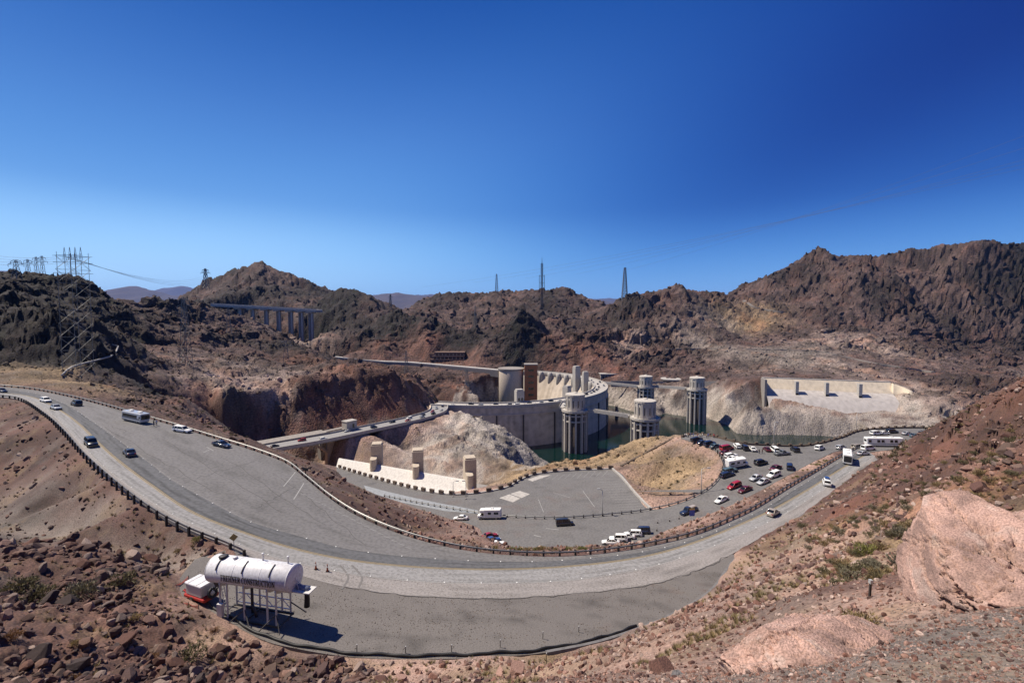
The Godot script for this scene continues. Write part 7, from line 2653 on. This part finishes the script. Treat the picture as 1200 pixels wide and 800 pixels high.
func make_rocks() -> void:
	for k in 9:
		rocks.append(rock_mesh(100 + k, 3, 15, 0.06))
	for k in 5:
		pebbles.append(rock_mesh(200 + k, 1, 9, 0.06))
	# the big pink boulders by the camera
	var b1 := part("boulder", great_boulder(311, 22, 0.11), M.granite_big, self, at_depth(1168, 706, 14.5), Basis.from_euler(Vector3(0.15, 0.9, -0.3)).scaled_local(Vector3(4.1, 3.6, 3.3)))
	tag(b1, "huge pink boulder with a dark cleft on the right of the near slope", "rock")
	var b1b := part("boulder", great_boulder(322, 18, 0.12), M.granite_big, self, at_depth(1245, 690, 14.0), Basis.from_euler(Vector3(0.0, 1.9, 0.2)).scaled_local(Vector3(1.6, 2.3, 1.8)))
	tag(b1b, "pink boulder leaning on the huge boulder behind its cleft", "rock")
	var b1c := part("boulder", b1b.mesh, M.granite_big, self, at_depth(1215, 628, 18.5), Basis.from_euler(Vector3(0.3, 0.4, -0.5)).scaled_local(Vector3(1.9, 1.5, 1.6)))
	tag(b1c, "fractured pink boulder on the shoulder behind the huge one", "rock")
	var b1d := part("boulder", b1b.mesh, M.granite_big, self, at_depth(1185, 757, 10.4), Basis.from_euler(Vector3(-0.4, 2.6, 0.3)).scaled_local(Vector3(0.62, 0.42, 0.5)))
	tag(b1d, "low pink boulder lying in front of the cleft", "rock")
	var b2 := part("boulder", great_boulder(335, 20, 0.07), M.granite_big, self, at_depth(980, 798, 10.4), Basis.from_euler(Vector3(0.46, -0.25, -0.05)).scaled_local(Vector3(2.9, 1.45, 2.2)))
	tag(b2, "broad flat pale pink slab of rock below the huge boulder", "rock")
	var b3 := part("boulder", great_boulder(341, 18, 0.08), M.granite_big, self, at_depth(900, 808, 9.9), Basis.from_euler(Vector3(0.3, 0.4, 0.1)).scaled_local(Vector3(0.95, 0.62, 0.8)))
	tag(b3, "cracked pink block at the lower edge of the broad slab", "rock")
	var list := [
		[918, 803, 9.4, 0.42, "pink boulder under the edge of the flat slab"], [866, 797, 12.0, 0.44, "pink boulder beside the dark grey stone"], [838, 800, 13, 0.40, "reddish boulder wedged between two pink ones"],
		[776, 785, 17, 0.85, "large reddish boulder with rounded top over the dark stone"], [797, 797, 14.5, 0.5, "dark grey stone leaning on the large reddish boulder"],
		[1172, 752, 10.6, 0.5, "small pink boulder under the cleft of the huge boulder"], [1120, 752, 11.5, 0.35, "small pink boulder at the foot of the huge boulder"],
		[1195, 594, 30, 0.95, "pale boulder above the huge pink boulder"], [1150, 592, 30, 1.0, "reddish boulder beside the pale one above"], [1235, 612, 24, 0.9, "reddish boulder at the foot of the upper crag"],
		[605, 792, 41, 1.25, "lone rounded pink boulder below the gravel lot"], [585, 795, 42, 0.7, "dark stone beside the lone rounded pink boulder"], [870, 722, 29, 0.75, "pink block standing on the bare slope"], [857, 710, 33, 0.55, "small red boulder above the pink block"],
		[447, 790, 43, 0.9, "flat reddish boulder near the pipe"], [470, 797, 42, 0.8, "pinkish boulder near the flat reddish one"], [376, 780, 46, 1.3, "largest plum coloured boulder of the heap by the pipe"]]
	var i := 0
	for e in list:
		var pm: Material = M.rock_grey if "grey" in e[4] else (M.granite if "pink" in e[4] else M.rock_red)
		if "plum" in e[4]:
			pm = M.rock_plum
		var at := at_depth(e[0], e[1], e[2])
		if e[2] > 20:
			at = on_ground(at.x, -at.z) + Vector3(0, e[3] * 0.15, 0)
		if "pale" in e[4]:
			pm = M.granite
		boulder(at, Vector3(e[3], e[3] * 0.75, e[3] * 0.9), i, pm, e[4])
		i += 1
	# rubble slope on the left: single boulders, then the mass of stones
	rng.seed = 99
	var n := 0
	var tries := 0
	while n < 175 and tries < 1500:
		tries += 1
		var d := rng.randf_range(31, 64)
		var x := -d * rng.randf_range(0.42, 1.22)
		var px := 600.0 + x / d * FOCAL
		if not unpaved(x, d) or d > 66.0 - (px / 260.0) * 14.0 or noise_d.get_noise_2d(x * 1.6, d * 1.6) < -0.06:
			continue
		var s := 0.30 + pow(rng.randf(), 3.2) * 0.95
		var k := rng.randi() % 5
		boulder(on_ground(x, d) + Vector3(0, s * 0.08, 0), Vector3(s * rng.randf_range(0.8, 1.5), s * rng.randf_range(0.55, 0.85), s), rng.randi(), M[rock_tints[k]],
			["angular red boulder in the rubble slope by the tank", "pinkish boulder in the rubble slope by the tank", "plum grey boulder in the rubble slope by the tank", "brown boulder in the rubble slope by the tank", "dark varnished boulder in the rubble slope by the tank"][k], "boulders of the rubble slope")
		n += 1
	# heap of stones on the near rim of the gravel lot and stones on the right slope
	for k in 24:
		var px := rng.randf_range(350, 402)
		var p := see_ground(px, rng.randf_range(770, 796), 25)
		var s := rng.randf_range(0.35, 0.8)
		boulder(p + Vector3(0, s * 0.2, 0), Vector3(s, s * 0.75, s * 0.9), rng.randi(), M.rock_plum if k % 3 else M.rock_red, "plum red stone in the heap beside the black pipe", "stones heaped by the pipe")
	for k in 36:
		var d := rng.randf_range(9, 62)
		var u := rng.randf_range(0.2, 0.85)
		if not unpaved(u * d, d):
			continue
		var s := 0.12 + pow(rng.randf(), 2.5) * 0.45
		boulder(on_ground(u * d, d) + Vector3(0, s * 0.2, 0), Vector3(s * 1.2, s * 0.7, s), rng.randi(), M.granite if k % 2 else M.rock_red, "pink stone lying loose on the bare right slope" if k % 2 else "red stone lying loose on the bare right slope", "loose stones on the right slope")
	for k in 42:
		var px := rng.randf_range(1010, 1200)
		var p := see_ground(px, rng.randf_range(470, 590), 25)
		if -p.z > 125.0:
			continue
		var s := 0.35 + pow(rng.randf(), 3.0) * 1.4
		boulder(p, Vector3(s * 1.5, s * 0.7, s), rng.randi(), M.rock_red if k % 3 else M.rock_brown, "red outcrop on the brushy hillside above the touring bus" if k % 3 else "brown outcrop on the brushy hillside above the touring bus", "outcrops above the road")
	# small stones everywhere underfoot
	var spots := [[], [], [], [], []]
	for k in 60000:
		var d := 3.0 * pow(45.0, rng.randf())
		var u := rng.randf_range(-1.4, 1.4)
		var x := u * (d + 2.0)
		if not unpaved(x, d):
			continue
		var left := u < -0.3 and d > 25.0 and d < 70.0
		var s := (0.012 + 0.0030 * d) * (0.4 + pow(rng.randf(), 3.5) * 2.6)
		if left:
			s *= 1.9
			if noise_d.get_noise_2d(x * 1.6, d * 1.6) < -0.06 and rng.randf() < 0.75:
				continue
		elif d > 68.0:
			s *= 0.75
			if u < -0.3 and rng.randf() < 0.6:
				continue
		elif d < 30.0:
			s *= 0.7
		var c: Vector3 = [Vector3(0.17, 0.083, 0.061), Vector3(0.28, 0.165, 0.128), Vector3(0.12, 0.068, 0.058), Vector3(0.20, 0.115, 0.087), Vector3(0.34, 0.25, 0.21)][rng.randi() % 5]
		c *= rng.randf_range(0.5, 1.1) * (1.4 if u > -0.25 else 0.9)
		var b := Basis.from_euler(Vector3(rng.randf() * TAU, rng.randf() * TAU, rng.randf() * TAU)).scaled_local(Vector3(s * rng.randf_range(0.8, 1.5), s * 0.8, s))
		spots[k % 5].append([Transform3D(b, on_ground(x, d) + Vector3(0, s * 0.15, 0)), Color(c.x, c.y, c.z)])
	# gravel at the feet of the camera
	for k in 15000:
		var d := rng.randf_range(3.2, 15.0)
		var x := d * rng.randf_range(0.25, 1.3)
		var s := rng.randf_range(0.008, 0.022) * (0.6 + d * 0.06)
		var c: Vector3 = [Vector3(0.24, 0.20, 0.18), Vector3(0.33, 0.25, 0.21), Vector3(0.17, 0.15, 0.14), Vector3(0.28, 0.17, 0.135)][rng.randi() % 4] * rng.randf_range(0.7, 1.25)
		spots[k % 5].append([Transform3D(Basis.from_euler(Vector3(rng.randf() * TAU, rng.randf() * TAU, 0)).scaled_local(Vector3(s * 1.4, s * 0.8, s)), on_ground(x, d) + Vector3(0, s * 0.2, 0)), Color(c.x, c.y, c.z)])
	for k in 5:
		scatter("loose_stones", pebbles[k], M.pebble, spots[k], "loose red and grey stones strewn over the near slopes", "stones")
	# the rest of the rubble, and broken ledges on the hillside above the road
	var rub := [[], [], []]
	for k in 3600:
		var right := k % 4 == 0
		var d := rng.randf_range(40, 118) if right else rng.randf_range(30, 66)
		var x := d * rng.randf_range(0.78, 1.25) if right else -d * rng.randf_range(0.40, 1.25)
		if not unpaved(x, d) or noise_d.get_noise_2d(x * 1.6, d * 1.6) < (0.02 if right else -0.06):
			continue
		if not right and d > 67.0 - ((600.0 + x / d * FOCAL) / 260.0) * 14.0:
			continue
		var s := (0.10 + pow(rng.randf(), 2.5) * 0.34) * (1.8 if right else 1.0)
		var c: Vector3 = [Vector3(0.125, 0.060, 0.046), Vector3(0.215, 0.125, 0.098), Vector3(0.10, 0.058, 0.053), Vector3(0.15, 0.095, 0.075)][rng.randi() % 4] * rng.randf_range(0.75, 1.2)
		rub[k % 3].append([Transform3D(Basis.from_euler(Vector3(rng.randf_range(-0.6, 0.6), rng.randf() * TAU, rng.randf_range(-0.6, 0.6))).scaled_local(Vector3(s * 1.3, s * 0.7, s)), on_ground(x, d) + Vector3(0, s * 0.1, 0)), Color(c.x, c.y, c.z)])
	for k in 3:
		scatter("rubble", rocks[k], M.pebble, rub[k], "broken red and plum rubble between the boulders", "rubble")
	# gravel of the lot
	var gl := []
	var gp := PackedVector2Array()
	for p in lines.gravel:
		gp.append(Vector2(p.x, -p.z))
	for k in 16000:
		var d := rng.randf_range(49, 78)
		var x := rng.randf_range(-44, 36)
		if not Geometry2D.is_point_in_polygon(Vector2(x, d), gp):
			continue
		if noise_d.get_noise_2d(x * 1.4, d * 2.2) < rng.randf_range(-0.5, 0.5):
			continue
		var s := rng.randf_range(0.025, 0.075)
		var c := Vector3(0.19, 0.155, 0.135) * rng.randf_range(0.5, 1.5)
		gl.append([Transform3D(Basis.from_euler(Vector3(rng.randf() * TAU, rng.randf() * TAU, 0)).scaled_local(Vector3(s * 1.3, s, s)), Vector3(x, upper.y(x, d) - 0.02, -d)), Color(c.x, c.y, c.z)])
	scatter("lot_gravel", pebbles[0], M.pebble, gl, "loose gravel on the lot beside the highway", "gravel")
	# boulders and outcrops on the far hillsides
	spots = [[], [], []]
	for k in 15000:
		var d := 135.0 * pow(9.0, pow(rng.randf(), 0.8))
		var x := rng.randf_range(-1.25, 1.25) * d
		if not unpaved(x, d):
			continue
		var g := grid_for(x, d)
		var r := sample(g, g.rough, x, d)
		if r < 0.3 or (r < 1.5 and rng.randf() < 0.7):
			continue
		var h := ground(x, d)
		if h < -3.0:
			continue
		var s := (0.3 + 0.0013 * d) * (0.4 + pow(rng.randf(), 4.0) * 2.6)
		var c := rock_tint(x, d, h) * rng.randf_range(0.8, 1.35)
		var b := Basis.from_euler(Vector3(rng.randf() * TAU, rng.randf() * TAU, rng.randf() * TAU)).scaled_local(Vector3(s * rng.randf_range(0.8, 1.5), s * 0.9, s))
		spots[k % 3].append([Transform3D(b, Vector3(x, h + s * 0.1, -d)), c])
	for k in 3:
		scatter("hillside_rocks", pebbles[k], M.pebble, spots[k], "broken rocks covering the canyon hillsides", "rocks")

func shrub_mesh(seed_: int, leaves: int, leaf: float, upright: float) -> ArrayMesh:
	var r := RandomNumberGenerator.new()
	r.seed = seed_
	var st := st_new()
	for k in leaves:
		var a := r.randf() * TAU
		var e := asin(pow(r.randf(), 0.7) * 0.98)
		var rad := 0.35 + 0.65 * pow(r.randf(), 0.5)
		var lump := 0.8 + 0.3 * sin(a * 3.0 + seed_) * cos(e * 4.0)
		var p := Vector3(cos(a) * cos(e), sin(e) * 0.9 + 0.05, sin(a) * cos(e)) * rad * lump
		var out := (p + Vector3(0, upright, 0) + Vector3(r.randfn(), r.randfn(), r.randfn()) * 0.45).normalized()
		var side := out.cross(Vector3(r.randfn(), r.randfn(), r.randfn())).normalized()
		var l := leaf * r.randf_range(0.6, 1.4)
		tri(st, p - side * l * 0.22, p + out * l, p + side * l * 0.22)
	return done(st)

func stem_mesh(seed_: int) -> ArrayMesh:
	var r := RandomNumberGenerator.new()
	r.seed = seed_
	var st := st_new()
	for k in 9:
		var a := r.randf() * TAU
		var e := r.randf_range(0.5, 1.4)
		bar(st, Vector3(0, -0.1, 0), Vector3(cos(a) * cos(e), sin(e), sin(a) * cos(e)) * r.randf_range(0.6, 0.9), 0.03)
	return done(st)

var shrubs := []
var stems := []

func shrub(p: Vector3, s: float, k: int, m: Material, label: String, group: String) -> void:
	var t := thing("desert_shrub", label, "shrub", p, rng.randf() * TAU, group)
	var b := Basis.IDENTITY.scaled(Vector3(s, s * rng.randf_range(0.65, 0.95), s))
	part("foliage", shrubs[k % shrubs.size()], m, t, Vector3.ZERO, b)
	part("stems", stems[k % stems.size()], M.twig, t, Vector3.ZERO, b)

func make_plants() -> void:
	for k in 5:
		shrubs.append(shrub_mesh(400 + k, 620, 0.17, 0.7))
		stems.append(stem_mesh(450 + k))
	rng.seed = 314
	# dense brush beside the road on the right, scattered further up
	var n := 0
	while n < 105:
		var px := rng.randf_range(905, 1110)
		var py := rng.randf_range(560, 690)
		if py < 640.0 - (px - 905.0) * 0.5 or (py > 655.0 and px < 960.0):
			n += 1
			continue
		var p := see_ground(px, py, 25)
		n += 1
		if not unpaved(p.x, -p.z) or -p.z > 112.0:
			continue
		var k := rng.randi() % 3
		shrub(p, rng.randf_range(0.5, 1.1), rng.randi(), [M.leaf_olive, M.leaf_dry, M.leaf_grey][k], ["olive shrub on the brushy slope right of the highway", "dry straw coloured shrub on the brushy slope right of the highway", "grey green shrub on the brushy slope right of the highway"][k], "shrubs right of the highway")
	for e in [[1015, 650, 1.1, "leaf_green", "round yellow green bush alone on the bare right slope"], [1010, 735, 0.7, "leaf_dry", "dry tuft shrub behind the flat pink slab"], [985, 625, 1.2, "leaf_grey", "large grey green bush above the bare right slope"], [940, 618, 1.3, "leaf_olive", "large olive bush at the kerb below the white car"], [20, 692, 2.3, "leaf_olive", "large olive bush on the far left of the rubble slope"], [45, 700, 1.9, "leaf_olive", "olive bush leaning on the large bush of the rubble slope"], [95, 697, 2.2, "leaf_grey", "grey green bush in the middle of the rubble slope"], [142, 683, 1.9, "leaf_olive", "olive bush at the upper rim of the rubble slope"], [222, 773, 2.0, "leaf_olive", "olive bush low on the rubble slope"], [14, 748, 0.9, "leaf_rust", "rusty dry bush on the far left of the rubble slope"], [88, 755, 0.6, "leaf_straw", "pale straw tuft among the boulders"], [178, 772, 0.7, "leaf_rust", "rusty dry bush beside the olive one"], [250, 740, 0.7, "leaf_rust", "rusty dry bush near the skid of the water tank"], [158, 725, 0.8, "leaf_straw", "pale straw bush between boulders of the rubble slope"], [85, 798, 0.7, "leaf_rust", "rusty dry bush at the foot of the rubble slope"], [230, 633, 0.9, "leaf_green", "small green bush against the embankment guardrail"], [208, 647, 0.8, "leaf_dry", "dry bush on the track below the guardrail"]]:
		shrub(see_ground(e[0], e[1], 6), e[2], rng.randi(), M[e[3]], e[4], "")
	for k in 90:
		var p := see_ground(rng.randf_range(1010, 1200), rng.randf_range(470, 590), 25)
		if -p.z > 122.0:
			continue
		shrub(p, rng.randf_range(0.4, 1.0), rng.randi(), M.leaf_dry if k % 2 else M.leaf_olive, "dry shrub on the rocky hillside above the touring bus" if k % 2 else "olive shrub on the rocky hillside above the touring bus", "shrubs on the rocky hillside")
	for k in 60:
		var px := rng.randf_range(755, 975)
		var py := lerpf(629, 541, (px - 755) / 220.0) + rng.randf_range(-7, 2)
		var p := see_ground(px, py, 80)
		if not unpaved(p.x, -p.z):
			continue
		shrub(p, rng.randf_range(0.35, 0.8), rng.randi(), M.leaf_straw if k % 3 else M.leaf_green, "straw coloured tuft on the stony median" if k % 3 else "green tuft on the stony median", "plants on the median")
	for k in 16:
		var p := see_ground(rng.randf_range(560, 690), 645.5, 88)
		shrub(on_ground(p.x, 92.0), rng.randf_range(0.6, 1.0), rng.randi(), M.leaf_green if k % 2 else M.leaf_straw, "yellow green tuft behind the highway guardrail" if k % 2 else "straw tuft behind the highway guardrail", "tufts behind the guardrail")
	# dry grass, uncounted
	var tuft := st_new()
	var r := RandomNumberGenerator.new()
	r.seed = 8
	for k in 46:
		var a := r.randf() * TAU
		var q := Vector3(cos(a), 0, sin(a)) * r.randf_range(0.0, 0.3)
		var tip := q + Vector3(cos(a) * r.randf_range(0.1, 0.6), r.randf_range(0.5, 1.0), sin(a) * r.randf_range(0.1, 0.6))
		var sd := Vector3(-sin(a), 0, cos(a)) * 0.035
		tri(tuft, q - sd, tip, q + sd)
	var tm := done(tuft)
	var spots := []
	for k in 16000:
		var d := 24.0 * pow(10.5, rng.randf())
		var x := rng.randf_range(-1.35, 1.35) * d
		if not unpaved(x, d):
			continue
		var g := grid_for(x, d)
		var q := sample(g, g.paved, x + 2.5, d + 2.5) + sample(g, g.paved, x - 2.5, d + 2.5) + sample(g, g.paved, x, d + 4.0)
		var dry := noise_d.get_noise_2d(x * 2.2 + 90.0, d * 2.2)
		var hill := d > 150.0 and x > -10.0 and x < 95.0
		if dry < 0.2 and q < 0.3 and not hill:
			continue
		if hill and rng.randf() < 0.3:
			continue
		var s := rng.randf_range(0.22, 0.55) * (1.0 if d < 60.0 else (1.8 if hill else 1.25))
		var c := Vector3(0.26, 0.185, 0.085).lerp(Vector3(0.17, 0.145, 0.07), rng.randf()) * rng.randf_range(0.7, 1.2)
		spots.append([Transform3D(Basis(Vector3.UP, rng.randf() * TAU).scaled_local(Vector3(s, s * 0.8, s)), on_ground(x, d)), Color(c.x, c.y, c.z)])
	scatter("dry_grass", tm, M.grass, spots, "dry straw coloured grass on the slopes and verges", "grass")
	# scrub on the hills
	spots = []
	var far_shrub := shrub_mesh(777, 60, 0.55, 0.5)
	for k in 8000:
		var d := 110.0 * pow(9.5, rng.randf())
		var x := rng.randf_range(-1.25, 1.25) * d
		if not unpaved(x, d):
			continue
		var h := ground(x, d)
		var g := grid_for(x, d)
		if h < -5.0 or sample(g, g.rough, x, d) < 0.9:
			continue
		var s := rng.randf_range(0.4, 1.0) * (1.0 + d * 0.0009)
		var c := Vector3(0.085, 0.072, 0.04).lerp(Vector3(0.16, 0.125, 0.07), rng.randf()) * rng.randf_range(0.6, 1.2)
		spots.append([Transform3D(Basis(Vector3.UP, rng.randf() * TAU).scaled_local(Vector3(s, s * 0.7, s)), Vector3(x, h, -d)), Color(c.x, c.y, c.z)])
	scatter("desert_scrub", far_shrub, M.grass, spots, "sparse scrub dotted over the canyon hills", "scrub")

func _ready() -> void:
	rng.seed = 7
	make_camera_and_light()
	setup_noise()
	make_materials()
	var t0 := Time.get_ticks_msec()
	lay_pavements()
	make_land_model()
	print("land model ", Time.get_ticks_msec() - t0)
	make_terrain()
	print("terrain ", Time.get_ticks_msec() - t0)
	make_pavements()
	make_lake()
	print("pavements ", Time.get_ticks_msec() - t0)
	make_far_mountains()
	make_dam()
	make_towers()
	make_crest_road()
	make_near_spillway()
	make_far_spillway()
	make_far_buildings()
	make_bypass_bridge()
	make_pylons()
	print("structures ", Time.get_ticks_msec() - t0)
	make_markings()
	make_barriers()
	make_dirt_tracks()
	make_small_things()
	make_vehicles()
	make_people()
	print("objects ", Time.get_ticks_msec() - t0)
	make_tank()
	make_rocks()
	print("rocks ", Time.get_ticks_msec() - t0)
	make_plants()
	print("plants ", Time.get_ticks_msec() - t0)
